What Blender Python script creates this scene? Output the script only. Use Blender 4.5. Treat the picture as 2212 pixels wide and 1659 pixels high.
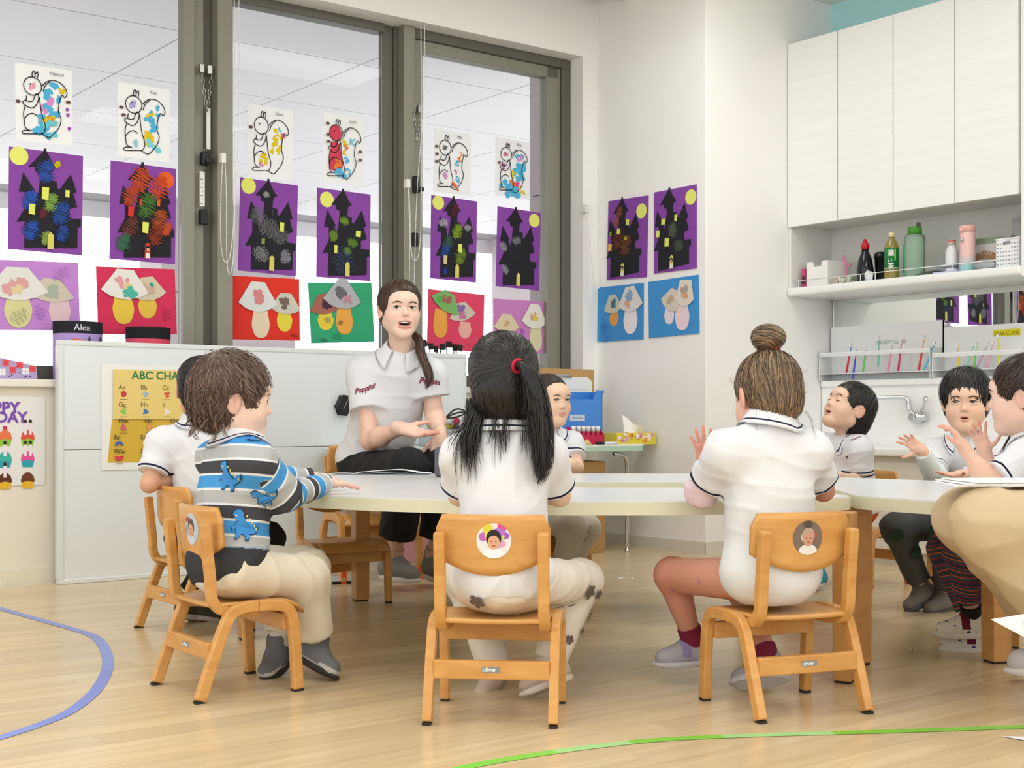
import bpy, bmesh, math, random
import numpy as np
from mathutils import Vector, Matrix

# ---------------------------------------------------------------- clear
for o in list(bpy.data.objects):
    bpy.data.objects.remove(o, do_unlink=True)
SC = bpy.context.scene
COL = SC.collection
rnd = random.Random(7)

# ---------------------------------------------------------------- camera (metres, X right, Y away, Z up)
F, CX, YH, CAMH = 2900.0, 1106.0, 905.0, 0.73
cam_d = bpy.data.cameras.new('camera')
cam_d.sensor_width = 36.0
cam_d.lens = 36.0 * F / 2212.0
cam_d.shift_y = (YH - 829.5) / 2212.0
cam_d.clip_start = 0.05
cam = bpy.data.objects.new('camera', cam_d)
cam.location = (0, 0, CAMH)
cam.rotation_euler = (math.pi / 2, 0, 0)
COL.objects.link(cam)
SC.camera = cam
cam_d.dof.use_dof = False

# ---------------------------------------------------------------- world (bright overcast day) and exposure
W = bpy.data.worlds.new('sky'); SC.world = W; W.use_nodes = True
bg = W.node_tree.nodes['Background']
bg.inputs['Color'].default_value = (0.95, 0.98, 1.0, 1); bg.inputs['Strength'].default_value = 2.6
SC.view_settings.view_transform = 'Standard'
SC.view_settings.look = 'None'
SC.view_settings.gamma = 1.0
SC.view_settings.use_curve_mapping = False
SC.view_settings.exposure = -0.12
CEIL_W = 15.0       # watts of each ceiling light panel

# ---------------------------------------------------------------- room frame: u along the window wall, v towards it
TH = math.atan2(.6073, .7946)
D1 = (math.cos(TH), math.sin(TH)); D2 = (-math.sin(TH), math.cos(TH))
def uv(u, v, z=0.0):
    return Vector((u * D1[0] + v * D2[0], u * D1[1] + v * D2[1], z))
def at(x, y, Y):
    """a photo pixel at a known distance"""
    return np.array(((x - CX) * Y / F, Y, CAMH + (YH - y) * Y / F))
def on_v(x, y, V):
    r = (x - CX) / F; Y = V / (D2[1] + D2[0] * r)
    return (r * D1[0] + D1[1]) * Y, CAMH + (YH - y) * Y / F
def on_u(x, y, U):
    r = (x - CX) / F; Y = U / (D1[1] + D1[0] * r)
    return (r * D2[0] + D2[1]) * Y, CAMH + (YH - y) * Y / F
def on_floor(x, y, z=0.0):
    Y = F * (CAMH - z) / (y - YH)
    return Vector(((x - CX) * Y / F, Y, z))

# ---------------------------------------------------------------- materials
def lin(h):
    if isinstance(h, str):
        h = h.lstrip('#'); c = [int(h[i:i + 2], 16) / 255 for i in (0, 2, 4)]
    else:
        c = list(h)
    return tuple(((x + .055) / 1.055) ** 2.4 if x > .04045 else x / 12.92 for x in c) + (1.0,)
MATS = {}
def M(name, col='#ffffff', rough=.6, metal=0.0, spec=.4, emis=None, estr=1.0, var=0.0, vscale=6.0, bump=0.0, bscale=60.0, alpha=1.0, trans=0.0, stretch=None, sheen=0.0, sss=0.0):
    if name in MATS: return MATS[name]
    m = bpy.data.materials.new(name); m.use_nodes = True
    nt = m.node_tree; b = nt.nodes['Principled BSDF']
    b.inputs['Base Color'].default_value = lin(col)
    b.inputs['Roughness'].default_value = rough; b.inputs['Metallic'].default_value = metal
    b.inputs['Specular IOR Level'].default_value = spec
    if emis: b.inputs['Emission Color'].default_value = lin(emis); b.inputs['Emission Strength'].default_value = estr
    if trans: b.inputs['Transmission Weight'].default_value = trans
    if alpha < 1: b.inputs['Alpha'].default_value = alpha
    if sheen: b.inputs['Sheen Weight'].default_value = sheen
    if sss:
        b.inputs['Subsurface Weight'].default_value = sss; b.inputs['Subsurface Radius'].default_value = (.012, .005, .003)
        b.inputs['Subsurface Scale'].default_value = 1.0
    tc = None
    if var or bump:
        tc = nt.nodes.new('ShaderNodeTexCoord'); mp = nt.nodes.new('ShaderNodeMapping')
        nt.links.new(tc.outputs['Object'], mp.inputs['Vector'])
        if stretch: mp.inputs['Scale'].default_value = stretch
    if var:
        n = nt.nodes.new('ShaderNodeTexNoise'); n.inputs['Scale'].default_value = vscale; n.inputs['Detail'].default_value = 5
        nt.links.new(mp.outputs['Vector'], n.inputs['Vector'])
        r = nt.nodes.new('ShaderNodeMapRange'); r.inputs['From Min'].default_value = .3; r.inputs['From Max'].default_value = .7
        r.inputs['To Min'].default_value = 1 - var; r.inputs['To Max'].default_value = 1 + var
        nt.links.new(n.outputs['Fac'], r.inputs['Value'])
        h = nt.nodes.new('ShaderNodeHueSaturation'); h.inputs['Color'].default_value = lin(col)
        nt.links.new(r.outputs['Result'], h.inputs['Value']); nt.links.new(h.outputs['Color'], b.inputs['Base Color'])
    if bump:
        n2 = nt.nodes.new('ShaderNodeTexNoise'); n2.inputs['Scale'].default_value = bscale; n2.inputs['Detail'].default_value = 3
        nt.links.new(mp.outputs['Vector'], n2.inputs['Vector'])
        bp = nt.nodes.new('ShaderNodeBump'); bp.inputs['Strength'].default_value = bump; bp.inputs['Distance'].default_value = .004
        nt.links.new(n2.outputs['Fac'], bp.inputs['Height']); nt.links.new(bp.outputs['Normal'], b.inputs['Normal'])
    MATS[name] = m
    return m
def paper(col): return M('paper_' + col, col, .75, spec=.2)
def wood(name, c1, c2, rough=.35, scale=(3, 3, 40), rand=.06):
    if name in MATS: return MATS[name]
    m = bpy.data.materials.new(name); m.use_nodes = True; nt = m.node_tree; b = nt.nodes['Principled BSDF']
    tc = nt.nodes.new('ShaderNodeTexCoord'); mp = nt.nodes.new('ShaderNodeMapping'); mp.inputs['Scale'].default_value = scale
    oi = nt.nodes.new('ShaderNodeObjectInfo')
    ad = nt.nodes.new('ShaderNodeVectorMath'); ad.operation = 'ADD'
    sc = nt.nodes.new('ShaderNodeVectorMath'); sc.operation = 'SCALE'; sc.inputs['Scale'].default_value = 17.0
    cb = nt.nodes.new('ShaderNodeCombineXYZ')
    for k in 'XYZ': nt.links.new(oi.outputs['Random'], cb.inputs[k])
    nt.links.new(cb.outputs[0], sc.inputs[0]); nt.links.new(tc.outputs['Object'], ad.inputs[0]); nt.links.new(sc.outputs[0], ad.inputs[1])
    nt.links.new(ad.outputs[0], mp.inputs['Vector'])
    n = nt.nodes.new('ShaderNodeTexNoise'); n.inputs['Scale'].default_value = 2.0; n.inputs['Detail'].default_value = 6; n.inputs['Distortion'].default_value = .6
    nt.links.new(mp.outputs[0], n.inputs['Vector'])
    r = nt.nodes.new('ShaderNodeValToRGB'); r.color_ramp.elements[0].position = .3; r.color_ramp.elements[1].position = .72
    r.color_ramp.elements[0].color = lin(c1); r.color_ramp.elements[1].color = lin(c2)
    nt.links.new(n.outputs['Fac'], r.inputs['Fac'])
    h = nt.nodes.new('ShaderNodeHueSaturation'); mr = nt.nodes.new('ShaderNodeMapRange')
    mr.inputs['To Min'].default_value = 1 - rand; mr.inputs['To Max'].default_value = 1 + rand
    nt.links.new(oi.outputs['Random'], mr.inputs['Value']); nt.links.new(mr.outputs[0], h.inputs['Value'])
    nt.links.new(r.outputs['Color'], h.inputs['Color']); nt.links.new(h.outputs['Color'], b.inputs['Base Color'])
    b.inputs['Roughness'].default_value = rough; b.inputs['Specular IOR Level'].default_value = .5
    MATS[name] = m
    return m
def thin_glass(name, tint='#ffffff', refl=.06, rough=0.0, body=0.0):
    if name in MATS: return MATS[name]
    m = bpy.data.materials.new(name); m.use_nodes = True; nt = m.node_tree
    for n in list(nt.nodes): nt.nodes.remove(n)
    out = nt.nodes.new('ShaderNodeOutputMaterial'); t = nt.nodes.new('ShaderNodeBsdfTransparent'); g = nt.nodes.new('ShaderNodeBsdfGlossy')
    t.inputs['Color'].default_value = lin(tint); g.inputs['Roughness'].default_value = rough
    fr = nt.nodes.new('ShaderNodeFresnel'); fr.inputs['IOR'].default_value = 1.18
    mx = nt.nodes.new('ShaderNodeMixShader'); nt.links.new(fr.outputs[0], mx.inputs['Fac'])
    last = t
    if body:
        d = nt.nodes.new('ShaderNodeBsdfDiffuse'); d.inputs['Color'].default_value = lin(tint)
        m2 = nt.nodes.new('ShaderNodeMixShader'); m2.inputs['Fac'].default_value = body
        nt.links.new(t.outputs[0], m2.inputs[1]); nt.links.new(d.outputs[0], m2.inputs[2]); last = m2
    nt.links.new(last.outputs[0], mx.inputs[1]); nt.links.new(g.outputs[0], mx.inputs[2])
    nt.links.new(mx.outputs[0], out.inputs['Surface'])
    MATS[name] = m
    return m

# ---------------------------------------------------------------- objects
def tag(o, label=None, cat=None, group=None, kind=None):
    if label: o['label'] = label
    if cat: o['category'] = cat
    if group: o['group'] = group
    if kind: o['kind'] = kind
    return o
def empty(name, loc=(0, 0, 0), rz=0.0, label=None, cat=None, group=None, kind=None):
    o = bpy.data.objects.new(name, None); o.empty_display_size = .05
    o.location = loc; o.rotation_euler = (0, 0, rz); COL.objects.link(o)
    return tag(o, label, cat, group, kind)
def link(name, me, parent=None, loc=(0, 0, 0), rz=0.0):
    o = bpy.data.objects.new(name, me); o.location = loc; o.rotation_euler = (0, 0, rz)
    COL.objects.link(o)
    if parent: o.parent = parent
    return o
def copy_tree(o, parent=None):
    c = o.copy(); COL.objects.link(c); c.parent = parent
    for ch in list(o.children): copy_tree(ch, c)
    return c
class MB:
    def __init__(s): s.v = []; s.f = []; s.m = []; s.smooth = []
    def add(s, vs, fs, mi=0, sm=False):
        b = len(s.v); s.v += [tuple(map(float, p)) for p in vs]
        for f in fs: s.f.append(tuple(b + i for i in f)); s.m.append(mi); s.smooth.append(sm)
        return s
    def box(s, a, b, mi=0):
        x0, y0, z0 = a; x1, y1, z1 = b
        return s.add([(x0, y0, z0), (x1, y0, z0), (x1, y1, z0), (x0, y1, z0), (x0, y0, z1), (x1, y0, z1), (x1, y1, z1), (x0, y1, z1)],
                     [(0, 3, 2, 1), (4, 5, 6, 7), (0, 1, 5, 4), (1, 2, 6, 5), (2, 3, 7, 6), (3, 0, 4, 7)], mi)
    def prism(s, poly, z0, z1, mi=0, axis='z', mi_side=None):
        """polygon (counter clockwise) extruded; axis y: poly in (x,z), extruded from y=z0 to y=z1"""
        n = len(poly)
        if axis == 'z': vs = [(x, y, z0) for x, y in poly] + [(x, y, z1) for x, y in poly]
        elif axis == 'y': vs = [(x, z0, y) for x, y in poly] + [(x, z1, y) for x, y in poly]
        else: vs = [(z0, x, y) for x, y in poly] + [(z1, x, y) for x, y in poly]
        b = len(s.v); s.v += vs
        tris = tess(poly)
        for t in tris:
            for off, fl in ((0, 1), (n, 0)):
                f = tuple(b + off + i for i in t)
                s.f.append(f[::-1] if fl else f); s.m.append(mi); s.smooth.append(False)
        for i in range(n):
            j = (i + 1) % n
            s.f.append((b + i, b + j, b + n + j, b + n + i)); s.m.append(mi if mi_side is None else mi_side); s.smooth.append(False)
        return s
    def tube(s, pts, r, n=8, mi=0, close=False, caps=True):
        P = [Vector(p) for p in pts]; N = len(P); rr = r if hasattr(r, '__len__') else [r] * N
        b = len(s.v); up = None
        for i in range(N):
            t = (P[(i + 1) % N] - P[i - 1]) if close else (P[min(i + 1, N - 1)] - P[max(i - 1, 0)])
            if t.length < 1e-9: t = Vector((0, 0, 1))
            t.normalize()
            if up is None:
                up = Vector((0, 0, 1)) if abs(t.z) < .9 else Vector((1, 0, 0))
            e = up - t * up.dot(t)
            if e.length < 1e-6: e = t.orthogonal()
            e.normalize(); up = e; w = t.cross(e)
            for k in range(n):
                a = 2 * math.pi * k / n
                s.v.append(tuple(P[i] + (e * math.cos(a) + w * math.sin(a)) * rr[i]))
        for i in range(N if close else N - 1):
            for k in range(n):
                k2 = (k + 1) % n; i2 = (i + 1) % N
                s.f.append((b + i * n + k, b + i * n + k2, b + i2 * n + k2, b + i2 * n + k)); s.m.append(mi); s.smooth.append(True)
        if caps and not close:
            s.f.append(tuple(b + k for k in range(n))[::-1]); s.m.append(mi); s.smooth.append(False)
            s.f.append(tuple(b + (N - 1) * n + k for k in range(n))); s.m.append(mi); s.smooth.append(False)
        return s
    def lathe(s, prof, n=24, mi=0, c=(0, 0, 0), sq=1.0):
        b = len(s.v); N = len(prof)
        for r, z in prof:
            for k in range(n):
                a = 2 * math.pi * k / n
                s.v.append((c[0] + r * math.cos(a), c[1] + r * math.sin(a) * sq, c[2] + z))
        for i in range(N - 1):
            for k in range(n):
                k2 = (k + 1) % n
                s.f.append((b + i * n + k, b + i * n + k2, b + (i + 1) * n + k2, b + (i + 1) * n + k)); s.m.append(mi); s.smooth.append(True)
        s.f.append(tuple(b + k for k in range(n))[::-1]); s.m.append(mi); s.smooth.append(False)
        s.f.append(tuple(b + (N - 1) * n + k for k in range(n))); s.m.append(mi); s.smooth.append(False)
        return s
    def sphere(s, c, r, n=12, mi=0):
        rr = r if hasattr(r, '__len__') else (r, r, r); b = len(s.v); m = max(4, n // 2)
        for i in range(m + 1):
            p = math.pi * i / m
            for k in range(n):
                a = 2 * math.pi * k / n
                s.v.append((c[0] + rr[0] * math.sin(p) * math.cos(a), c[1] + rr[1] * math.sin(p) * math.sin(a), c[2] - rr[2] * math.cos(p)))
        for i in range(m):
            for k in range(n):
                k2 = (k + 1) % n
                s.f.append((b + i * n + k, b + i * n + k2, b + (i + 1) * n + k2, b + (i + 1) * n + k)); s.m.append(mi); s.smooth.append(True)
        return s
    def mesh(s, name, mats):
        me = bpy.data.meshes.new(name); me.from_pydata(s.v, [], s.f)
        for mm in (mats if isinstance(mats, (list, tuple)) else [mats]): me.materials.append(mm)
        me.polygons.foreach_set('material_index', s.m); me.polygons.foreach_set('use_smooth', s.smooth)
        me.update(); return me
    def build(s, name, mats, parent=None, loc=(0, 0, 0), rz=0.0, bevel=0.0, seg=2):
        o = link(name, s.mesh(name, mats), parent, loc, rz)
        if bevel:
            b = o.modifiers.new('bevel', 'BEVEL'); b.width = bevel; b.segments = seg; b.limit_method = 'ANGLE'; b.angle_limit = .6
        return o
def tess(poly):
    from mathutils.geometry import tessellate_polygon
    t = tessellate_polygon([[Vector((p[0], p[1], 0)) for p in poly]])
    area = sum(poly[i][0] * poly[(i + 1) % len(poly)][1] - poly[(i + 1) % len(poly)][0] * poly[i][1] for i in range(len(poly)))
    out = []
    for a, b, c in t:
        ar = (poly[b][0] - poly[a][0]) * (poly[c][1] - poly[a][1]) - (poly[c][0] - poly[a][0]) * (poly[b][1] - poly[a][1])
        out.append((a, b, c) if ar > 0 else (c, b, a))
    return out
def spline(pts, n=6, close=False):
    P = [np.array(p, float) for p in pts]; N = len(P); out = []
    for i in range(N if close else N - 1):
        p0 = P[i - 1] if (i > 0 or close) else 2 * P[0] - P[1]
        p1 = P[i]; p2 = P[(i + 1) % N]; p3 = P[(i + 2) % N] if (i + 2 < N or close) else 2 * P[-1] - P[-2]
        for k in range(n):
            t = k / n
            out.append(.5 * ((2 * p1) + (-p0 + p2) * t + (2 * p0 - 5 * p1 + 4 * p2 - p3) * t * t + (-p0 + 3 * p1 - 3 * p2 + p3) * t ** 3))
    if not close: out.append(P[-1])
    return out
def strip2d(mb, pts, w, y, mi=0, close=False):
    """flat ribbon in the (x,z) plane at depth y facing -y"""
    P = [np.array(p, float)[:2] for p in pts]; N = len(P); ww = w if hasattr(w, '__len__') else [w] * N
    vs = []
    for i in range(N):
        t = (P[(i + 1) % N] - P[i - 1]) if close else (P[min(i + 1, N - 1)] - P[max(0, i - 1)])
        L = np.hypot(*t) or 1.0; nrm = np.array((-t[1], t[0])) / L * ww[i] / 2
        a = P[i] + nrm; b = P[i] - nrm
        vs += [(a[0], y, a[1]), (b[0], y, b[1])]
    fs = []
    for i in range(N if close else N - 1):
        j = (i + 1) % N
        fs.append((2 * i, 2 * i + 1, 2 * j + 1, 2 * j))
    mb.add(vs, fs, mi)
def blob(c, r, n=14, jag=.25, rng=rnd, sx=1.0):
    out = []; ph = [rng.uniform(0, 6.28) for _ in range(3)]
    for k in range(n):
        a = 2 * math.pi * k / n
        q = r * (1 + jag * (.6 * math.sin(3 * a + ph[0]) + .5 * math.sin(5 * a + ph[1]) + .4 * rng.uniform(-1, 1)))
        out.append((c[0] + q * math.cos(a) * sx, c[1] + q * math.sin(a)))
    return out
def disc(c, r, n=24, sx=1.0):
    return [(c[0] + r * sx * math.cos(2 * math.pi * k / n), c[1] + r * math.sin(2 * math.pi * k / n)) for k in range(n)]
def flat(mb, poly, y, mi=0, t=.0004):
    mb.prism(poly, y, y - t, mi, axis='y') if False else mb.prism(poly, y - t, y, mi, axis='y')
FONTS = {}
def text_mesh(txt, size, mat, name='lettering', bold=0.0, depth=.0003, shear=0.0, align='LEFT', spacing=1.0):
    """flat lettering lying in (x,z), facing -y"""
    c = bpy.data.curves.new(name, 'FONT'); c.body = txt; c.size = size; c.extrude = depth; c.offset = bold * size; c.shear = shear
    c.align_x = align; c.space_character = spacing; c.resolution_u = 3
    o = bpy.data.objects.new('tmp', c); COL.objects.link(o)
    dg = bpy.context.evaluated_depsgraph_get(); dg.update()
    me = bpy.data.meshes.new_from_object(o.evaluated_get(dg)); me.name = name
    bpy.data.objects.remove(o, do_unlink=True); bpy.data.curves.remove(c)
    me.transform(Matrix.Rotation(math.pi / 2, 4, 'X'))
    me.materials.clear(); me.materials.append(mat)
    return me
def lettering(txt, size, mat, parent, x, y, z, name='lettering', **kw):
    o = link(name, text_mesh(txt, size, mat, name, **kw), parent, (x, y, z))
    return o
# ================================================================ the room
ANC = {}
def rempty(name, a, label=None, cat=None, group=None, kind=None):
    o = empty(name, uv(*a), TH, label, cat, group, kind); ANC[o.name] = np.array(a, float); return o
def room(mb, name, mats, parent=None, a=None, bevel=0.0, seg=2):
    """link a mesh given in absolute (u, v, z)"""
    if parent is not None: off = ANC.get(parent.name, np.zeros(3))
    else: off = np.array(a if a is not None else (0, 0, 0), float)
    mb.v = [(p[0] - off[0], p[1] - off[1], p[2] - off[2]) for p in mb.v]
    if parent is not None: return mb.build(name, mats, parent, bevel=bevel, seg=seg)
    o = mb.build(name, mats, None, uv(*off), TH, bevel=bevel, seg=seg); ANC[o.name] = off; return o
def S(o, label=None, cat=None): return tag(o, label, cat, kind='structure')

m_white = M('wall_white', '#f7f6f3', .7, var=.012, vscale=1.5)
m_cream = M('wall_cream', '#e9e3d5', .7, var=.015, vscale=1.5)
m_cab = M('cabinet_white', '#f2f3f1', .38, var=.02, vscale=3, stretch=(.6, .6, 14))
m_cabin = M('cabinet_inside', '#e9e9e4', .5)
m_cyan = M('wall_cyan', '#bff2f4', .65)
m_frame = M('bronze_lit', '#8d8c80', .45, metal=.15, var=.05, vscale=5, stretch=(1, 1, .2))  # facing members: bronze lightened in colour for the light they catch
m_framed = M('bronze_dark', '#64625a', .45, metal=.15)
m_glass = thin_glass('window_glass')
m_ceil = M('ceiling_white', '#f4f3ef', .8)

# floor -----------------------------------------------------------
m_plank = wood('floor_maple', '#cdb48c', '#dbc7a2', .24, (.9, 14, 1), .075)
m_gap = M('floor_joint', '#b3946a', .6)
mb = MB(); mb.box((-3, -3, -.05), (6.4, 6.0, -.004)); mb.box((-3, -3, -.004), (6.4, 1.18, 0)); mb.box((-3, 1.18, -.004), (.25, 5.95, 0))
floor = S(room(mb, 'floor', [m_plank]), 'light maple strip flooring of the classroom', 'floor')
PL, PW = 1.3, .098
pm = MB(); pm.box((.0004, .0004, -.0035), (PL - .0004, PW - .0004, 0)); plank_me = pm.mesh('plank', m_plank)
gap = room(MB().box((.25, 1.18, -.004), (6.26, 6.0, -.0034)), 'joint_base', m_gap, floor)
nrow = int((6.0 - 1.18) / PW)
for r in range(nrow):
    v0 = 1.18 + r * PW
    off = (r * .53) % PL
    u = .25 - off
    while u < 6.2:
        a, b = max(u, .25), min(u + PL, 6.26)
        # keep to the part of the floor the photo shows
        if b - a > .12 and not (v0 > 5.1 and a > 5.25):
            full = b - a > PL - .01
            if full: me = plank_me
            else:
                q = MB(); q.box((.0004, .0004, -.0035), (b - a - .0004, PW - .0004, 0)); me = q.mesh('plank', m_plank)
            o = link('plank', me, floor, (a, v0, 0.0))
        u += PL

# walls -----------------------------------------------------------
WZ0, WZ1, WU1 = .905, 2.854, 5.109
mb = MB()
mb.box((-3, 6.0, 0), (5.22, 6.3, WZ0)); w_lo = S(room(mb, 'wall_left', m_cream), 'cream wall below the window', 'wall')
mb = MB(); mb.box((-3, 6.0, WZ1), (5.22, 6.3, 3.45)); mb.box((WU1, 6.0, WZ0), (5.22, 6.3, WZ1))
room(mb, 'upper_wall', m_white, w_lo)
mb = MB(); mb.box((-3, 5.968, WZ0 - .035), (WU1, 6.12, WZ0)); S(room(mb, 'trim_1', M('sill', '#ece7dc', .5), bevel=.006), 'cream window sill board', 'window sill')
mb = MB(); mb.box((5.22, 5.11, 0), (6.4, 6.3, 3.45)); S(room(mb, 'wall_center', m_white, bevel=.004), 'white projecting wall between the window and the sink', 'wall')
mb = MB(); mb.box((6.26, -3, 0), (6.4, 5.11, 3.45)); w_r = S(room(mb, 'wall_right', m_white), 'white wall behind the sink', 'wall')
mb = MB(); mb.box((6.252, 2.2, 2.2), (6.26, 5.11, 3.15)); room(mb, 'painted_band', m_cyan, w_r)
mb = MB(); mb.box((-3, -3.1, 0), (6.4, -3, .8)); mb.box((-3, -3.1, 2.75), (6.4, -3, 3.45)); mb.box((5.4, -3.1, .8), (6.4, -3, 2.75)); mb.box((-3, -3.1, .8), (-2.6, -3, 2.75)); S(room(mb, 'wall_rear', m_white), 'white wall behind the camera with a wide opening added for daylight', 'wall')  # unseen wall; its wide opening is added to brighten the side walls
mb = MB(); mb.box((-3.1, -3, 0), (-3, 6.3, .8)); mb.box((-3.1, -3, 2.75), (-3, 6.3, 3.45)); mb.box((-3.1, 5.3, .8), (-3, 6.3, 2.75)); mb.box((-3.1, -3, .8), (-3, -2.6, 2.75)); S(room(mb, 'wall_near', m_white), 'white wall left of the camera with a wide opening added for daylight', 'wall')  # second added opening, out of view, for more sideways daylight
mb = MB(); mb.box((-3, -3, 3.15), (6.26, 5.78, 3.2)); mb.box((-3, 5.78, 3.4), (5.22, 6.0, 3.45)); mb.box((-3, 5.76, 3.15), (5.22, 5.78, 3.4))
S(room(mb, 'ceiling', m_ceil), 'white ceiling with a blind recess', 'ceiling')
mb = MB(); mb.box((5.212, 5.105, 0), (5.22, 6.0, .066)); mb.box((5.212, 5.102, 0), (5.54, 5.11, .066))
S(room(mb, 'baseboard_center', M('baseboard', '#dedad0', .5)), 'low off-white skirting board', 'skirting')
mb = MB(); mb.box((-3, 5.992, 0), (2.2, 6.0, .07)); S(room(mb, 'baseboard_left', M('baseboard_cream', '#e6e0d0', .5)), 'cream skirting board under the window wall', 'skirting')

# windows ---------------------------------------------------------
def win(n, label, members, pane, parent_a):
    w = rempty('window_%d' % n, parent_a, label, 'window', kind='structure')
    for (nm, a, b, mt) in members: room(MB().box(a, b), nm, mt, w, bevel=.003, seg=1)
    p = room(MB().box((pane[0], 6.166, pane[2]), (pane[1], 6.172, pane[3])), 'pane', m_glass, w)
    return w
VF = 6.115
win(1, 'wide left window pane with bronze frame', [
    ('head_rail', (-3, 6.14, 2.80), (2.75, 6.22, WZ1), m_framed), ('sill_rail', (-3, 6.13, WZ0), (2.75, 6.22, .972), m_framed),
    ('stile', (2.685, 6.135, WZ0), (2.745, 6.2, 2.854), m_frame), ('stile', (2.75, 6.155, WZ0), (2.80, 6.2, 2.854), m_frame),
    ('stile', (.28, 6.14, WZ0), (.40, 6.2, 2.854), m_frame)], (-3, 2.685, .972, 2.80), (2.7, VF, WZ0))
win(2, 'middle window pane with bronze frame', [
    ('mullion', (2.845, 6.09, WZ0), (2.925, 6.2, 2.86), m_frame), ('stile', (2.80, 6.165, WZ0), (2.845, 6.2, 2.854), m_framed),
    ('head_rail', (2.925, 6.14, 2.805), (3.835, 6.22, WZ1), m_framed), ('sill_rail', (2.925, 6.13, WZ0), (3.835, 6.22, .972), m_framed),
    ('stile', (3.83, 6.165, WZ0), (3.90, 6.2, 2.854), m_framed)], (2.925, 3.83, .972, 2.808), (3.3, VF, WZ0))
win(3, 'right window pane with bronze sash frame', [
    ('mullion', (3.925, 6.09, WZ0), (3.995, 6.2, 2.86), m_frame), ('stile', (3.90, 6.15, WZ0), (3.925, 6.2, 2.854), m_framed),
    ('stile', (3.995, 6.13, WZ0), (4.07, 6.2, 2.80), m_frame), ('top_rail', (4.07, 6.13, 2.735), (5.03, 6.2, 2.80), m_frame),
    ('stile', (4.945, 6.13, WZ0), (5.045, 6.2, 2.80), m_frame), ('head_rail', (3.995, 6.11, 2.80), (5.109, 6.22, WZ1), m_framed),
    ('jamb', (5.045, 6.11, WZ0), (5.109, 6.22, 2.80), m_framed), ('sill_rail', (4.07, 6.13, WZ0), (5.0, 6.22, .972), m_framed)],
    (4.07, 4.945, .972, 2.735), (4.5, VF, WZ0))

# outside porch -----------------------------------------------------
m_soff = M('soffit_panel', '#e6e4e6', .7, var=.015, vscale=2)
porch = rempty('porch_ceiling', (5, 10, 3.1), 'white panelled porch ceiling outside the window', 'porch ceiling', kind='structure')
m_soffj = M('soffit_joint', '#8f8c90', .8)
room(MB().box((-4, 6.3, 3.125), (14, 14.6, 3.2)), 'joint_base', m_soffj, porch)
SP = 1.222
sm = MB(); sm.box((.006, .006, 0), (SP - .006, SP - .006, .025)); soff_me = sm.mesh('panel', m_soff)
for i in range(-4, 8):
    for j in range(-1, 6):
        u0 = 3.43 + i * SP; v0 = 7.75 + j * SP
        if v0 + SP > 14.7: continue
        o = link('panel', soff_me, porch, (u0 - 5, v0 - 10, .0))
room(MB().box((-4, 14.5, 2.95), (14, 14.62, 3.2)), 'edge_beam', m_soff, porch)
m_gran = M('granite', '#b9adaf', .6, var=.16, vscale=90)
def granite(name, a, b, joints, label):
    g = rempty(name, ((a[0] + b[0]) / 2, (a[1] + b[1]) / 2, a[2]), label, 'pillar', kind='structure')
    zs = [a[2]] + joints + [b[2]]
    for z0, z1 in zip(zs[:-1], zs[1:]):
        room(MB().box((a[0], a[1], z0 + .003), (b[0], b[1], z1 - .003)), 'stone', m_gran, g)
granite('granite_pier', (5.2, 6.3, 0), (6.2, 6.62, 3.12), [.72, 1.42, 2.12], 'speckled granite pier just outside the right window')
granite('granite_column', (5.75, 13.7, 0), (7.35, 14.3, 3.12), [1.0, 2.1], 'broad granite column at the far porch edge')
granite('granite_column', (10.6, 13.7, 0), (12.0, 14.3, 3.12), [1.0, 2.1], 'granite column at the far right porch edge')
S(room(MB().box((-6, 6.3, -.3), (16, 40, -.05)), 'terrace', M('terrace_stone', '#f6f6f4', .8, var=.05, vscale=3)), 'pale stone terrace outside', 'terrace')
# pale hedge beyond the terrace
hb = MB(); hr = random.Random(3)
for k in range(1500):
    u0 = hr.uniform(0, 9); v0 = hr.uniform(19.5, 20.6); z0 = hr.uniform(-.05, 1.5); s_ = hr.uniform(.05, .11)
    a1 = hr.uniform(0, 6.28); e = Vector((math.cos(a1), math.sin(a1), hr.uniform(-.6, .6))) * s_; g = Vector((-math.sin(a1), math.cos(a1), hr.uniform(-.5, .5))) * s_ * .5
    c = Vector((u0, v0, z0)); hb.add([c - e, c - g, c + e, c + g], [(0, 1, 2, 3)])
hedge = room(hb, 'hedge', M('hedge_leaf', '#9cc49a', .6), None, (4, 20, -.05)); tag(hedge, 'pale green leafy hedge far outside the left window', 'hedge', kind='stuff')

# ceiling lights (out of the frame, above the class) ---------------------
m_lamp = M('lamp_diffuser', '#ffffff', .5, emis='#fffaf0', estr=4.0); m_lampf = M('lamp_housing', '#f0f0f0', .4)
li = 0
for (lu, lv) in ((4.3, 4.35), (4.3, 2.1), (1.6, 4.35), (1.6, 2.1), (-1.0, 4.35), (-1.0, 1.6), (4.3, -.4), (1.6, -.4)):
    L = rempty('ceiling_light', (lu, lv, 3.15), None, 'ceiling light', 'ceiling light panels', 'structure')
    L['label'] = 'white rectangular ceiling light panel above the class'
    room(MB().box((lu - .62, lv - .17, 3.11), (lu + .62, lv + .17, 3.15)), 'housing', m_lampf, L)
    room(MB().box((lu - .6, lv - .15, 3.105), (lu + .6, lv + .15, 3.112)), 'diffuser', m_lamp, L)
    ld = bpy.data.lights.new('lamp', 'AREA'); ld.shape = 'RECTANGLE'; ld.size = 1.2; ld.size_y = .6; ld.energy = CEIL_W; ld.color = (.93, .975, 1.0)
    lo = bpy.data.objects.new('lamp', ld); COL.objects.link(lo); lo.parent = L; lo.location = (0, 0, -.06)
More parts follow.
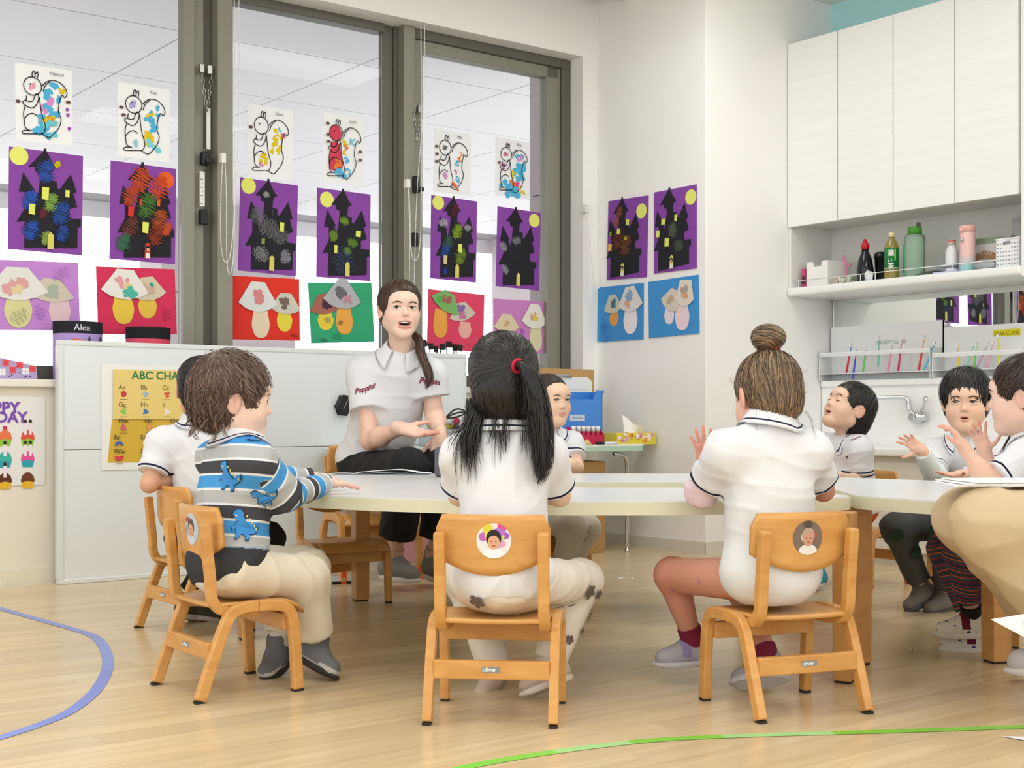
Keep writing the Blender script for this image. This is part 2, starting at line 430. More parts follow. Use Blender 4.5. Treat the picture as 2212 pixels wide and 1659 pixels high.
# ================================================================ children's pictures on the window and wall
SC.cycles.max_bounces = 7; SC.cycles.diffuse_bounces = 4; SC.cycles.glossy_bounces = 3; SC.cycles.transmission_bounces = 6
SC.cycles.transparent_max_bounces = 10; SC.cycles.caustics_reflective = False; SC.cycles.caustics_refractive = False
VG, US = 6.164, 5.216
def sheet(name, px, plane, col, label, cat, group, th=.0008):
    """paper sheet from three photo corners (top left, top right, bottom left) on the glass or on the side wall"""
    (x0, y0), (x1, y1), (x2, y2) = px
    if plane == 'v':
        a, z1 = on_v(x0, y0, VG); b, zr = on_v(x1, y1, VG); _, z0 = on_v(x2, y2, VG)
        w = b - a; p = uv(a, VG, z0); rz = TH
    else:
        a, z1 = on_u(x0, y0, US); b, zr = on_u(x1, y1, US); _, z0 = on_u(x2, y2, US)
        w = a - b; p = uv(US, a, z0); rz = TH - math.pi / 2
    h = z1 - z0
    e = empty(name, p, rz, label, cat, group)
    e.rotation_euler[1] = -math.atan2(zr - z1, w)
    q = MB(); flat(q, [(0, 0), (w, 0), (w, h), (0, h)], 0, t=th); q.build('sheet', paper(col), e)
    return e, w, h
class Lay:
    """flat cut-outs and crayon marks on a sheet, in fractions of its width and height"""
    def __init__(s, e, w, h): s.e, s.w, s.h, s.y = e, w, h, -.0012
    def S(s, pts): return [(p[0] * s.w, p[1] * s.h) for p in pts]
    def cut(s, name, poly, col, t=.0008, lift=.0006):
        q = MB(); P = s.S(poly)
        if sum(P[i][0] * P[(i + 1) % len(P)][1] - P[(i + 1) % len(P)][0] * P[i][1] for i in range(len(P))) < 0: P = P[::-1]
        flat(q, P, s.y, t=t); s.y -= lift + t
        return q.build(name, paper(col) if isinstance(col, str) else col, s.e)
    def lines(s, name, strokes, col, wd):
        q = MB()
        for st in strokes: strip2d(q, s.S(st), wd, s.y)
        s.y -= .0003
        return q.build(name, paper(col), s.e)
    def scrib(s, name, c, r, col, n=14, wd=.003, ang=None, rng=rnd, sx=1.0):
        """one back-and-forth crayon scribble"""
        pts = []; a0 = ang if ang is not None else rng.uniform(0, 3.14)
        ca, sa = math.cos(a0), math.sin(a0)
        for k in range(n):
            t = (k / (n - 1) * 2 - 1); q = (1 if k % 2 else -1) * r * math.sqrt(max(.08, 1 - t * t)) * rng.uniform(.6, 1.05)
            x, z = t * r, q
            pts.append((c[0] + (x * ca - z * sa) * sx, c[1] + (x * sa + z * ca) * s.w / s.h))
        return s.lines(name, [spline(pts, 3)], col, wd)
    def blobs(s, name, lst, col, rng=rnd):
        q = MB()
        for (x, z, r) in lst:
            P = blob((x * s.w, z * s.h), r * s.w, 14, .3, rng); flat(q, P, s.y, t=.0002)
            s.y -= .00004
        s.y -= .0003
        return q.build(name, paper(col), s.e)

def nz(pts): return [((X - 135) / 485, 1 - (Y - 535 - .145 * (X - 135)) / 650) for X, Y in pts]
SQ = [nz(q) for q in (
    [(277, 665), (275, 630), (290, 607), (300, 640), (297, 664)], [(300, 640), (318, 615), (325, 640), (320, 668)],
    [(228, 815), (222, 855)], [(208, 855), (195, 878), (250, 918), (292, 914), (322, 868), (328, 815), (303, 806), (280, 860), (246, 866), (210, 853)],
    [(215, 900), (200, 960), (205, 1030), (215, 1085), (250, 1112)], [(205, 1010), (240, 975), (280, 968), (318, 992)],
    [(320, 1140), (255, 1140), (190, 1133), (200, 1110), (265, 1112)], [(335, 830), (342, 905), (356, 990), (382, 1075), (368, 1135), (325, 1143)],
    [(360, 735), (400, 702), (450, 690), (510, 710), (558, 760), (572, 810), (553, 838), (530, 818), (506, 870), (497, 960), (518, 1025), (500, 1092), (450, 1150), (410, 1176), (360, 1150), (345, 1140)],
    [(365, 785), (388, 732), (432, 698)])]
SQC = nz([(278, 737)])[0]
def squirrel(px, label, marks, nuts, name_txt, body=None):
    e, w, h = sheet('squirrel_drawing', px, 'v', '#f3f5f7', label, 'drawing', 'squirrel colouring sheets')
    L = Lay(e, w, h)
    if body:
        L.cut('crayon_fill', disc(SQC, .115, 20, 1.28), body)
        L.cut('crayon_fill', [SQ[2][0], (.18, .42), (.14, .3), (.16, .19), (.3, .16), (.44, .18), (.5, .3), (.43, .45), (.4, .57), (.3, .6)], body)
    for kind, c, r, col in marks:
        if kind == 'b': L.blobs('paint_patch', [(c[0] + rnd.uniform(-r, r) * 1.1, c[1] + rnd.uniform(-r, r) * .9, r * rnd.uniform(.3, .6)) for _ in range(7)], col)
        else: L.scrib('crayon_scribble', c, r, col, 12, .0028)
    st = [spline(q, 5) for q in SQ]
    L.lines('outline', st, '#1c1b24', .0042)
    q = MB(); strip2d(q, [(p[0] * w, p[1] * h) for p in disc(SQC, .118, 28, 1.32)], .0042, L.y, close=True)
    flat(q, disc((SQC[0] * w - .01, SQC[1] * h + .008), .004), L.y, 0, .0003); q.build('head_outline', paper('#1c1b24'), e); L.y -= .0003
    for (x, z) in nuts:
        L.cut('seed_sticker', disc((x, z), .022, 12, 2.0), '#6b5148')
    lettering(name_txt, .022, paper('#7c7c82'), e, w * .6, L.y, h * .9, 'pencil_name')
    return L
B_, Y_, P_, O_, PK, G_ = '#4fb4e0', '#e3c81c', '#dc8fd0', '#e8813a', '#e0518f', '#8fc43a'
squirrel([(34, 135), (157, 153), (34, 302)], 'squirrel sheet with blue smeared tail, topmost at the far left pane', [
    ('s', (.3, .72), .08, '#e58aa0'), ('b', (.66, .66), .13, B_), ('b', (.52, .5), .1, P_), ('b', (.62, .45), .1, B_), ('b', (.83, .7), .05, Y_), ('b', (.42, .2), .15, B_), ('b', (.58, .3), .08, Y_), ('b', (.6, .3), .05, O_), ('b', (.6, .18), .1, '#6fc9d8')],
    [(.04, .5), (.92, .57)], 'Naman').blobs('dot_sticker', [(.9, .47, .03), (.91, .4, .03), (.93, .22, .03)], '#9c3fae')
squirrel([(254, 176), (366, 194), (253, 337)], 'squirrel sheet with purple face, blue and yellow tail, second from left', [
    ('s', (.28, .72), .09, '#8c7fd8'), ('b', (.7, .68), .08, B_), ('b', (.62, .6), .06, Y_), ('b', (.66, .55), .05, O_), ('b', (.58, .5), .12, B_), ('b', (.62, .28), .09, Y_), ('b', (.7, .18), .1, '#7cd3df'), ('s', (.34, .2), .07, '#8fd3e6')],
    [(.06, .66), (.1, .56)], 'Yuk')
squirrel([(534, 223), (631, 239), (532, 380)], 'white squirrel sheet with yellow blotches on tail and thigh', [
    ('b', (.66, .62), .08, Y_), ('b', (.62, .45), .1, Y_), ('b', (.72, .7), .03, B_), ('b', (.78, .63), .04, PK), ('b', (.34, .26), .08, Y_), ('b', (.3, .19), .035, PK)],
    [(.06, .68)], 'Cora')
squirrel([(696, 241), (785, 257), (695, 391)], 'red-bodied squirrel sheet with seeds on both sides', [
    ('b', (.52, .6), .05, Y_), ('b', (.54, .53), .05, O_), ('b', (.52, .45), .04, Y_), ('b', (.56, .36), .05, B_), ('b', (.7, .64), .05, '#7cc8e6'), ('b', (.35, .28), .09, O_), ('b', (.4, .15), .1, B_), ('b', (.6, .19), .05, B_)],
    [(.09, .84), (.1, .68), (.11, .58), (.88, .5), (.88, .38)], 'Luka', '#d8475f')
squirrel([(936, 277), (1016, 291), (934, 413)], 'squirrel sheet with scribbled dark face and orange striped tail', [
    ('s', (.3, .72), .07, '#4f5660'), ('b', (.76, .66), .04, O_), ('b', (.7, .55), .05, O_), ('b', (.6, .5), .05, B_), ('b', (.6, .36), .04, PK), ('b', (.63, .25), .05, B_), ('b', (.58, .12), .07, '#e8763a'), ('s', (.3, .28), .08, '#d98cc4')],
    [(.06, .72), (.07, .6), (.06, .48)], 'Mila')
squirrel([(1069, 295), (1144, 308), (1069, 420)], 'squirrel sheet drenched in sky blue paint, rightmost pane', [
    ('s', (.3, .72), .07, '#d85a78'), ('b', (.74, .62), .14, B_), ('b', (.7, .7), .06, P_), ('b', (.66, .42), .15, B_), ('b', (.55, .4), .07, Y_), ('b', (.3, .14), .16, B_), ('b', (.5, .22), .09, O_), ('b', (.66, .18), .08, PK), ('b', (.76, .12), .07, Y_), ('b', (.5, .02), .14, B_), ('b', (.24, .5), .05, '#b8489a')],
    [(.1, .56)], 'Roy')

def nc(pts): return [((X - 210) / 492, 1 - (Y - 88 - .13 * (X - 210)) / 797) for X, Y in pts]
CASTLE = nc([(315, 880), (315, 670), (262, 675), (320, 560), (318, 440), (275, 440), (303, 290), (380, 430), (366, 436), (386, 488), (404, 440), (418, 300), (385, 285), (380, 243), (335, 243),
             (395, 170), (432, 125), (436, 98), (452, 98), (455, 125), (490, 200), (525, 250), (495, 258), (487, 292), (484, 350), (525, 360), (527, 412), (548, 415), (618, 300), (660, 445), (635, 452), (665, 560), (610, 578), (615, 650), (690, 662), (690, 722), (668, 727), (668, 890)])
def castle(px, plane, label, moon, wins, scr, door='#d9cf6a', mooncol='#e6ea78', photo=False, dx=0.0, big=1.0):
    e, w, h = sheet('castle_picture', px, plane, '#8a4aa6', label, 'picture', 'haunted house collages')
    L = Lay(e, w, h)
    L.cut('moon', disc(moon, .125 * h / h, 24, 1.0) if False else disc(moon, .125 * w / h, 26, h / w), mooncol)
    C = [((x - .5) * big + .5 + dx, z * big) for x, z in CASTLE]
    L.cut('house_cutout', C, '#26262c', .0012, .0008)
    for kind, c, r, col in scr:
        for k in range(2): L.scrib('crayon_scribble', (c[0] + dx, c[1]), r * (1 - .15 * k), col, 16, .0034 if kind == 'h' else .0016, ang=(1.2 if kind == 'h' else None))
    for (x, z, a, b, col) in wins:
        L.cut('paper_window', [(x + dx - a, z - b), (x + dx + a * .8, z - b * 1.1), (x + dx + a, z + b), (x + dx - a * .9, z + b)], col)
    dxx = .56 + dx
    L.cut('door_flap', [(dxx - .05, .03), (dxx + .035, .03), (dxx + .035, .17), (dxx - .005, .2), (dxx - .045, .17)], door)
    if photo:
        L.cut('photo_shirt', [(dxx - .04, .035), (dxx + .03, .035), (dxx + .02, .09), (dxx - .03, .09)], '#e9e6e4')
        L.cut('photo_hair', disc((dxx - .005, .135), .03, 12, 1.2), '#2a2020'); L.cut('photo_face', disc((dxx - .005, .122), .022, 12, 1.1), '#d8a48c')
    return L
YW = '#dfe66a'
castle([(17, 316), (177, 337), (18, 538)], 'v', 'purple haunted house picture coloured deep blue and green', (.13, .92), [(.48, .58, .05, .06, YW), (.78, .6, .03, .035, YW), (.3, .41, .045, .05, YW)],
       [('h', (.5, .8), .16, '#2f53a8'), ('h', (.28, .5), .14, '#2f57b4'), ('h', (.7, .4), .17, '#2c4f9c'), ('h', (.56, .5), .13, '#7aa04a'), ('h', (.45, .38), .07, '#6a2f3c'), ('h', (.3, .2), .14, '#2f53a8'), ('h', (.5, .14), .1, '#86a050'), ('h', (.64, .88), .05, '#e0cc28'), ('h', (.72, .2), .12, '#2c4a96')])
castle([(236, 346), (378, 365), (240, 559)], 'v', 'purple haunted house picture covered in red and orange crayon', (.84, .87), [(.45, .61, .02, .035, '#d84a2c'), (.72, .62, .025, .035, '#d8602c'), (.3, .5, .045, .05, '#d8342f'), (.52, .35, .05, .055, YW)],
       [('h', (.45, .84), .2, '#c8502a'), ('h', (.72, .78), .2, '#cc4c26'), ('h', (.3, .66), .16, '#b8472a'), ('h', (.55, .58), .2, '#4c7a34'), ('h', (.75, .45), .16, '#a8502a'), ('h', (.3, .35), .17, '#6a3a34'), ('h', (.2, .18), .14, '#3e6a50'), ('h', (.7, .28), .16, '#8a3a2a'), ('h', (.86, .36), .1, '#c2502c')], '#d8452f', '#e8642c', True)
castle([(514, 382), (639, 400.5), (511, 584)], 'v', 'black haunted house picture scribbled all over in grey pencil', (.14, .92), [(.55, .66, .02, .03, '#3c3c40'), (.72, .52, .04, .05, YW), (.4, .34, .03, .03, '#8a9a52')],
       [('l', (.44, .85), .06, '#9c9c94'), ('l', (.3, .62), .14, '#7c7c80'), ('l', (.5, .5), .2, '#8a8a8c'), ('l', (.38, .2), .15, '#a0a0a2'), ('l', (.8, .2), .12, '#a4a6b0'), ('l', (.7, .42), .16, '#7e7e82')])
castle([(683, 405), (799, 420), (685, 598)], 'v', 'black haunted house picture with bright green scribbles', (.18, .88), [(.76, .53, .05, .035, YW), (.34, .33, .03, .045, YW)],
       [('l', (.5, .66), .09, '#7ea43a'), ('l', (.3, .48), .1, '#7ea43a'), ('l', (.66, .42), .1, '#6f9a34'), ('l', (.56, .32), .08, '#6f9a34'), ('l', (.5, .2), .25, '#4a5a7c')])
castle([(929, 421), (1028, 435), (928, 601)], 'v', 'haunted house picture with dark red roof and green crayon wall', (.15, .92), [(.62, .4, .045, .05, YW), (.3, .24, .04, .05, '#d8c890')],
       [('h', (.5, .86), .12, '#5c2230'), ('h', (.56, .6), .14, '#7c9a2e'), ('h', (.64, .3), .16, '#6f8a2e'), ('h', (.36, .45), .14, '#3a5a50'), ('h', (.3, .34), .13, '#2c4a8c'), ('h', (.3, .1), .06, '#2c4a9c'), ('l', (.25, .68), .1, '#b0b0b8'), ('l', (.78, .66), .08, '#a0a0a8')])
castle([(1070.6, 445), (1164.5, 459.5), (1067.6, 617.7)], 'v', 'plain black haunted house picture with a few grey loops, moon at right', (.85, .89), [],
       [('l', (.5, .6), .1, '#8a8a90'), ('l', (.2, .5), .1, '#9c9ca2'), ('l', (.25, .22), .1, '#9c9ca2')], dx=-.06)
castle([(1311, 435.4), (1397.5, 422.5), (1308, 605.6)], 'u', 'haunted house picture with brown crayon walls, left on the white wall', (.84, .82), [(.64, .7, .04, .035, YW), (.42, .6, .04, .035, YW), (.22, .58, .035, .025, '#7aa83c'), (.22, .41, .05, .045, '#e6b050'), (.62, .5, .03, .02, '#b8b83c')],
       [('h', (.42, .84), .1, '#7a4630'), ('h', (.4, .5), .2, '#6e3e28'), ('h', (.6, .42), .18, '#7c4a2c'), ('h', (.36, .72), .08, '#9c5a2c')], YW, photo=True, dx=-.12)
castle([(1412.7, 416), (1505, 398), (1406, 592)], 'u', 'black haunted house picture with six yellow windows, right on the white wall', (.87, .86), [(.34, .62, .045, .035, YW), (.64, .64, .03, .04, YW), (.22, .48, .045, .04, YW), (.44, .36, .055, .05, YW)],
       [('l', (.56, .5), .13, '#6c7a58'), ('l', (.7, .3), .12, '#5c6c50')], YW, photo=True, dx=-.1)

def mushroom(px, plane, col, label, caps, stems, marks=()):
    e, w, h = sheet('mushroom_picture', px, plane, col, label, 'picture', 'mushroom collages')
    L = Lay(e, w, h)
    def S(p): return [(x, z) for x, z in p]
    for (x, z0, z1, r, c) in stems:
        a = w / h
        pts = [(x - r * .78, z1), (x - r * .85, z1 - .1), (x - r, z0 + r * a * 1.3), (x - r * .8, z0 + r * a * .45), (x - r * .35, z0), (x + r * .35, z0), (x + r * .8, z0 + r * a * .45), (x + r, z0 + r * a * 1.3), (x + r * .85, z1 - .1), (x + r * .78, z1)]
        L.cut('stem_cutout', [tuple(p) for p in spline(pts, 3)], c)
    for (poly, c, tints) in caps:
        L.cut('cap_cutout', poly, c, .001, .001)
        cx = sum(p[0] for p in poly) / len(poly); cz = sum(p[1] for p in poly) / len(poly)
        for (ox, oz, r, tc) in tints:
            L.blobs('paint_patch', [(cx + ox + rnd.uniform(-r, r) * .6, cz + oz + rnd.uniform(-r, r) * .6, r * rnd.uniform(.25, .5)) for _ in range(6)], tc)
    for (kind, *a) in marks:
        if kind == 's': L.scrib('pen_scribble', a[0], a[1], a[2], 9, .0016)
        else: lettering(a[2], .022, paper('#3c3c44'), e, a[0] * w, L.y, a[1] * h, 'pencil_name')
    return L
def fan(x, z, r, hgt, tilt=0.0, top=.35):
    """mushroom cap: flat narrow top, straight sides, bulging lower edge"""
    P = [(-top * r, hgt), (top * r, hgt), (r, .18 * hgt), (.62 * r, -.02 * hgt), (.2 * r, -.12 * hgt), (-.2 * r, -.12 * hgt), (-.62 * r, -.02 * hgt), (-r, .18 * hgt)]
    c, s = math.cos(tilt), math.sin(tilt)
    return [(x + p * c - q * s * .8, z + p * s * 1.2 + q * c) for p, q in P]
mushroom([(-28, 560), (173, 568), (-28, 712)], 'v', '#c48ad6', 'lilac mushroom picture with pale cream caps, far left', [
    (fan(.68, .45, .26, .3, -.1), '#cfc6b4', [(.0, .03, .1, '#a8b4a4')]), (fan(.33, .48, .33, .42), '#e2e2de', [(-.02, .06, .14, '#dba4a4'), (.0, -.02, .08, '#e2cfa0')])],
    [(.78, .08, .5, .12, '#e2c4cc'), (.33, .04, .5, .15, '#d8d49c')], [('s', (.33, .2), .1, '#6c6c7c'), ('s', (.8, .82), .1, '#8a5aa4'), ('s', (.55, .25), .08, '#6c4a90')])
mushroom([(212, 576), (382, 582), (215, 721.5)], 'v', '#d6375c', 'crimson mushroom picture with yellow stems and teal-edged cap', [
    (fan(.66, .55, .22, .32, .12), '#d6c8b0', [(.0, .05, .09, '#cfae9c'), (.03, .12, .04, '#3c9c8c')]), (fan(.34, .57, .3, .4, -.05), '#e9e6e2', [(-.02, .1, .1, '#e0a0a8'), (.03, .05, .06, '#e2cf98'), (.06, -.06, .1, '#4fb8a4')])],
    [(.63, .25, .6, .12, '#e3c04e'), (.32, .16, .6, .135, '#e8c84c')], [('s', (.85, .3), .08, '#8c2038')])
mushroom([(494, 595), (648, 603), (497, 733)], 'v', '#e2392c', 'orange-red mushroom picture with a tall cream stem', [
    (fan(.79, .46, .22, .3, -.05), '#d0cdc0', [(.0, .05, .09, '#7c6860')]), (fan(.4, .5, .27, .42, -.02), '#dfe2e0', [(.0, .08, .13, '#d88a8c')])],
    [(.78, .15, .5, .11, '#e8d84a'), (.44, .04, .5, .125, '#e8d6b8')], [('t', .86, .06, 'Mila')])
mushroom([(672, 610.6), (809, 611), (681, 742)], 'v', '#3aa878', 'green mushroom picture with a dark smoky grey cap', [
    (fan(.26, .52, .26, .3, .15), '#a86a5c', [(.0, .05, .12, '#4a3440')]), (fan(.5, .62, .3, .45, -.1, .2), '#b4b4ba', [(.0, .1, .13, '#6c6870'), (.08, -.02, .08, '#c48c94')])],
    [(.24, .22, .5, .13, '#e8cf48'), (.53, .14, .58, .135, '#eeaa4e')], [('s', (.26, .38), .05, '#2c4a8c'), ('s', (.46, .33), .04, '#4a2c50'), ('s', (.4, .1), .07, '#2a6a50'), ('t', .14, .03, 'Alea')])
mushroom([(922, 624), (1043.5, 636.7), (921, 752)], 'v', '#e24a68', 'rose mushroom picture with a bright green tilted cap', [
    (fan(.62, .55, .24, .28, .25), '#cfc4b4', [(-.02, .06, .1, '#8c6aa8'), (.02, .0, .08, '#c07a9c')]), (fan(.27, .7, .27, .3, -.45), '#7cb46a', [(.02, .08, .1, '#a8645c'), (-.1, .08, .06, '#4cb84c')])],
    [(.66, .22, .5, .12, '#ecb0a8'), (.22, .2, .68, .125, '#eea850')])
mushroom([(1066, 645), (1179, 652), (1066, 760)], 'v', '#cc84c4', 'pink-lilac mushroom picture behind the ponytailed girl', [
    (fan(.24, .42, .24, .3), '#e0d0b0', [(.0, .05, .06, '#cca878')]), (fan(.76, .52, .24, .42, -.05), '#e6e4da', [(-.02, .08, .07, '#dca878'), (.02, .02, .06, '#dfd04c')])],
    [(.3, .2, .45, .1, '#dccfa4'), (.8, .04, .55, .12, '#ddd8b0')], [('s', (.53, .4), .05, '#6c3cb4')])
mushroom([(1290.6, 621.5), (1390, 611), (1288, 739)], 'u', '#4796d6', 'blue mushroom picture with an orange stem, left on the white wall', [
    (fan(.36, .54, .2, .3, .1), '#cdc8b8', [(.0, .06, .08, '#4a7a94')]), (fan(.74, .56, .26, .4, .05), '#e2dcd8', [(.0, .1, .12, '#8ca8c8'), (-.06, -.02, .07, '#e8a88c')])],
    [(.37, .28, .56, .1, '#e6a458'), (.73, .12, .56, .15, '#f0eaf0')], [('s', (.15, .3), .1, '#2c50b0'), ('s', (.2, .14), .14, '#2c50b0')])
mushroom([(1402, 609), (1511, 593), (1399.5, 731)], 'u', '#4796d6', 'blue mushroom picture with two pale pink stems, right on the white wall', [
    (fan(.42, .5, .2, .34, -.5), '#d8cfc0', [(.0, .08, .09, '#c0a894')]), (fan(.73, .54, .18, .4, -.12, .6), '#e2d8cc', [(.0, .12, .09, '#b0a49c'), (.0, .02, .07, '#e0a478')])],
    [(.42, .22, .52, .1, '#eadbe6'), (.68, .09, .54, .14, '#eed6de')])
# ================================================================ furniture
m_lam = M('white_laminate', '#e6eaee', .22, spec=.5)
m_edge = M('cream_edge', '#e2e0c4', .4, var=.03, vscale=8)
m_wood = wood('beech_ply', '#c98f4a', '#dba660', .3, (5, 5, 16), .05)
m_woodd = wood('beech_leg', '#c08a4c', '#d19c5c', .35, (5, 5, 16), .05)
m_rub = M('rubber_foot', '#2c2723', .7)
m_orange = M('orange_foot', '#ee5a2a', .5)
m_chrome = M('chrome', '#d6d8da', .12, metal=1.0)
m_steel = M('brushed_steel', '#b4b4b2', .3, metal=.9)
m_black = M('black_plastic', '#17171a', .4)

def rounded(poly, r=.05, n=5):
    out = []; N = len(poly)
    for i in range(N):
        p0 = Vector((*poly[i - 1], 0)); p = Vector((*poly[i], 0)); p1 = Vector((*poly[(i + 1) % N], 0))
        a = p0 - p; b = p1 - p; rr = min(r, a.length * .45, b.length * .45); a.normalize(); b.normalize()
        A = p + a * rr; B = p + b * rr
        for k in range(n + 1):
            t = k / n; q = A * (1 - t) ** 2 + p * 2 * t * (1 - t) + B * t * t
            out.append((q.x, q.y))
    return out
def table(label, poly, legs, rail=None, r=.04, top=.51, th=.038):
    c = (sum(p[0] for p in poly) / len(poly), sum(p[1] for p in poly) / len(poly))
    t = empty('activity_table', (c[0], c[1], 0), 0, label, 'table', 'low white activity tables')
    P = [(x - c[0], y - c[1]) for x, y in rounded(poly, r)]
    if sum(P[i][0] * P[(i + 1) % len(P)][1] - P[(i + 1) % len(P)][0] * P[i][1] for i in range(len(P))) < 0: P = P[::-1]
    MB().prism(P, top - th, top - .003, 0).build('edge_band', m_edge, t)
    Q = [(x * .997, y * .997) for x, y in P]
    MB().prism(Q, top - .003, top, 0).build('tabletop', m_lam, t)
    for (x, y, w, d, rz) in legs:
        mb = MB(); z1 = top - th
        mb.add([(-w / 2 * .92, -d / 2, .006), (w / 2 * .92, -d / 2, .006), (w / 2 * .92, d / 2, .006), (-w / 2 * .92, d / 2, .006), (-w / 2, -d / 2, z1), (w / 2, -d / 2, z1), (w / 2, d / 2, z1), (-w / 2, d / 2, z1)],
               [(0, 3, 2, 1), (4, 5, 6, 7), (0, 1, 5, 4), (1, 2, 6, 5), (2, 3, 7, 6), (3, 0, 4, 7)])
        lg = mb.build('leg', m_woodd, t, (x - c[0], y - c[1], 0), rz, bevel=.004)
        MB().box((-w * .4, -d * .42, 0), (w * .4, d * .42, .006)).build('foot_pad', m_rub, lg)
    for (a, b, zz) in (rail or []):
        A = Vector((a[0] - c[0], a[1] - c[1], zz)); B = Vector((b[0] - c[0], b[1] - c[1], zz)); d = (B - A); n = Vector((-d.y, d.x, 0)).normalized() * .012; up = Vector((0, 0, .05))
        MB().add([A - n, B - n, B + n, A + n, A - n + up, B - n + up, B + n + up, A + n + up], [(0, 3, 2, 1), (4, 5, 6, 7), (0, 1, 5, 4), (1, 2, 6, 5), (2, 3, 7, 6), (3, 0, 4, 7)]).build('apron_rail', m_woodd, t)
    return t
table('large curved white table where the two girls and the striped boy sit', [(-.67, 3.96), (-.59, 3.90), (-.4, 3.765), (-.16, 3.65), (.14, 3.588), (.44, 3.588), (.7, 3.66), (.9, 3.765), (.972, 3.82), (.93, 4.31), (.25, 4.31), (.13, 4.42), (.055, 5.43), (-.70, 5.47), (-.78, 5.42), (-.95, 4.95), (-.965, 4.5), (-.9, 4.2)],
      [(.925, 3.66 + .07, .055, .07, -.5), (-.886, 4.46, .05, .07, .3), (-.61, 5.40, .06, .07, .4), (.0, 5.35, .055, .07, 0)], [((-.87, 4.5), (-.63, 5.35), .42)])
table('white table at the far side in front of the short-haired boy', [(.16, 4.72), (.97, 4.66), (1.0, 5.42), (.062, 5.435)], [(.9, 4.8, .055, .06, 0), (.92, 5.3, .055, .06, 0)])
table('white table at the right by the boy who leans back', [(.988, 3.835), (1.16, 3.575), (1.34, 3.52), (1.46, 3.7), (1.60, 4.15), (1.72, 4.52), (1.62, 4.66), (1.2, 5.12), (1.06, 5.26)],
      [(1.455, 4.03, .07, .065, .25), (1.03, 4.0, .06, .06, .5), (1.24, 4.85, .06, .06, .6)], [((1.28, 4.62), (1.5, 4.3), .415)], r=.06)

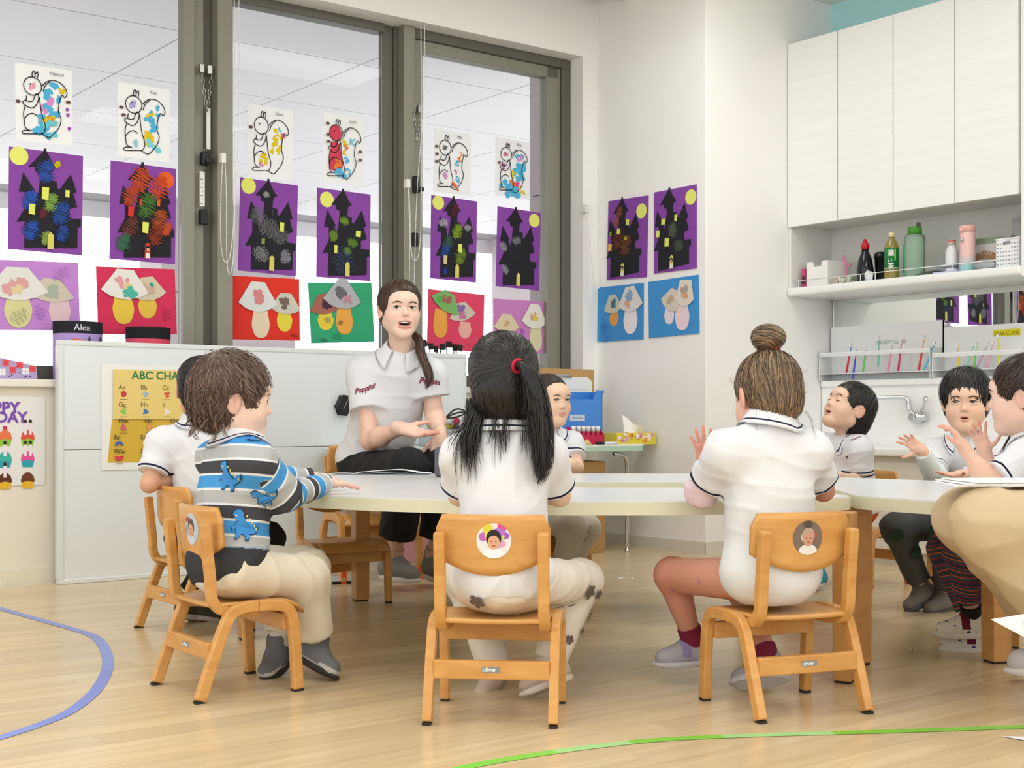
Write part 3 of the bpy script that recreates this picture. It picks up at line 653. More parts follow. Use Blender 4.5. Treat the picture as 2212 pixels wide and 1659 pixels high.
# ---- children's bent-ply chair ---------------------------------------
def ply(mb, path, x0, x1, th):
    """bent strip: path of (y, z) swept over x0..x1, thickness th"""
    P = [np.array(p[:2], float) for p in path]; N = len(P); L = []; R = []
    for i in range(N):
        t = P[min(i + 1, N - 1)] - P[max(i - 1, 0)]; t /= np.hypot(*t); n = np.array((-t[1], t[0])) * th / 2
        L.append(P[i] + n); R.append(P[i] - n)
    vs = []
    for a, b in zip(L, R): vs += [(x0, *a), (x1, *a), (x1, *b), (x0, *b)]
    fs = []
    for i in range(N - 1):
        o = 4 * i
        for k in range(4): fs.append((o + k, o + (k + 1) % 4, o + 4 + (k + 1) % 4, o + 4 + k))
    fs += [(3, 2, 1, 0), (4 * N - 4, 4 * N - 3, 4 * N - 2, 4 * N - 1)]
    mb.add(vs, fs)
def chair_proto(label, capmat=None):
    t = empty('child_chair', (0, 0, 0), 0, label, 'chair', "children's beech chairs")
    W = .163
    for s in (-1, 1):
        x0, x1 = (s * W, s * (W - .024)) if s > 0 else (-W, -W + .024)
        x0, x1 = min(x0, x1), max(x0, x1)
        pf = spline([(.135, .006), (.128, .12), (.120, .195), (.10, .228), (.06, .237), (.02, .238)], 5)
        mb = MB(); ply(mb, pf, x0, x1, .03); mb.build('leg', m_wood, t, bevel=.004)
        pr = spline([(.02, .238), (-.02, .236), (-.055, .222), (-.078, .18), (-.108, .1), (-.142, .006)], 5)
        mb = MB(); ply(mb, pr, x0, x1, .03); mb.build('leg', m_wood, t, bevel=.004)
        for y in (.135, -.142):
            MB().box((x0 + .002, y - .014, 0), (x1 - .002, y + .014, .05 if capmat else .007)).build('foot_cap' if capmat else 'foot_pad', capmat or m_rub, t)
        xi = s * .139; xa, xb = sorted((xi, xi - s * .027))
        pp = spline([(.03, .222), (-.04, .224), (-.075, .232), (-.098, .262), (-.103, .32), (-.112, .40), (-.118, .458)], 5)
        mb = MB(); ply(mb, pp, xa - (.018 if s > 0 else -.0), xb + (.0 if s > 0 else .018) , .024) if False else ply(mb, pp, xa, xb, .026); mb.build('back_post', m_wood, t, bevel=.004)
    # seat with a rolled front edge
    nx, ny = 14, 12; vs = []; fs = []
    def sz(x, y):
        z = .250 - .010 * (1 - (x / .14) ** 2) * math.exp(-((y + .01) / .09) ** 2)
        if y > .095: z -= ((y - .095) / .06) ** 2 * .03
        return z
    for lay in (0, 1):
        for j in range(ny + 1):
            for i in range(nx + 1):
                x = -.142 + .284 * i / nx; y = -.10 + .258 * j / ny; x *= 1 - .08 * max(0, -y) / .1
                vs.append((x, y, sz(x, y) - (0 if lay == 0 else .011)))
    K = (nx + 1) * (ny + 1)
    for j in range(ny):
        for i in range(nx):
            a = j * (nx + 1) + i; fs.append((a, a + 1, a + nx + 2, a + nx + 1)); fs.append((K + a, K + a + nx + 1, K + a + nx + 2, K + a + 1))
    rim = [i for i in range(nx + 1)] + [j * (nx + 1) + nx for j in range(1, ny + 1)] + [ny * (nx + 1) + i for i in range(nx - 1, -1, -1)] + [j * (nx + 1) for j in range(ny - 1, 0, -1)]
    for k in range(len(rim)):
        a, b = rim[k], rim[(k + 1) % len(rim)]; fs.append((a, K + a, K + b, b))
    mb = MB(); mb.add(vs, fs, 0, True); mb.build('seat', m_wood, t)
    # curved back panel with a smile-shaped lower edge
    nx, nz = 18, 8; vs = []; fs = []
    for lay in (0, 1):
        for j in range(nz + 1):
            for i in range(nx + 1):
                q = -1 + 2 * i / nx; x = .1395 * q
                zb = .352 + .045 * q * q; zt = .500 - .035 * max(0, (abs(q) - .86) / .14) ** 2
                z = zb + (zt - zb) * j / nz
                y = -.118 + .024 * q * q - .055 * (z - .35) + .006
                vs.append((x, y + (.0 if lay == 0 else .011), z))
    K = (nx + 1) * (nz + 1)
    for j in range(nz):
        for i in range(nx):
            a = j * (nx + 1) + i; fs.append((a, a + 1, a + nx + 2, a + nx + 1)); fs.append((K + a, K + a + nx + 1, K + a + nx + 2, K + a + 1))
    rim = [i for i in range(nx + 1)] + [j * (nx + 1) + nx for j in range(1, nz + 1)] + [nz * (nx + 1) + i for i in range(nx - 1, -1, -1)] + [j * (nx + 1) for j in range(nz - 1, 0, -1)]
    for k in range(len(rim)):
        a, b = rim[k], rim[(k + 1) % len(rim)]; fs.append((a, K + a, K + b, b))
    mb = MB(); mb.add(vs, fs, 0, True); mb.build('backrest', m_wood, t, (0, .012, 0))
    rs = MB().box((-.14, -.118, .105), (.14, -.098, .150)).build('stretcher', m_wood, t, bevel=.003)
    MB().box((-.022, -.1188, .1225), (.022, -.1175, .1365)).build('maker_plate', M('plate_grey', '#8d9294', .35, metal=.3), rs)
    lettering('oliver', .0145, M('plate_letters', '#f2f4f4', .5), rs, -.0205, -.1192, .1248, 'plate_lettering', bold=.02, depth=.0002)
    MB().box((-.14, .098, .165), (.14, .116, .208)).build('stretcher', m_wood, t, bevel=.003)
    return t
protoA = chair_proto('')
protoB = chair_proto('', m_orange)
used = set()
def place_chair(proto, x, y, fx, fy, label, s=1.0):
    o = proto if proto.name not in used else copy_tree(proto)
    used.add(proto.name)
    o.location = (x, y, 0); o.rotation_euler = (0, 0, math.atan2(-fx, fy)); o.scale = (s, s, s); o['label'] = label
    return o
def add_sticker(o, sticker):
    if 1:
        # round photo print on the back of the panel: flat layers following its curve
        st = None
        for nm, cx, cz, rx, rz, col, lift in sticker:
            q = MB(); n = 24; K = [];
            def Y(x, z): return -.118 + .024 * (x / .1395) ** 2 - .055 * (z - .35) + .018 - .0006 - lift
            rings = 5; vs = [(cx, Y(cx, cz), cz)]
            for r_ in range(1, rings + 1):
                for k in range(n):
                    a = 2 * math.pi * k / n; x = cx + rx * r_ / rings * math.cos(a); z = cz + rz * r_ / rings * math.sin(a)
                    # stay inside the round print
                    dx, dz = x - STC[0], z - STC[1]; d = math.hypot(dx, dz)
                    if d > .0425: x, z = STC[0] + dx * .0425 / d, STC[1] + dz * .0425 / d
                    vs.append((x, Y(x, z), z))
            fs = [(0, 1 + (k + 1) % n, 1 + k)[::-1] for k in range(n)]
            for r_ in range(rings - 1):
                for k in range(n):
                    a = 1 + r_ * n + k; b = 1 + r_ * n + (k + 1) % n; fs.append((a, b, b + n, a + n))
            q.add(vs, fs)
            ob = q.build(nm, M('print_' + col, col, .35), st or o)
            if st is None: st = ob
STC = (.005, .437)
def portrait(bgs, hair, skin, top, hx=0.0, hl=1.0):
    L = [('photo_sticker', STC[0], STC[1], .043, .043, bgs[0], 0)]
    lf = .0003; rg = random.Random(len(bgs) * 7 + 3)
    for c in bgs[1:]:
        L.append(('print_patch', STC[0] + rg.uniform(-.03, .03), STC[1] + rg.uniform(-.01, .035), rg.uniform(.009, .016), rg.uniform(.008, .014), c, lf)); lf += .00012
    x = STC[0] + hx
    L += [('print_shirt', x, STC[1] - .034, .027, .018, top, lf), ('print_hair', x, STC[1] + .006, .0185, .021 * hl, hair, lf + .0003), ('print_face', x, STC[1] - .004, .0145, .017, skin, lf + .0006)]
    for s in (-1, 1): L.append(('print_eye', x + s * .0055, STC[1] - .001, .0022, .0013, '#3a2620', lf + .0009))
    L.append(('print_mouth', x, STC[1] - .0115, .0045, .0018, '#b4534c', lf + .0009))
    return L
c_mid = place_chair(protoA, -.0377, 3.332, .106, .994, 'beech chair with a round photo sticker under the ponytailed girl')
c_bun = place_chair(protoA, .689, 3.409, -.35, .937, 'beech chair with a photo sticker under the girl with the bun')
c_dino = place_chair(protoA, -.774, 3.65, .81, .58, 'beech chair under the boy in the striped dinosaur top')
place_chair(protoA, -1.10, 4.66, .79, .61, 'beech chair at the left end under the black-haired boy')
place_chair(protoA, -.69, 5.36, .54, -.84, 'empty beech chair pushed under the table before the teacher')
place_chair(protoA, .15, 5.78, .2, -.98, 'beech chair under the short-haired boy at the far side')
place_chair(protoA, 1.84, 5.32, -.5, -.87, 'beech chair under the boy in green-patched trousers')
place_chair(protoA, 1.70, 4.10, -.98, .2, 'beech chair at the right edge under the boy with raised hands')
place_chair(protoB, 1.55, 5.97, -.79, -.61, 'beech chair with orange foot caps under the boy leaning back')
place_chair(protoB, -.66, 6.18, .45, -.89, 'beech chair with orange foot caps under the teacher', 1.22)

add_sticker(c_mid, portrait(['#e8e4e6', '#c06ac0', '#d8d040', '#a05ac8', '#e0a0c8', '#c8d860', '#d84c90', '#b070d0', '#e8e060'], '#241c1c', '#dca888', '#eef0f4'))
add_sticker(c_bun, portrait(['#7a6a60', '#3c4a40', '#c04c48', '#d8d2cc', '#54483c'], '#b8a08c', '#d09880', '#e8e4e2', hl=.9))
add_sticker(c_dino, portrait(['#b8c4d0', '#6c94b8', '#c8a090', '#a8484c'], '#4a3a34', '#d8a48c', '#c8d0dc'))

# ---- whiteboard partition ---------------------------------------------
m_wb = M('whiteboard_face', '#e3e9ec', .2, spec=.5); m_wbf = M('whiteboard_frame', '#dfe5e6', .35)
WBV = 5.90
wb = rempty('whiteboard', (3.1, WBV + .02, 0), 'low white partition whiteboard behind the teacher', 'whiteboard')
room(MB().box((2.02, WBV, .02), (4.18, WBV + .035, .592)), 'lower_panel', m_wb, wb); room(MB().box((2.02, WBV, .595), (4.18, WBV + .035, 1.06)), 'upper_panel', m_wb, wb)
for a, b in (((2.0, WBV - .004, 1.055), (4.2, WBV + .042, 1.078)), ((2.0, WBV - .004, .0), (4.2, WBV + .042, .022)), ((1.998, WBV - .004, .02), (2.024, WBV + .042, 1.056)), ((4.176, WBV - .004, .02), (4.2, WBV + .042, 1.056))):
    room(MB().box(a, b), 'frame_rail', m_wbf, wb, bevel=.004)
cl = rempty('magnet_clip', (*on_v(736, 875, WBV - .01)[:1], WBV - .004, on_v(736, 875, WBV)[1]), 'black magnetic clip on the whiteboard beside the teacher', 'clip')
q = MB(); q.prism([(-.012, .03), (-.03, -.005), (-.012, -.045), (.02, -.05), (.05, .0), (.045, .04), (.0, .045)][::-1], -.03, 0, axis='y'); q.build('body', m_black, cl, bevel=.006)
q = MB(); q.tube([(.0, -.033, -.02), (.028, -.033, .03)], .002, 6); q.build('zip', m_steel, cl)

def rsheet(name, u0, u1, z0, z1, v, col, label, cat, rough=.75):
    e = rempty(name, (u0, v, z0), label, cat); q = MB(); flat(q, [(0, 0), (u1 - u0, 0), (u1 - u0, z1 - z0), (0, z1 - z0)], 0, t=.001); q.build('sheet', M('print_' + col + str(rough), col, rough), e)
    return e, u1 - u0, z1 - z0
# ABC chart
ua, za = on_v(233, 787, WBV - .003); _, zb = on_v(216, 1016, WBV - .003); ub = ua + .66
abc, w, h = rsheet('alphabet_chart', ua - .03, ub, zb, za, WBV - .0035, '#eef0ee', 'yellow alphabet chart on the whiteboard, folded across the middle', 'poster', .25)
L = Lay(abc, w, h); hf = .48
L.cut('lower_print', [(.04, .07), (.97, .07), (.97, hf), (.07, hf)], M('print_ochre', '#d8b23c', .3), lift=.0003)
L.y -= .004
L.cut('upper_print', [(.075, hf), (.97, hf), (.97, .955), (.075, .955)], M('print_yellow', '#e9d07c', .2), lift=.0003)
gl = M('print_green_text', '#2f7a4a', .6); gd = M('print_dark_text', '#5a5030', .6)
lettering('ABC CHART', .052, gl, abc, w * .2, L.y, h * .865, 'title', bold=.02)
cells = ['Aa', 'Bb', 'Cc', 'Dd', 'Ee', 'Ff', 'Gg', 'Hh', 'Ii', 'Jj', 'Kk', 'Ll', 'Mm', 'Nn', 'Oo', 'Pp', 'Qq', 'Rr', 'Ss', 'Tt', 'Uu', 'Vv', 'Ww', 'Xx', 'Yy', 'Zz']
rows = [cells[0:6], cells[6:12], cells[12:17], cells[17:22], cells[22:26]]
zr = [.765, .6, .445, .29, .155]
ic = ['#c8384c', '#9cb8d0', '#d8684c', '#4a4a4a', '#8a8cb8', '#d8484c', '#8cc860', '#3c7ab8', '#e8e8f0', '#e08ab0', '#b86a3c', '#8a4a34', '#c8607c', '#e0a060', '#8a4a9c', '#e08a8a', '#5c8ab8', '#3c6ab8', '#f0f0f0', '#2f8a34', '#c8604c', '#7a5ab8', '#d83c50', '#4a4a4a', '#5a6ac8', '#e8e0d0']
k = 0
for ri, row in enumerate(rows):
    for ci, t in enumerate(row):
        x = .11 + ci * (.15 if len(row) > 5 else .178) - (.03 if ri > 2 else 0); z = zr[ri]
        lettering(t, .03, gd, abc, x * w, L.y - (0 if ri < 3 else -.0), h * z, 'letter_pair')
        ro = random.Random(k)
        cx, cz = (x + .035) * w, (z - .045) * h
        q = MB()
        if t == 'Ww': P = [(cx - .022, cz + .01), (cx - .014, cz - .008), (cx, cz - .013), (cx + .014, cz - .008), (cx + .022, cz + .01)]
        elif t == 'Rr': P = [(cx + .02 * math.cos(a), cz - .008 + .022 * math.sin(a)) for a in np.linspace(0, math.pi, 10)] + [(cx + .009 * math.cos(a), cz - .008 + .01 * math.sin(a)) for a in np.linspace(math.pi, 0, 8)]
        elif t in ('Aa', 'Yy', 'Oo'): P = disc((cx, cz), .014, 14)
        elif t == 'Xx': P = [(cx - .012, cz - .013), (cx + .012, cz - .013), (cx + .012, cz + .013), (cx - .012, cz + .013)]
        else: P = blob((cx, cz), .013, 16, .35, ro)
        flat(q, P, L.y, t=.0002); q.build('picture', M('print_' + ic[k], ic[k], .6), abc)
        q = MB(); strip2d(q, [(cx - .018, cz - .024), (cx + .018, cz - .024)], .003, L.y); q.build('caption', M('print_caption', '#8a7838', .6), abc)
        k += 1

# birthday poster on the cream wall
ub, zt = on_v(97, 858, 5.998); _, zb = on_v(97, 1047, 5.998)
bp, w, h = rsheet('birthday_poster', ub - .47, ub, zb, zt, 5.997, '#e9e9e7', 'happy birthday poster with cupcakes on the cream wall', 'poster', .4)
pt = M('print_purple_text', '#7a4fb0', .5); pk = M('print_pink_shadow', '#d9b8e0', .5)
for yy, mt, dx, dz in ((-.0012, pk, .003, -.003), (-.0016, pt, 0, 0)):
    lettering('HAPPY', .068, mt, bp, .150 + dx, yy, h * .82 + dz, 'title', bold=.035, spacing=1.02)
    lettering('BIRTHDAY', .064, mt, bp, .080 + dx, yy, h * .715 + dz, 'title', bold=.035, spacing=1.02)
cup = [('#e7b62c', '#6e3b24'), ('#2ba4b4', '#e7589c'), ('#8fc63c', '#e05540'), ('#7a3f9c', '#f0a8c4'), ('#e7b62c', '#5c2e1c'), ('#2fa0b4', '#3cb4ac'), ('#8fc63c', '#e87848')]
kk = 0
for ri in range(3):
    for ci in range(4):
        cx = .1 + ci * .098; cz = h * (.56 - ri * .24); c1, c2 = cup[(kk * 3 + ri) % 7]
        q = MB(); flat(q, [(cx - .022, cz - .045), (cx + .022, cz - .045), (cx + .03, cz - .01), (cx - .03, cz - .01)], -.0012, t=.0003); q.build('cupcake_case', M('print_' + c1, c1, .6), bp)
        q = MB(); flat(q, [(cx - .031, cz - .012), (cx - .025, cz - .018), (cx, cz - .012), (cx + .025, cz - .018), (cx + .031, cz - .012), (cx + .024, cz + .012), (cx + .008, cz + .026), (cx - .008, cz + .026), (cx - .024, cz + .012)], -.0016, t=.0003); q.build('icing', M('print_' + c2, c2, .6), bp)
        if (ri, ci) == (2, 3): kk += 1; continue
        for s in ((-.011, .011) if ci == 3 else ((0,) if (ri or ci != 2) else ())):
            q = MB(); flat(q, [(cx + s - .006, cz + .005), (cx + s + .006, cz + .005), (cx + s + .007, cz + .055), (cx + s - .007, cz + .055)], -.002, t=.0003); q.build('candle', M('print_candle', '#f0e6f4', .6), bp)
            q = MB(); flat(q, disc((cx + s, cz + .064), .008, 12), -.0022, t=.0003); q.build('flame_portrait', M('print_flame', '#3a2a20', .6), bp)
        if not ri and ci == 2: q = MB(); flat(q, disc((cx, cz + .035), .01, 12), -.002, t=.0003); q.build('cherry', M('print_cherry', '#d8365c', .6), bp)
        kk += 1

# ---- wall cabinet with open shelf -------------------------------------
CU, CV0, CV1 = 5.871, 3.645, 5.108
cab = rempty('wall_cabinet', (CU, CV1, 1.42), 'white wall cabinet with four doors and an open shelf', 'cabinet')
room(MB().box((CU + .02, CV0, 1.83), (6.25, CV1, 2.85)), 'body', m_cabin, cab)
vs_ = [5.106, 4.752, 4.387, 4.015, 3.66]
for k in range(4):
    d = room(MB().box((CU, vs_[k + 1] + .0025, 1.816), (CU + .019, vs_[k] - .0025, 2.854)), 'door', m_cab, cab, bevel=.0015, seg=1)
room(MB().box((CU + .012, CV1 - .018, 1.42), (6.25, CV1, 1.83)), 'side_panel', m_cabin, cab); room(MB().box((CU - .0, CV0 - .02, 1.42), (6.25, CV0, 2.854)), 'side_panel', m_cab, cab)
room(MB().box((6.24, CV0, 1.42), (6.252, CV1, 1.83)), 'back_panel', m_cabin, cab)
room(MB().box((CU - .01, CV0, 1.425), (6.25, CV1 + .0, 1.472)), 'shelf_board', m_cab, cab, bevel=.016, seg=4)
q = MB(); q.tube([(CU + .03, CV1 - .03, 1.512), (CU + .03, CV0 + .03, 1.512)], .0025, 6)
for v in (5.05, 4.62, 4.52, 4.05, 3.72): q.tube([(CU + .03, v, 1.472), (CU + .03, v, 1.512)], .0025, 6)
room(q, 'shelf_rail', M('white_wire', '#eff1ef', .3), cab)

# ---- sink unit -----------------------------------------------------------
m_base = wood('base_cream', '#ddd8cb', '#e6e1d6', .4, (.8, .8, 12), .01)
sk = rempty('sink_unit', (5.6, 3.6, 0), 'low white sink unit with cream doors along the right wall', 'sink')
q = MB(); q.box((5.56, 1.5, .07), (6.17, 5.1, .545)); room(q, 'body', m_base, sk)
for k in range(6):
    a = 5.085 - k * .6; room(MB().box((5.545, a - .594, .075), (5.562, a, .515)), 'door', m_base, sk, bevel=.002, seg=1)
room(MB().box((5.575, 1.5, 0), (6.17, 5.1, .07)), 'plinth', M('plinth_grey', '#cfcabd', .5), sk)
q = MB(); q.box((5.50, 1.5, .545), (6.17, 5.1, .588)); room(q, 'basin_rim', M('sink_white', '#f2f3f2', .18, spec=.5), sk, bevel=.012, seg=3)
room(MB().box((6.165, 1.5, .588), (6.255, 5.1, .915)), 'backsplash', m_white, sk); room(MB().box((6.15, 1.5, .915), (6.255, 5.1, .95)), 'ledge', M('ledge_white', '#f3f3f0', .3), sk, bevel=.005)
def tap(v0, flip, label):
    t = rempty('wall_tap', (6.165, v0, .74), label, 'tap', 'chrome wall taps')
    q = MB(); q.sphere((-.03, 0, 0), .032, 14); q.tube([(0, 0, 0), (-.03, 0, 0)], .03, 12); q.tube([(-.03, -.05, 0), (-.03, .05, 0)], .02, 12); q.build('body', m_chrome, t)
    q = MB(); q.tube(spline([(-.03, .03, .01), (-.032, .06, .05), (-.034, .065, .085), (-.04, .075, .105), (-.06, .11, .108), (-.13, .22, .106), (-.155, .26, .104), (-.165, .275, .09), (-.166, .277, .06)], 4), .011, 10); q.build('spout', m_chrome, t)
    q = MB(); q.tube([(-.04, -.02, .015), (-.06, -.06, .075), (-.065, -.07, .09)], [.007, .009, .013], 8); q.sphere((-.066, -.073, .094), .017, 10); q.build('lever', m_chrome, t)
tap(4.42, 1, 'chrome wall tap with a long spout beside the boy leaning back'); tap(3.72, 1, 'chrome wall tap hidden partly by the boy with the black fringe')
mir = room(MB().box((6.25, 2.5, 1.0), (6.2585, 5.09, 1.425)), 'mirror', M('mirror_silver', '#e4e8e6', .01, metal=1.0), None, (6.25, 4, 1.0))
mf = MB(); mf.box((6.246, 2.5, 1.418), (6.25, 5.095, 1.426)); mf.box((6.246, 5.086, 1.0), (6.25, 5.095, 1.426)); tag(mir, 'wide mirror under the wall cabinet reflecting the window', 'mirror')
mf.v = [(p[0] - 6.25, p[1] - 4, p[2] - 1.0) for p in mf.v]; mf.build('edge_strip', m_steel, mir)

# ---- green folding table -------------------------------------------------
ft = rempty('folding_table', (4.2, 5.65, 0), 'pale green folding table under the window at the back', 'table')
P = rounded([(3.3, 5.43), (5.08, 5.43), (5.08, 5.88), (3.3, 5.88)], .05)
m_grn = M('mint_edge', '#b4d6c2', .35)
room(MB().prism(P, .555, .582), 'edge_band', m_grn, ft, bevel=.006); room(MB().prism([(a * .998 + .008, b * .998 + .011) for a, b in P], .582, .588), 'tabletop', M('table_pale', '#e9efe8', .3), ft)
for u0 in (3.42, 4.98):
    for v0 in (5.475, 5.84):
        q = MB(); q.tube(spline([(u0 - (.1 if u0 > 4 else -.1), v0, .54), (u0 - (.03 if u0 > 4 else -.03), v0, .53), (u0, v0, .47), (u0, v0, .2), (u0, v0, .012)], 4), .011, 10); q.tube([(u0, v0, 0), (u0, v0, .015)], .015, 10); room(q, 'leg', m_chrome, ft)
    q = MB(); q.tube([(u0 + (-.35 if u0 > 4 else .35), 5.65, .55), (u0, 5.65, .36)], .006, 6); q.tube([(u0, 5.475, .36), (u0, 5.84, .36)], .007, 6); room(q, 'brace', m_steel, ft)
# ================================================================ small things
def wp(x, y, V): u, z = on_v(x, y, V); return (u, V, z)
# blind chains ---------------------------------------------------------
m_bead = M('bead_white', '#f1f2f0', .35)
def bead_chain(px, V, label):
    P = [Vector(wp(x, y, V)) for x, y in px]; P = [Vector(p) for p in spline([tuple(p) for p in P], 6)]
    q = MB(); acc = 0.0; stp = .0085; a = P[0]
    base = P[0].copy()
    q.tube(P, .0009, 4)
    for i in range(len(P) - 1):
        seg = (P[i + 1] - P[i]).length; t = stp - acc
        while t < seg:
            c = P[i].lerp(P[i + 1], t / seg); q.sphere(c, .0033, 6); t += stp
        acc = (acc + seg) % stp
    t = rempty('blind_chain', tuple(base), label, 'chain', 'white bead chains of the blinds')
    room(q, 'beads', m_bead, t); return t
ca = bead_chain([(506, -6), (507, 200), (507, 430), (505, 545), (497, 592), (490, 560), (489, 420), (484, 338), (478, 400), (477, 520), (486, 566), (499, 540), (510, 400), (516, 200), (516, -6)], 6.03, 'white bead chain looped beside the left window post')
cb = bead_chain([(909, -6), (910, 200), (910, 420), (907, 530), (897, 562), (887, 530), (882, 395), (886, 480), (884, 620), (888, 700), (894, 640), (900, 430), (916, 200), (917, -6)], 6.03, 'white bead chain hanging above the teacher')
cc = bead_chain([(1293, -6), (1294, 300), (1291, 560), (1284, 662), (1269, 620), (1267, 448), (1275, 540), (1285, 612), (1299, 600), (1303, 400), (1303, -6)], 5.96, 'white bead chain against the white corner by the window')
for c, (x, y), V in ((ca, (483, 343), 6.03), (cb, (882, 398), 6.03), (cc, (1267, 452), 5.96)):
    u, v, z = wp(x, y, V); room(MB().box((u - .012, v - .006, z - .02), (u + .012, v + .03, z + .028)), 'clip', M('clip_white', '#e9eae4', .4), c, bevel=.004)
def link_ring(q, c, L, w, r, rot):
    pts = []
    for k in range(12):
        a = 2 * math.pi * k / 12; x = w * math.cos(a); z = L * math.sin(a)
        pts.append((c[0] + x * math.cos(rot), c[1] + x * math.sin(rot), c[2] + z))
    q.tube(pts, r, 5, close=True)
for (x, y, n, V, lab) in ((445, 150, 7, 6.12, 'small steel safety chain hooked on the left window post'), (900, 235, 6, 6.10, 'thin steel safety chain on the right window post')):
    u, v, z = wp(x, y, V); t = rempty('safety_chain', (u, v, z), lab, 'chain', 'steel window safety chains')
    for s in (-.022, .02): room(MB().box((u + s - .012, v - .006, z - .02), (u + s + .012, v + .012, z + .022)), 'bracket', m_steel, t, bevel=.002)
    for s in (-1, 1):
        for k in range(n):
            f = k / n; cu = u + s * .024 * (1 - f); q = MB(); link_ring(q, (cu, v - .01, z - .035 - k * .026), .016, .0085, .0026, .3 if k % 2 else 1.2); room(q, 'link', m_steel, t)
for (x, y0, y1, V, lab) in ((443, 330, 358, 6.125, 'dark latch with white stickers on the left window post'), (897, 382, 418, 6.10, 'dark latch with a white sticker on the right window post')):
    u, v, z1 = wp(x, y0, V); _, _, z0 = wp(x, y1, V); t = rempty('window_latch', (u, v, z0), lab, 'latch', 'window latches')
    room(MB().box((u - .026, v - .03, z0), (u + .012, v + .01, z1)), 'body', m_black, t, bevel=.006); room(MB().box((u - .012, v - .045, z0 + .008), (u + .03, v - .02, z0 + .03)), 'lever', m_black, t, bevel=.004)
    for zz in (z0 - .012, z1 + .012): room(MB().sphere((u - .004, v - .002, zz), .006, 8), 'screw', m_steel, t)
    room(MB().box((u - .028, v - .001, z0 - .2), (u - .002, v + .002, z0 - .03)), 'sticker', M('sticker_white', '#e8ebe8', .5), t)
    for k in range(7): room(MB().box((u - .024 + (k % 2) * .008, v - .0016, z0 - .19 + k * .02), (u - .012, v - .001, z0 - .186 + k * .02)), 'sticker_text', M('sticker_ink', '#555a5c', .6), t)
    if x < 500: room(MB().box((u + .008, v - .001, z1 + .02), (u + .028, v + .002, z1 + .22)), 'sticker', MATS['sticker_white'], t)
    room(MB().box((u - .03, v - .02, z0 - .29), (u + .01, v + .01, z0 - .215)), 'lower_catch', m_black, t, bevel=.006)

# on the sill behind the whiteboard ----------------------------------------
def crown(x, y, col, band, inside, lab, txt=None, w=.095):
    u, v, z1 = wp(x, y, 6.06); z0 = WZ0; t = rempty('paper_hat', (u, v, z0), lab, 'hat', 'paper hats on the window sill')
    h = z1 - z0; n = 28
    for nm, a, b, c, r in (('side', 0, h - .055, col, w), ('band', h - .055, h, band, w + .001), ('lining', .01, h - .002, inside, w - .003)):
        q = MB(); vs = []; fs = []
        for k in range(n):
            an = 2 * math.pi * k / n
            for zz in (a, b): vs.append((r * math.cos(an), r * .8 * math.sin(an), zz))
        for k in range(n): j = (k + 1) % n; fs.append((2 * k, 2 * j, 2 * j + 1, 2 * k + 1))
        q.add(vs, fs, 0, True); q.build(nm, paper(c), t)
    if txt: lettering(txt, .042, paper('#e8e8ee'), t, -.05, -w * .8 - .003, h - .043, 'chalk_name')
    return t, h
t, h = crown(168, 696, '#b49ad8', '#26262e', '#5c4a78', 'purple paper hat with a black band on the sill', 'Alea', .11)
for k, c in enumerate(('#e8742c', '#3c3444', '#3c3444')):
    q = MB(); x = -.03 + k * .05; P = [(x - .03, h - .11), (x + .03, h - .11), (x + .025, h - .085), (x - .025, h - .08)] if k == 0 else [(x - .016, h - .12), (x + .016, h - .12), (x, h - .062)]
    flat(q, P, -.094, t=.0006); q.build('cutout', paper(c), t)
crown(320, 708, '#e0526c', '#1f2026', '#8c1c3c', 'red paper hat with a black band on the sill', None, .105)
u, v, z = wp(38, 815, 6.03); gb = rempty('flower_card', (u, v, WZ0), 'lilac card box with red and white flowers at the far left sill', 'box')
q = MB(); q.prism([(-.12, 0), (.078, 0), (.072, .058), (-.12, .1)], -.03, .03, axis='y'); q.build('box', paper('#b4a4d0'), gb)
for k, (x, zz, c) in enumerate(((-.03, .04, '#ee5a5c'), (.025, .035, '#f4f2f6'), (-.075, .03, '#f4f2f6'), (.055, .047, '#ee5a5c'), (-.06, .07, '#ee5a5c'), (.0, .062, '#ee5a5c'))):
    for a in range(4):
        q = MB(); flat(q, disc((x + .009 * math.cos(a * 1.57 + .78), zz + .009 * math.sin(a * 1.57 + .78)), .0085, 10), -.0305 - k * .0002, t=.0004); q.build('petal', paper(c), gb)
for (x, zz) in ((-.045, .012), (-.035, .018), (.02, .01), (.028, .014), (.0, .03), (-.01, .055), (.045, .012)):
    q = MB(); flat(q, disc((x, zz), .0032, 8), -.032, t=.0004); q.build('dot', paper('#3a2c6c'), gb)
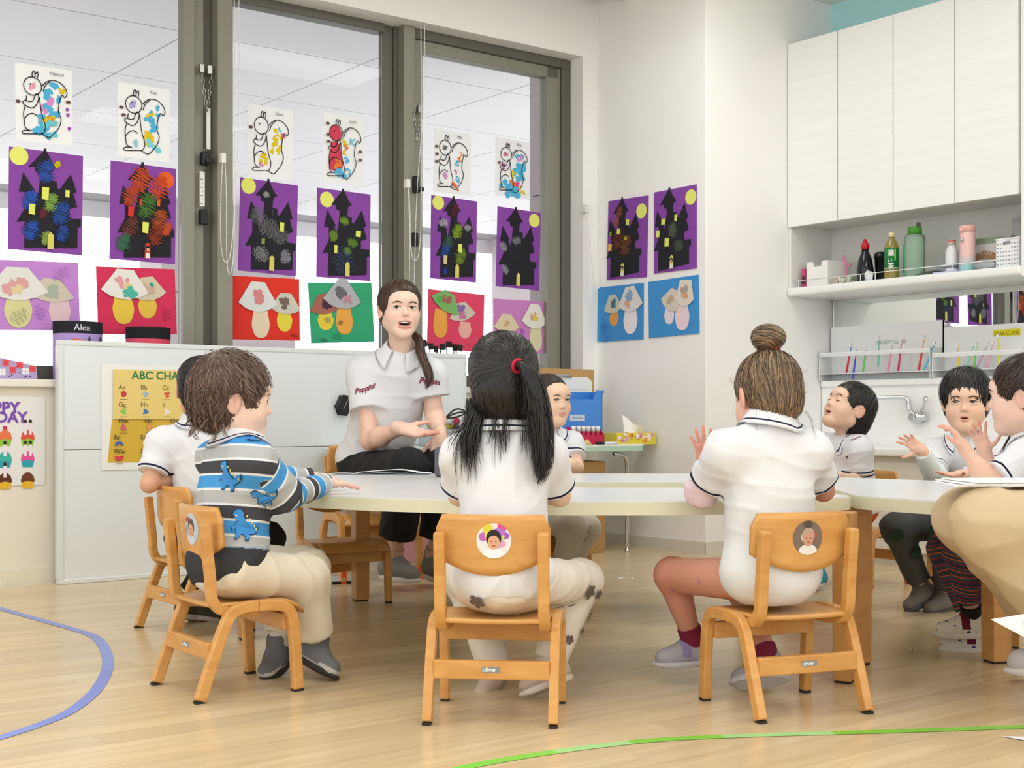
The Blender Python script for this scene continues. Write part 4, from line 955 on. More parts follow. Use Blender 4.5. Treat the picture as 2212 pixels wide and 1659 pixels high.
# brushes standing in a pot
u, v, z = wp(955, 772, 6.04); pot = rempty('brush_pot', (u, v, WZ0), 'grey pot of paint brushes hidden behind the whiteboard', 'pot'); MB().lathe([(.04, 0), (.05, .13), (.046, .13), (.038, .006)], 18).build('pot', M('pot_grey', '#a9adb0', .5), pot)
for k, (x, y, tl, sz) in enumerate(((921, 735, -.3, 1.0), (932, 742, -.12, .9), (940, 748, .1, .8), (957, 743, -.05, 1.0), (970, 738, .0, 1.1), (980, 744, .1, .9), (990, 745, .22, 1.0))):
    uu, vv, zz = wp(x, y, 6.03 + .012 * (k % 3)); b = rempty('paint_brush', (uu, vv, zz - .06), None, 'paint brush', 'paint brushes above the whiteboard')
    b['label'] = 'flat paint brush with black bristles, %s above the whiteboard' % ('first from left', 'second from left', 'third from left', 'fourth from left', 'fifth and tallest', 'sixth from left', 'rightmost')[k]
    b.rotation_euler = (0, tl, TH)
    q = MB(); q.box((-.017 * sz, -.006, .026), (.017 * sz, .006, .062)); q.build('bristles', M('bristle_black', '#26221f', .8), b, bevel=.004)
    q = MB(); q.add([(-.011 * sz, -.006, -.03), (.011 * sz, -.006, -.03), (.011 * sz, .006, -.03), (-.011 * sz, .006, -.03), (-.0165 * sz, -.0065, .027), (.0165 * sz, -.0065, .027), (.0165 * sz, .0065, .027), (-.0165 * sz, .0065, .027)], [(0, 3, 2, 1), (4, 5, 6, 7), (0, 1, 5, 4), (1, 2, 6, 5), (2, 3, 7, 6), (3, 0, 4, 7)]); q.build('ferrule', m_chrome, b)
    q = MB(); q.tube([(0, 0, -.03), (0, 0, -.1)], .005, 8); q.build('handle', M('brush_handle', '#8a6a44', .5), b)

# on the green folding table ---------------------------------------------------
TZ = .588
def tb(u0, v0, name, lab, cat, rz=0.0, z=TZ, group=None):
    t = rempty(name, (u0, v0, z), lab, cat, group); t.rotation_euler = (0, 0, TH + rz); return t
def uat(x, V): return on_v(x, 905, V)[0]
m_card = M('cardboard', '#c49a62', .8, var=.05, vscale=10)
u0 = uat(1170, 5.80); u1 = uat(1283, 5.80); zt = on_v(1230, 797, 5.8)[1]
cbd = tb(u0, 5.80, 'cardboard_display', 'brown cardboard panel standing behind the blue file box', 'cardboard')
MB().box((0, 0, 0), (u1 - u0, .012, zt - TZ)).build('panel', m_card, cbd)
q = MB(); flat(q, [(.005, .03), (u1 - u0 - .03, .03), (u1 - u0 - .015, zt - TZ - .07), (u1 - u0 - .05, zt - TZ - .045), (.005, zt - TZ - .045)], -.002, t=.001); q.build('paper_sheet', paper('#eef0f2'), cbd)
for k in range(6):
    q = MB(); strip2d(q, [(.15, .16 + k * .03), (u1 - u0 - .04, .155 + k * .03)], .0018, -.0035); q.build('written_line', paper('#b8bcc2'), cbd)
q = MB(); q.tube([(.08, -.008, zt - TZ - .045), (.21, -.008, zt - TZ - .045)], .004, 6); q.box((.09, -.006, zt - TZ - .05), (.20, -.002, zt - TZ - .03)); q.build('clip', m_steel, cbd)
u0, u1 = uat(1196, 5.6), uat(1303, 5.6); zt = on_v(1300, 843, 5.6)[1] - TZ; zl = on_v(1225, 862, 5.6)[1] - TZ
bf = tb(u0, 5.6, 'file_box', 'blue plastic magazine file on the green folding table', 'file box'); w = u1 - u0
q = MB(); q.prism([(0, 0), (w - .01, 0), (w - .005, zt - .015), (w + .008, zt - .015), (w + .008, zt), (w - .045, zt), (w - .075, zl), (0, zl)], 0, .004, axis='y'); q.prism([(0, 0), (w - .01, 0), (w - .005, zt - .01), (0, zt - .01)], .09, .094, axis='y'); q.box((w - .012, 0, 0), (w - .006, .094, zt - .01)); q.box((0, 0, 0), (.004, .094, zl)); q.box((0, 0, 0), (w - .01, .094, .004)); q.build('shell', M('file_blue', '#4a8fe6', .35), bf)
MB().box((w * .32, -.0015, .13), (w * .62, -.0005, .165)).build('label', paper('#cfe0ef'), bf); MB().box((w * .37, -.002, .145), (w * .58, -.0016, .15)).build('label_text', paper('#8ca4b8'), bf)
gu0, gu1 = uat(1240, 5.48), uat(1303, 5.48); w = gu1 - gu0
gs = tb(gu0, 5.47, 'glue_tray', 'crimson tray of glue sticks on the green table', 'tray')
m_crim = M('tray_crimson', '#c81f4c', .45)
q = MB(); q.box((0, 0, 0), (w, .003, .055)); q.box((0, .07, 0), (w, .073, .085)); q.prism([(0, 0), (.073, 0), (.073, .1), (.05, .1), (0, .055)], 0, .003, axis='x'); q.prism([(0, 0), (.073, 0), (.073, .1), (.05, .1), (0, .055)], w - .003, w, axis='x'); q.box((0, 0, 0), (w, .073, .003)); q.build('box', m_crim, gs)
lettering('Es', .03, paper('#f0c8d4'), gs, .035, -.001, .015, 'print', bold=.03)
for k in range(6):
    g = tb(gu0 + .018 + k * (w - .036) / 5, 5.505, 'glue_stick', 'red glue stick with white cap, %s in the crimson tray' % ('first', 'second', 'third', 'fourth', 'fifth', 'sixth')[k], 'glue stick', z=TZ + .004, group='glue sticks in the tray')
    MB().lathe([(.0115, 0), (.0115, .07)], 14).build('barrel', M('glue_red', '#b8244a', .4), g); MB().lathe([(.0125, .07), (.0125, .098), (.011, .1)], 14).build('cap', M('glue_cap', '#f4f4f4', .35), g)
tu0, tu1 = uat(1306, 5.55) + .02, uat(1398, 5.55); w = min(tu1 - tu0, .29)
ts = tb(tu0, 5.47, 'tissue_box', 'yellow patterned tissue box at the end of the green table', 'tissue box')
MB().box((0, 0, 0), (w, .115, .065)).build('box', M('tissue_yellow', '#e3cf3c', .5), ts, bevel=.002)
rr = random.Random(5)
for k in range(16):
    x = rr.uniform(.01, w - .02); z = rr.uniform(.02, .058); c = rr.choice(['#f0a8b8', '#f2e8dc', '#f0a8b8', '#e8963c'])
    q = MB(); flat(q, [(x - .012, z - .01), (x + .012, z - .01), (x + .012, min(.064, z + .012)), (x - .012, min(.064, z + .012))], -.0008 - k * .0001, t=.0005); q.build('pattern_patch', paper(c), ts)
for k in range(12):
    q = MB(); flat(q, disc((rr.uniform(.01, w - .01), rr.uniform(.01, .06)), .0035, 6), -.0032, t=.0004); q.build('pattern_dot', paper('#6a3a24'), ts)
q = MB(); vs = []; fs = []
for j in range(7):
    for i in range(9):
        a = i / 8; b = j / 6; vs.append((w * .32 + a * .13 + b * .01, .05 + .03 * math.sin(a * 5 + b) * b, .06 + .1 * b * (1 - .75 * a) + .012 * math.sin(a * 9)))
for j in range(6):
    for i in range(8): a = j * 9 + i; fs.append((a, a + 1, a + 10, a + 9))
q.add(vs, fs, 0, True); q.build('tissue', paper('#f5f5f6'), ts)
pp = tb(uat(1262, 5.46), 5.44, 'paper_sheet', 'white paper sheet lying at the edge of the green table', 'paper'); q = MB(); q.box((0, 0, 0), (.42, .03, .004)); q.build('sheet', paper('#f4f5f6'), pp)
mk = tb(uat(1290, 5.44), 5.442, 'marker_pen', 'white marker pen with a black cap on the green table', 'marker', z=TZ + .0045)
q = MB(); q.tube([(0, 0, .007), (.05, 0, .007)], .008, 10); q.build('cap', m_black, mk); q = MB(); q.tube([(.05, 0, .007), (.15, 0, .007)], .0072, 10); q.build('barrel', paper('#eef0f2'), mk)
fc = tb(uat(1258, 5.45), 5.435, 'craft_scrap', 'cream folded craft scrap on the green table beside the boy', 'craft'); q = MB(); q.add([(0, 0, .0), (.05, -.004, 0), (.06, .012, .012), (.03, .01, .034), (.012, .006, .03), (.035, -.006, .022)], [(0, 1, 5), (0, 5, 4), (5, 1, 2), (5, 2, 3), (4, 5, 3), (0, 4, 3), (0, 3, 2), (0, 2, 1)]); q.build('scrap', paper('#dcc48c'), fc)
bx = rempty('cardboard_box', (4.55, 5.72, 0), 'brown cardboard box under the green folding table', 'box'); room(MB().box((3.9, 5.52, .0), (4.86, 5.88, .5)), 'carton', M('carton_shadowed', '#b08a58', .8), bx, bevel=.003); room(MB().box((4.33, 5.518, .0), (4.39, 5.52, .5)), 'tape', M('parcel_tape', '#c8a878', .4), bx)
# wire basket of bits on the table behind the teacher
bk = tb(uat(962, 5.62), 5.60, 'bits_basket', 'clear bin of coloured bits and black cables behind the teacher', 'basket')
q = MB(); q.box((-.04, 0, 0), (.32, .2, .004)); q.box((-.04, 0, 0), (.32, .003, .09)); q.box((-.04, .197, 0), (.32, .2, .09)); q.box((-.04, 0, 0), (-.037, .2, .09)); q.box((.317, 0, 0), (.32, .2, .09)); q.build('bin', thin_glass('clear_bin', '#eef2f4', body=.25), bk)
for k in range(26):
    c = rr.choice(['#c83c54', '#3c6ab8', '#8a8c90', '#4a4a4e', '#9c6ab0', '#d8d04c', '#c8c8cc', '#3a2c30']); q = MB(); q.sphere((rr.uniform(-.01, .29), rr.uniform(.02, .17), rr.uniform(.015, .14)), (rr.uniform(.012, .026), rr.uniform(.012, .024), rr.uniform(.01, .024)), 8); q.build('bit', M('bit_' + c, c, .5), bk)
for k in range(3):
    q = MB(); q.tube(spline([(-.03, .05, .1 + k * .02), (.06, .02, .19 - k * .02), (.16, .04, .17), (.22, .06, .13), (.3, .05, .18 - k * .03)], 6), .0045, 6); q.build('cable', m_black, bk)

# on the big table ---------------------------------------------------------------------
sp = empty('speaker', (*at(957, 1030, 5.08)[:2], .51), .2, 'grey rounded speaker box on the table beside the ponytailed girl', 'speaker'); MB().box((-.03, -.03, 0), (.06, .03, .112)).build('case', M('speaker_grey', '#5c5e64', .6), sp, bevel=.014, seg=3); MB().box((-.022, -.028, -.0), (.055, .028, .006)).build('base', m_black, sp)
for k, (x, y, Y, r) in enumerate(((800, 1024, 5.38, .1), (850, 1024, 5.36, -.05))):
    p = empty('paper_sheet', (*at(x, y, Y)[:2], .5105 + k * .004), r, ('white paper lying on the table in front of the teacher', 'curled white paper on top of the sheet before the teacher')[k], 'paper'); q = MB(); vs = []; fs = []
    for i in range(13):
        for j in range(3): vs.append((-.15 + .3 * i / 12, -.05 + .05 * j, .002 + .012 * k * math.sin(math.pi * i / 12) ** 2 + .0015 * math.sin(i)))
    for i in range(12):
        for j in range(2): a = i * 3 + j; fs.append((a, a + 3, a + 4, a + 1))
    q.add(vs, fs, 0, True); q.build('sheet', paper('#f2f4f6'), p)
for k in range(3):
    lp = empty('lap_paper', (1.20 + .02 * k, 3.34, .568 + .004 * k), .05 * k - .05, ('lowest white sheet on the lap of the adult in khaki', 'middle white sheet on the lap of the adult in khaki', 'topmost white sheet on the lap of the adult in khaki')[k], 'paper', 'sheets on the lap')
    q = MB(); q.box((-.13, -.11, 0), (.24, .12, .0025)); q.build('sheet', paper('#f2f3f5'), lp)

# on the floor -----------------------------------------------------------------------------
def floor_tape(px, w, cols, name, lab):
    P = [on_floor(x, y) for x, y in px]; P = [Vector(p) for p in spline([tuple(p) for p in P], 5)]; c = P[len(P) // 2]; t = empty(name, (c.x, c.y, 0), 0, lab, 'tape line')
    n = len(P); per = max(2, n // len(cols) + 1)
    for s in range(0, n - 1, per):
        seg = P[s:s + per + 1]; vs = []; q = MB()
        for i, p in enumerate(seg):
            k = s + i; d = (P[min(k + 1, n - 1)] - P[max(k - 1, 0)]).normalized(); nn = Vector((-d.y, d.x, 0)) * w / 2; a = p + nn - c; b = p - nn - c; vs += [(a.x, a.y, .0012), (b.x, b.y, .0012)]
        q.add(vs, [(2 * i, 2 * i + 1, 2 * i + 3, 2 * i + 2) for i in range(len(seg) - 1)]); q.build('tape_strip', M('tape_' + cols[(s // per) % len(cols)], cols[(s // per) % len(cols)], .45), t)
floor_tape([(-60, 1296), (0, 1315), (100, 1343), (185, 1368), (215, 1385), (231, 1415), (231, 1448), (205, 1494), (150, 1538), (80, 1568), (0, 1594), (-80, 1616)], .034, ['#8f9cd8', '#8b9ce0', '#7f90da', '#8a9ae0'], 'blue_tape_line', 'curved blue tape line on the floor at the left')
floor_tape([(960, 1669), (1040, 1651), (1150, 1632), (1280, 1614), (1420, 1599), (1600, 1590), (1800, 1584), (2000, 1578), (2230, 1570)], .034, ['#7fd24a', '#86cf4e', '#a4d88c', '#7cc63e', '#a0d488', '#7cc23c', '#84c84a'], 'green_tape_line', 'long green tape line on the floor in the foreground')
for k, (x, y, s, lab) in enumerate(((1353, 1250, .035, 'tiny white paper scrap on the floor under the table'), (1972, 1404, .012, 'tiny white crumb on the floor at the right'))):
    p = on_floor(x, y); t = empty('paper_scrap', (p.x, p.y, 0), .2, lab, 'scrap'); q = MB(); vs = []
    for i in range(7): vs += [(-s + 2 * s * i / 6, -.012 * s / .035, .001 + .003 * math.sin(i)), (-s + 2 * s * i / 6, .012 * s / .035, .002 + .003 * math.sin(i + .5))]
    q.add(vs, [(2 * i, 2 * i + 2, 2 * i + 3, 2 * i + 1) for i in range(6)], 0, True); q.build('scrap', paper('#f0f2f4'), t)
p = on_floor(2162, 1592); t = empty('floor_paper', (p.x, p.y, 0), 0, 'white paper lying on the floor at the lower right corner', 'paper'); q = MB(); q.add([(0, 0, .002), (.3, -.02, .002), (.28, -.26, .002), (.0 + .1, -.1, .002)], [(0, 3, 2, 1)]); q.build('sheet', paper('#e6ebf2'), t)
a = at(2140, 1338, 3.2); t = empty('leaning_paper', (a[0], a[1], 0), 0, 'white sheet with a blue mark sticking out at the right edge', 'paper'); pz = a[2]
q = MB(); q.add([(0, 0, pz), (.34, -.02, pz + .06), (.36, -.01, pz - .04), (.34, -.06, .02), (.14, -.02, pz - .075)], [(0, 4, 3, 2, 1)]); q.build('sheet', paper('#f4f6f8'), t)
q = MB(); q.sphere((.088, -.012, pz - .008), (.012, .002, .012), 12); q.build('blue_mark', paper('#3ca0d8'), t)
# white board box and tablet under the table by the empty chair
a = on_floor(640, 1212); wbx = empty('white_crate', (a.x, a.y + .02, 0), .05, 'white storage crate with a green tape label behind the empty chair', 'crate')
zt = .73 + (905 - 1124) * (a.y + .02) / F
MB().box((-.12, 0, 0), (.21, .03, zt)).prism([(.21, 0), (.245, .12), (.245, zt), (.21, zt)], 0, .03, axis='y').build('crate_body', M('crate_white', '#eceff2', .35), wbx, bevel=.003)
q = MB(); flat(q, [(.135, zt - .033), (.205, zt - .036), (.21, zt - .018), (.14, zt - .016)], -.0008, t=.0006); q.build('green_tape', M('tape_teal', '#3cc49c', .4), wbx)
for k in range(9): q = MB(); flat(q, [(.142 + k * .007, zt - .032), (.146 + k * .007, zt - .032), (.146 + k * .007, zt - .022), (.142 + k * .007, zt - .022)], -.0016, t=.0003); q.build('tape_letter', paper('#1f6a58'), wbx)
a = on_floor(735, 1262); tb_ = empty('laptop', (a.x, a.y, 0), .35, 'flat black-edged laptop lying on the floor under the empty chair', 'laptop'); MB().box((-.14, 0, 0), (.11, .2, .012)).build('base', m_black, tb_, bevel=.003); MB().box((-.135, .004, .012), (.105, .195, .0135)).build('screen', M('laptop_white', '#c8cfda', .15), tb_)
a = on_floor(900, 1216); pb = empty('pink_box', (a.x + .02, a.y + .05, 0), .2, 'dusty pink storage box behind the feet of the teacher', 'box'); MB().box((-.12, 0, 0), (.16, .12, .2)).build('carton', M('box_pink', '#d49aa4', .7), pb, bevel=.004)
MB().box((-.13, -.006, .19), (.17, .126, .225)).build('lid', M('box_pink_lid', '#dba4ac', .7), pb, bevel=.004)

# on the shelf --------------------------------------------------------------------------------
SZ = 1.472
def shp(x, U): return on_u(x, 905, U)[0]
def shelf(x, U, name, lab, cat, group=None):
    v = shp(x, U); t = empty(name, uv(U, v, SZ), TH - math.pi / 2, lab, cat, group); return t
def px_h(x, y, U): return on_u(x, y, U)[1] - SZ
UQ = 5.98
t = shelf(1742, 5.93, 'storage_bin', 'off-white plastic bin at the left end of the shelf', 'bin'); w = shp(1742, 5.93) - shp(1788, 5.93); h = px_h(1742, 567, 5.93)
q = MB(); m_bin = M('bin_cream', '#efeeea', .4)
q.prism([(.004, 0), (w - .004, 0), (w, h), (w * .72, h), (w * .68, h - .03), (w * .36, h - .03), (w * .3, h), (0, h)], 0, .003, axis='y'); q.box((0, .0, 0), (.003, .27, h)); q.box((w - .003, 0, 0), (w, .27, h)); q.box((0, .267, 0), (w, .27, h)); q.box((0, 0, 0), (w, .27, .003)); q.build('bin', m_bin, t, bevel=.001)
t2 = shelf(1758, 5.99, 'snack_packet', 'small orange and black packet inside the shelf bin', 'packet'); q = MB(); q.prism([(-.02, .06), (.03, .06), (.035, .105), (.01, .125), (-.02, .11)], 0, .012, axis='y'); q.build('packet', M('packet_orange', '#c79a44', .4), t2); q = MB(); q.prism([(-.024, .06), (-.004, .06), (.006, .128), (-.02, .112)], -.002, .0, axis='y'); q.build('flap', M('packet_dark', '#3c3438', .5), t2)
t = shelf(1731, 5.92, 'snack_packet', 'magenta printed packet leaning at the left end of the shelf', 'packet'); q = MB(); q.add([(-.0, -.0, 0), (.028, 0, 0), (.012, .02, .11), (-.014, .02, .11), (.0, .012, 0), (.028, .012, 0), (.012, .032, .11), (-.014, .032, .11)], [(0, 1, 2, 3), (7, 6, 5, 4), (0, 4, 5, 1), (1, 5, 6, 2), (2, 6, 7, 3), (3, 7, 4, 0)]); q.build('packet', M('packet_magenta', '#c4467c', .4), t); q = MB(); q.add([(.004, -.0008, .02), (.028, -.0008, .02), (.02, .008, .07), (.0, .008, .07)], [(0, 1, 2, 3)]); q.build('print', M('packet_print', '#5a1c34', .5), t)
t = shelf(1829, 6.08, 'pink_toy', 'pink plastic toy behind the shelf bin', 'toy'); q = MB(); q.tube(spline([(-.02, 0, .12), (-.022, 0, .16), (-.012, 0, .17), (-.008, 0, .13), (.01, 0, .125), (.025, 0, .118)], 4), .007, 8); q.tube([(0, 0, 0), (0, 0, .12)], .006, 8); q.build('toy', M('toy_pink', '#ea8fb4', .4), t)
def bottle(x, U, lab, prof, mat, cap=None, capmat=None, name='bottle', parts=(), n=28):
    t = shelf(x, U, name, lab, 'bottle'); t.rotation_euler[2] += .62; MB().lathe(prof, n).build('body', mat, t)
    if cap: MB().lathe(cap, n).build('cap', capmat, t)
    for nm, p, m in parts: MB().lathe(p, n).build(nm, m, t)
    return t
hh = px_h(1869, 517, UQ)
bottle(1869, UQ, 'dark sauce bottle with a red nozzle cap', [(.044, 0), (.048, .01), (.046, .07), (.036, .13), (.022, hh - .075), (.018, hh - .05)], M('sauce_dark', '#1c2026', .12), [(.022, hh - .055), (.023, hh - .03), (.015, hh - .02), (.011, hh - .012), (.009, hh)], M('cap_red', '#c81f24', .35))
hh = px_h(1926, 503, 5.95)
t = bottle(1926, 5.95, 'green tea bottle with a beige cap', [(.036, 0), (.038, .006), (.038, .05), (.036, .054), (.038, .058), (.038, hh - .08), (.03, hh - .055), (.014, hh - .03), (.014, hh - .02)], M('tea_amber', '#a89a50', .08, trans=.3), [(.0165, hh - .024), (.0165, hh - .002), (.015, hh)], M('cap_beige', '#e8dca8', .4), parts=(('label', [(.0386, .055), (.0386, hh - .085), (.031, hh - .06)], M('label_green', '#0f7a3c', .3)), ('label_band', [(.0388, .055), (.0388, .062)], M('label_mint', '#9ad8a4', .3))))
for k, ch in enumerate('濃い茶'): lettering(ch, .036 if k != 1 else .028, M('label_white', '#f2f4f0', .4), t, -.022, -.0396, hh - .125 - k * .034, 'label_lettering', bold=.01)
q = MB(); q.box((.016, -.0372, hh - .15), (.022, -.0362, hh - .09)); q.build('label_stripe', M('label_lime', '#8fd83c', .4), t)
t = shelf(1902, 6.03, 'black_tumbler', 'slim black tumbler behind the green tea bottle', 'cup'); hh = px_h(1902, 545, 6.03); MB().lathe([(.024, 0), (.032, hh - .03), (.035, hh - .03), (.035, hh - .02), (.03, hh - .005), (.024, hh)], 24).build('cup', M('tumbler_black', '#1b1b1d', .35), t)
hh = px_h(1976, 483, 6.0); bh = px_h(1976, 507, 6.0)
m_gb = thin_glass('green_bottle', '#cfe8d6', body=.35)
t = bottle(1976, 6.0, 'large pale green water bottle with a green lid', [(.05, 0), (.054, .008), (.054, bh - .02), (.05, bh - .006), (.036, bh)], m_gb, [(.037, bh - .004), (.037, bh + .036), (.034, bh + .04)], M('lid_green', '#4a9a34', .4), 'water_bottle')
q = MB(); q.box((.008, -.02, bh + .02), (.03, .012, hh + .004)); q.build('flip_spout', M('spout_grey', '#4c4e50', .4), t, bevel=.004)
q = MB(); q.box((-.052, -.024, .0), (-.046, -.016, bh - .06)); q.tube([(-.056, -.01, .03), (-.056, -.01, bh - .05)], .003, 6); q.build('measure_strip', M('strip_green', '#3fa86c', .35), t)
hh = px_h(2056, 520, 5.98)
bottle(2056, 5.98, 'small white printed bottle with a pink-rimmed cap', [(.03, 0), (.032, .006), (.032, hh - .055), (.022, hh - .035), (.019, hh - .02)], M('milk_white', '#e4e4e6', .25), [(.02, hh - .026), (.02, hh - .006), (.018, hh)], M('cap_silver', '#c8bcb8', .3), parts=(('print_band', [(.0324, .03), (.0324, .05)], M('print_grey', '#8a8c94', .4)), ('cap_rim', [(.0205, hh - .006), (.019, hh + .002)], M('rim_coral', '#d8685c', .4))))
hh = px_h(2090, 488, 5.97)
mtm = bpy.data.materials.new('thermos_fade'); mtm.use_nodes = True; nt = mtm.node_tree; bb = nt.nodes['Principled BSDF']; tcn = nt.nodes.new('ShaderNodeTexCoord'); sx = nt.nodes.new('ShaderNodeSeparateXYZ'); rp = nt.nodes.new('ShaderNodeValToRGB'); nt.links.new(tcn.outputs['Generated'], sx.inputs[0]); nt.links.new(sx.outputs['Z'], rp.inputs['Fac']); nt.links.new(rp.outputs['Color'], bb.inputs['Base Color']); rp.color_ramp.elements[0].position = .12; rp.color_ramp.elements[0].color = lin('#9fd4dc'); rp.color_ramp.elements[1].position = .45; rp.color_ramp.elements[1].color = lin('#f0c4bf'); bb.inputs['Roughness'].default_value = .4
t = bottle(2090, 5.97, 'pink and pale blue vacuum flask on the shelf', [(.036, 0), (.038, .006), (.038, hh - .035), (.037, hh - .033)], mtm, [(.0385, hh - .033), (.04, hh - .006), (.038, hh)], M('flask_pink', '#f2b9b2', .4), 'vacuum_flask', n=32)
q = MB(); q.sphere((-.03, -.03, hh - .022), (.013, .012, .013), 12); q.build('button', MATS['flask_pink'], t); q = MB(); q.sphere((-.026, -.03, hh - .075), (.011, .006, .011), 12); q.build('badge', m_steel, t)
t = shelf(2128, 6.05, 'picture_plate', 'grey card with a picture of a brown shoe behind the flask', 'card'); w = .2; hh = px_h(2128, 514, 6.05); q = MB(); q.box((-.09, 0, 0), (.1, .006, hh)); q.build('card', M('card_grey', '#cfcfca', .5), t); q = MB(); q.box((-.09, -.001, hh - .03), (.1, 0, hh)); q.build('header', M('card_green', '#8c9a86', .5), t)
q = MB(); flat(q, [(-.085, .05), (.08, .05), (.085, .075), (.05, .1), (.0, .115), (-.05, .1), (-.085, .075)], -.0015, t=.0006); q.build('shoe_print', M('shoe_brown', '#a07a5c', .6), t)
for k in range(4): q = MB(); strip2d(q, [(-.03 + k * .02, .09), (-.015 + k * .02, .108)], .003, -.003); q.build('lace_print', paper('#e8e4dc'), t)
t = shelf(2151, 5.94, 'perforated_basket', 'white plastic basket full of round holes at the right of the shelf', 'basket'); w = shp(2151, 5.94) - shp(2203, 5.94); hh = px_h(2151, 517, 5.94)
q = MB(); m_bk = M('basket_white', '#f4f5f6', .35); q.box((0, .0, 0), (w, .003, hh)); q.box((0, .2, 0), (w, .203, hh)); q.box((0, 0, 0), (.003, .203, hh)); q.box((w - .003, 0, 0), (w, .203, hh)); q.box((0, 0, 0), (w, .203, .003)); q.box((-.004, -.004, hh - .006), (w + .004, .003, hh)); q.build('bin', m_bk, t)
mh = M('hole_dark', '#8f9298', .7)
for j in range(6):
    for i in range(8):
        if j >= 4 and 2 <= i <= 4: continue
        q = MB(); flat(q, disc((.012 + i * (w - .024) / 7, .02 + j * (hh - .035) / 5.6), .0036, 10), -.0004, t=.0006); q.build('hole', mh, t)
q = MB(); flat(q, rounded([(w * .3, hh - .034), (w * .62, hh - .03), (w * .62, hh - .014), (w * .3, hh - .016)], .008), -.0004, t=.0006); q.build('handle_hole', mh, t)
t = shelf(2188, 6.185, 'pump_bottle', 'clear pump soap bottle behind the perforated basket', 'bottle'); hh = px_h(2188, 468, 6.185); MB().lathe([(.04, 0), (.045, hh * .45), (.018, hh * .62), (.012, hh * .66)], 20).build('body', thin_glass('clear_bottle', '#eceff0', body=.3), t); q = MB(); q.tube([(0, 0, hh * .64), (0, 0, hh * .95)], .006, 8); q.tube([(0, 0, hh * .95), (.05, 0, hh)], .006, 8); q.build('pump', M('pump_clear', '#d8dcdc', .3), t)
t = shelf(2022, 5.92, 'blue_notebook', 'thin blue and white notebook lying on the shelf', 'notebook'); MB().box((-.02, 0, 0), (.12, .1, .012)).build('cover', M('notebook_blue', '#c3cdf0', .4), t)
t = shelf(1988, 5.93, 'dark_tray', 'dark green flat dish lying on the shelf edge', 'dish'); q = MB(); q.prism([(-.06, 0), (.08, 0), (.085, .024), (.03, .022), (-.02, .012)], 0, .09, axis='y'); q.build('dish', M('dish_dark', '#4c544a', .4), t)
t = shelf(2118, 5.9, 'plastic_bag', 'clear crumpled plastic bag in front of the flask', 'bag'); rr2 = np.random.RandomState(3)
q = MB(); q.sphere((0, .04, .024), (.06, .045, .026), 14); q.v = [(x + rr2.uniform(-.004, .004), y + rr2.uniform(-.004, .004), max(0, z + rr2.uniform(-.006, .006))) for x, y, z in q.v]; q.build('bag', thin_glass('bag_film', '#eef2f4', body=.35), t)
t = shelf(2030, 6.04, 'clear_box', 'clear plastic box leaning on the back of the shelf', 'box'); q = MB(); q.add([(-.04, 0, 0), (.04, 0, 0), (.05, .0, .11), (.0, 0, .115), (-.04, .05, 0), (.04, .05, 0), (.05, .05, .11), (.0, .05, .115)], [(0, 1, 2, 3), (7, 6, 5, 4), (0, 4, 5, 1), (1, 5, 6, 2), (2, 6, 7, 3), (3, 7, 4, 0)]); q.build('box', thin_glass('clear_plastic', '#e4e8ea', body=.3), t)
for k, (x, c, lab) in enumerate(((1812, '#d8d4c8', 'crumpled white snack wrapper by the shelf bin'), (1828, '#b8c4b0', 'pale green snack wrapper on the shelf'), (1846, '#6a7468', 'dark green foil wrapper before the sauce bottle'), (1872, '#e2e6ea', 'white folded wrapper standing before the sauce bottle'), (1800, '#c8b4a8', 'small pink and white wrapper beside the bin'))):
    t = shelf(x, 5.92, 'snack_wrapper', lab, 'wrapper', 'wrappers on the shelf'); r3 = random.Random(k); q = MB(); q.sphere((0, .02, .018), (.022, .018, .02 if k != 3 else .04), 10); q.v = [(a + r3.uniform(-.007, .007), b + r3.uniform(-.006, .006), max(0, z + r3.uniform(-.008, .01))) for a, b, z in q.v]; q.smooth = [False] * len(q.f); q.build('wrapper', M('wrap_' + c, c, .3), t)

# toothbrush racks ------------------------------------------------------------------------------------
m_acr = thin_glass('acrylic', '#fbfcfc', body=.7); UB = 6.20
def rack(xa, xb, lab):
    va, vb = on_u(xa, 905, UB)[0], on_u(xb, 905, UB)[0]; zt = on_u(xa, 707, UB)[1]; t = rempty('toothbrush_rack', (UB, (va + vb) / 2, .95), lab, 'rack', 'acrylic toothbrush racks')
    room(MB().box((6.238, vb, .95), (6.243, va, zt)), 'back_plate', M('acrylic_white', '#f3f5f5', .25), t); room(MB().box((6.12, vb, .985), (6.243, va, .99)), 'lower_shelf', m_acr, t)
    zb = on_u(xa, 765, 6.16)[1]; room(MB().box((6.13, vb, zb), (6.16, va, zb + .006)), 'holder_bar', M('acrylic_bar', '#f2f4f5', .2), t); room(MB().box((6.13, vb, zb - .018), (6.134, va, zb)), 'bar_lip', m_acr, t)
    for v in (va, vb + .004): room(MB().box((6.13, v - .004, .95), (6.243, v, zb + .01)), 'end_plate', m_acr, t)
    return t
r1 = rack(1786, 2026, 'clear acrylic toothbrush rack on the left of the ledge'); r2 = rack(2030, 2290, 'clear acrylic toothbrush rack labelled for the star class')
def wall_text(txt, x, y, U, size, mat, parent, name):
    v, z = on_u(x, y, U); me = text_mesh(txt, size, mat, name); o = link(name, me); o.location = uv(U, v, z); o.rotation_euler = (0, 0, TH - math.pi / 2); bpy.context.view_layer.update(); o.parent = parent; o.matrix_parent_inverse = parent.matrix_world.inverted(); return o
bpy.context.view_layer.update()
wall_text('GALAXY CLASS', 1891, 744, 6.236, .03, M('ink_faint', '#b4babc', .6), r1, 'rack_lettering')
v0, z0 = on_u(2146, 727, 6.236); v1, z1 = on_u(2204, 714, 6.236)
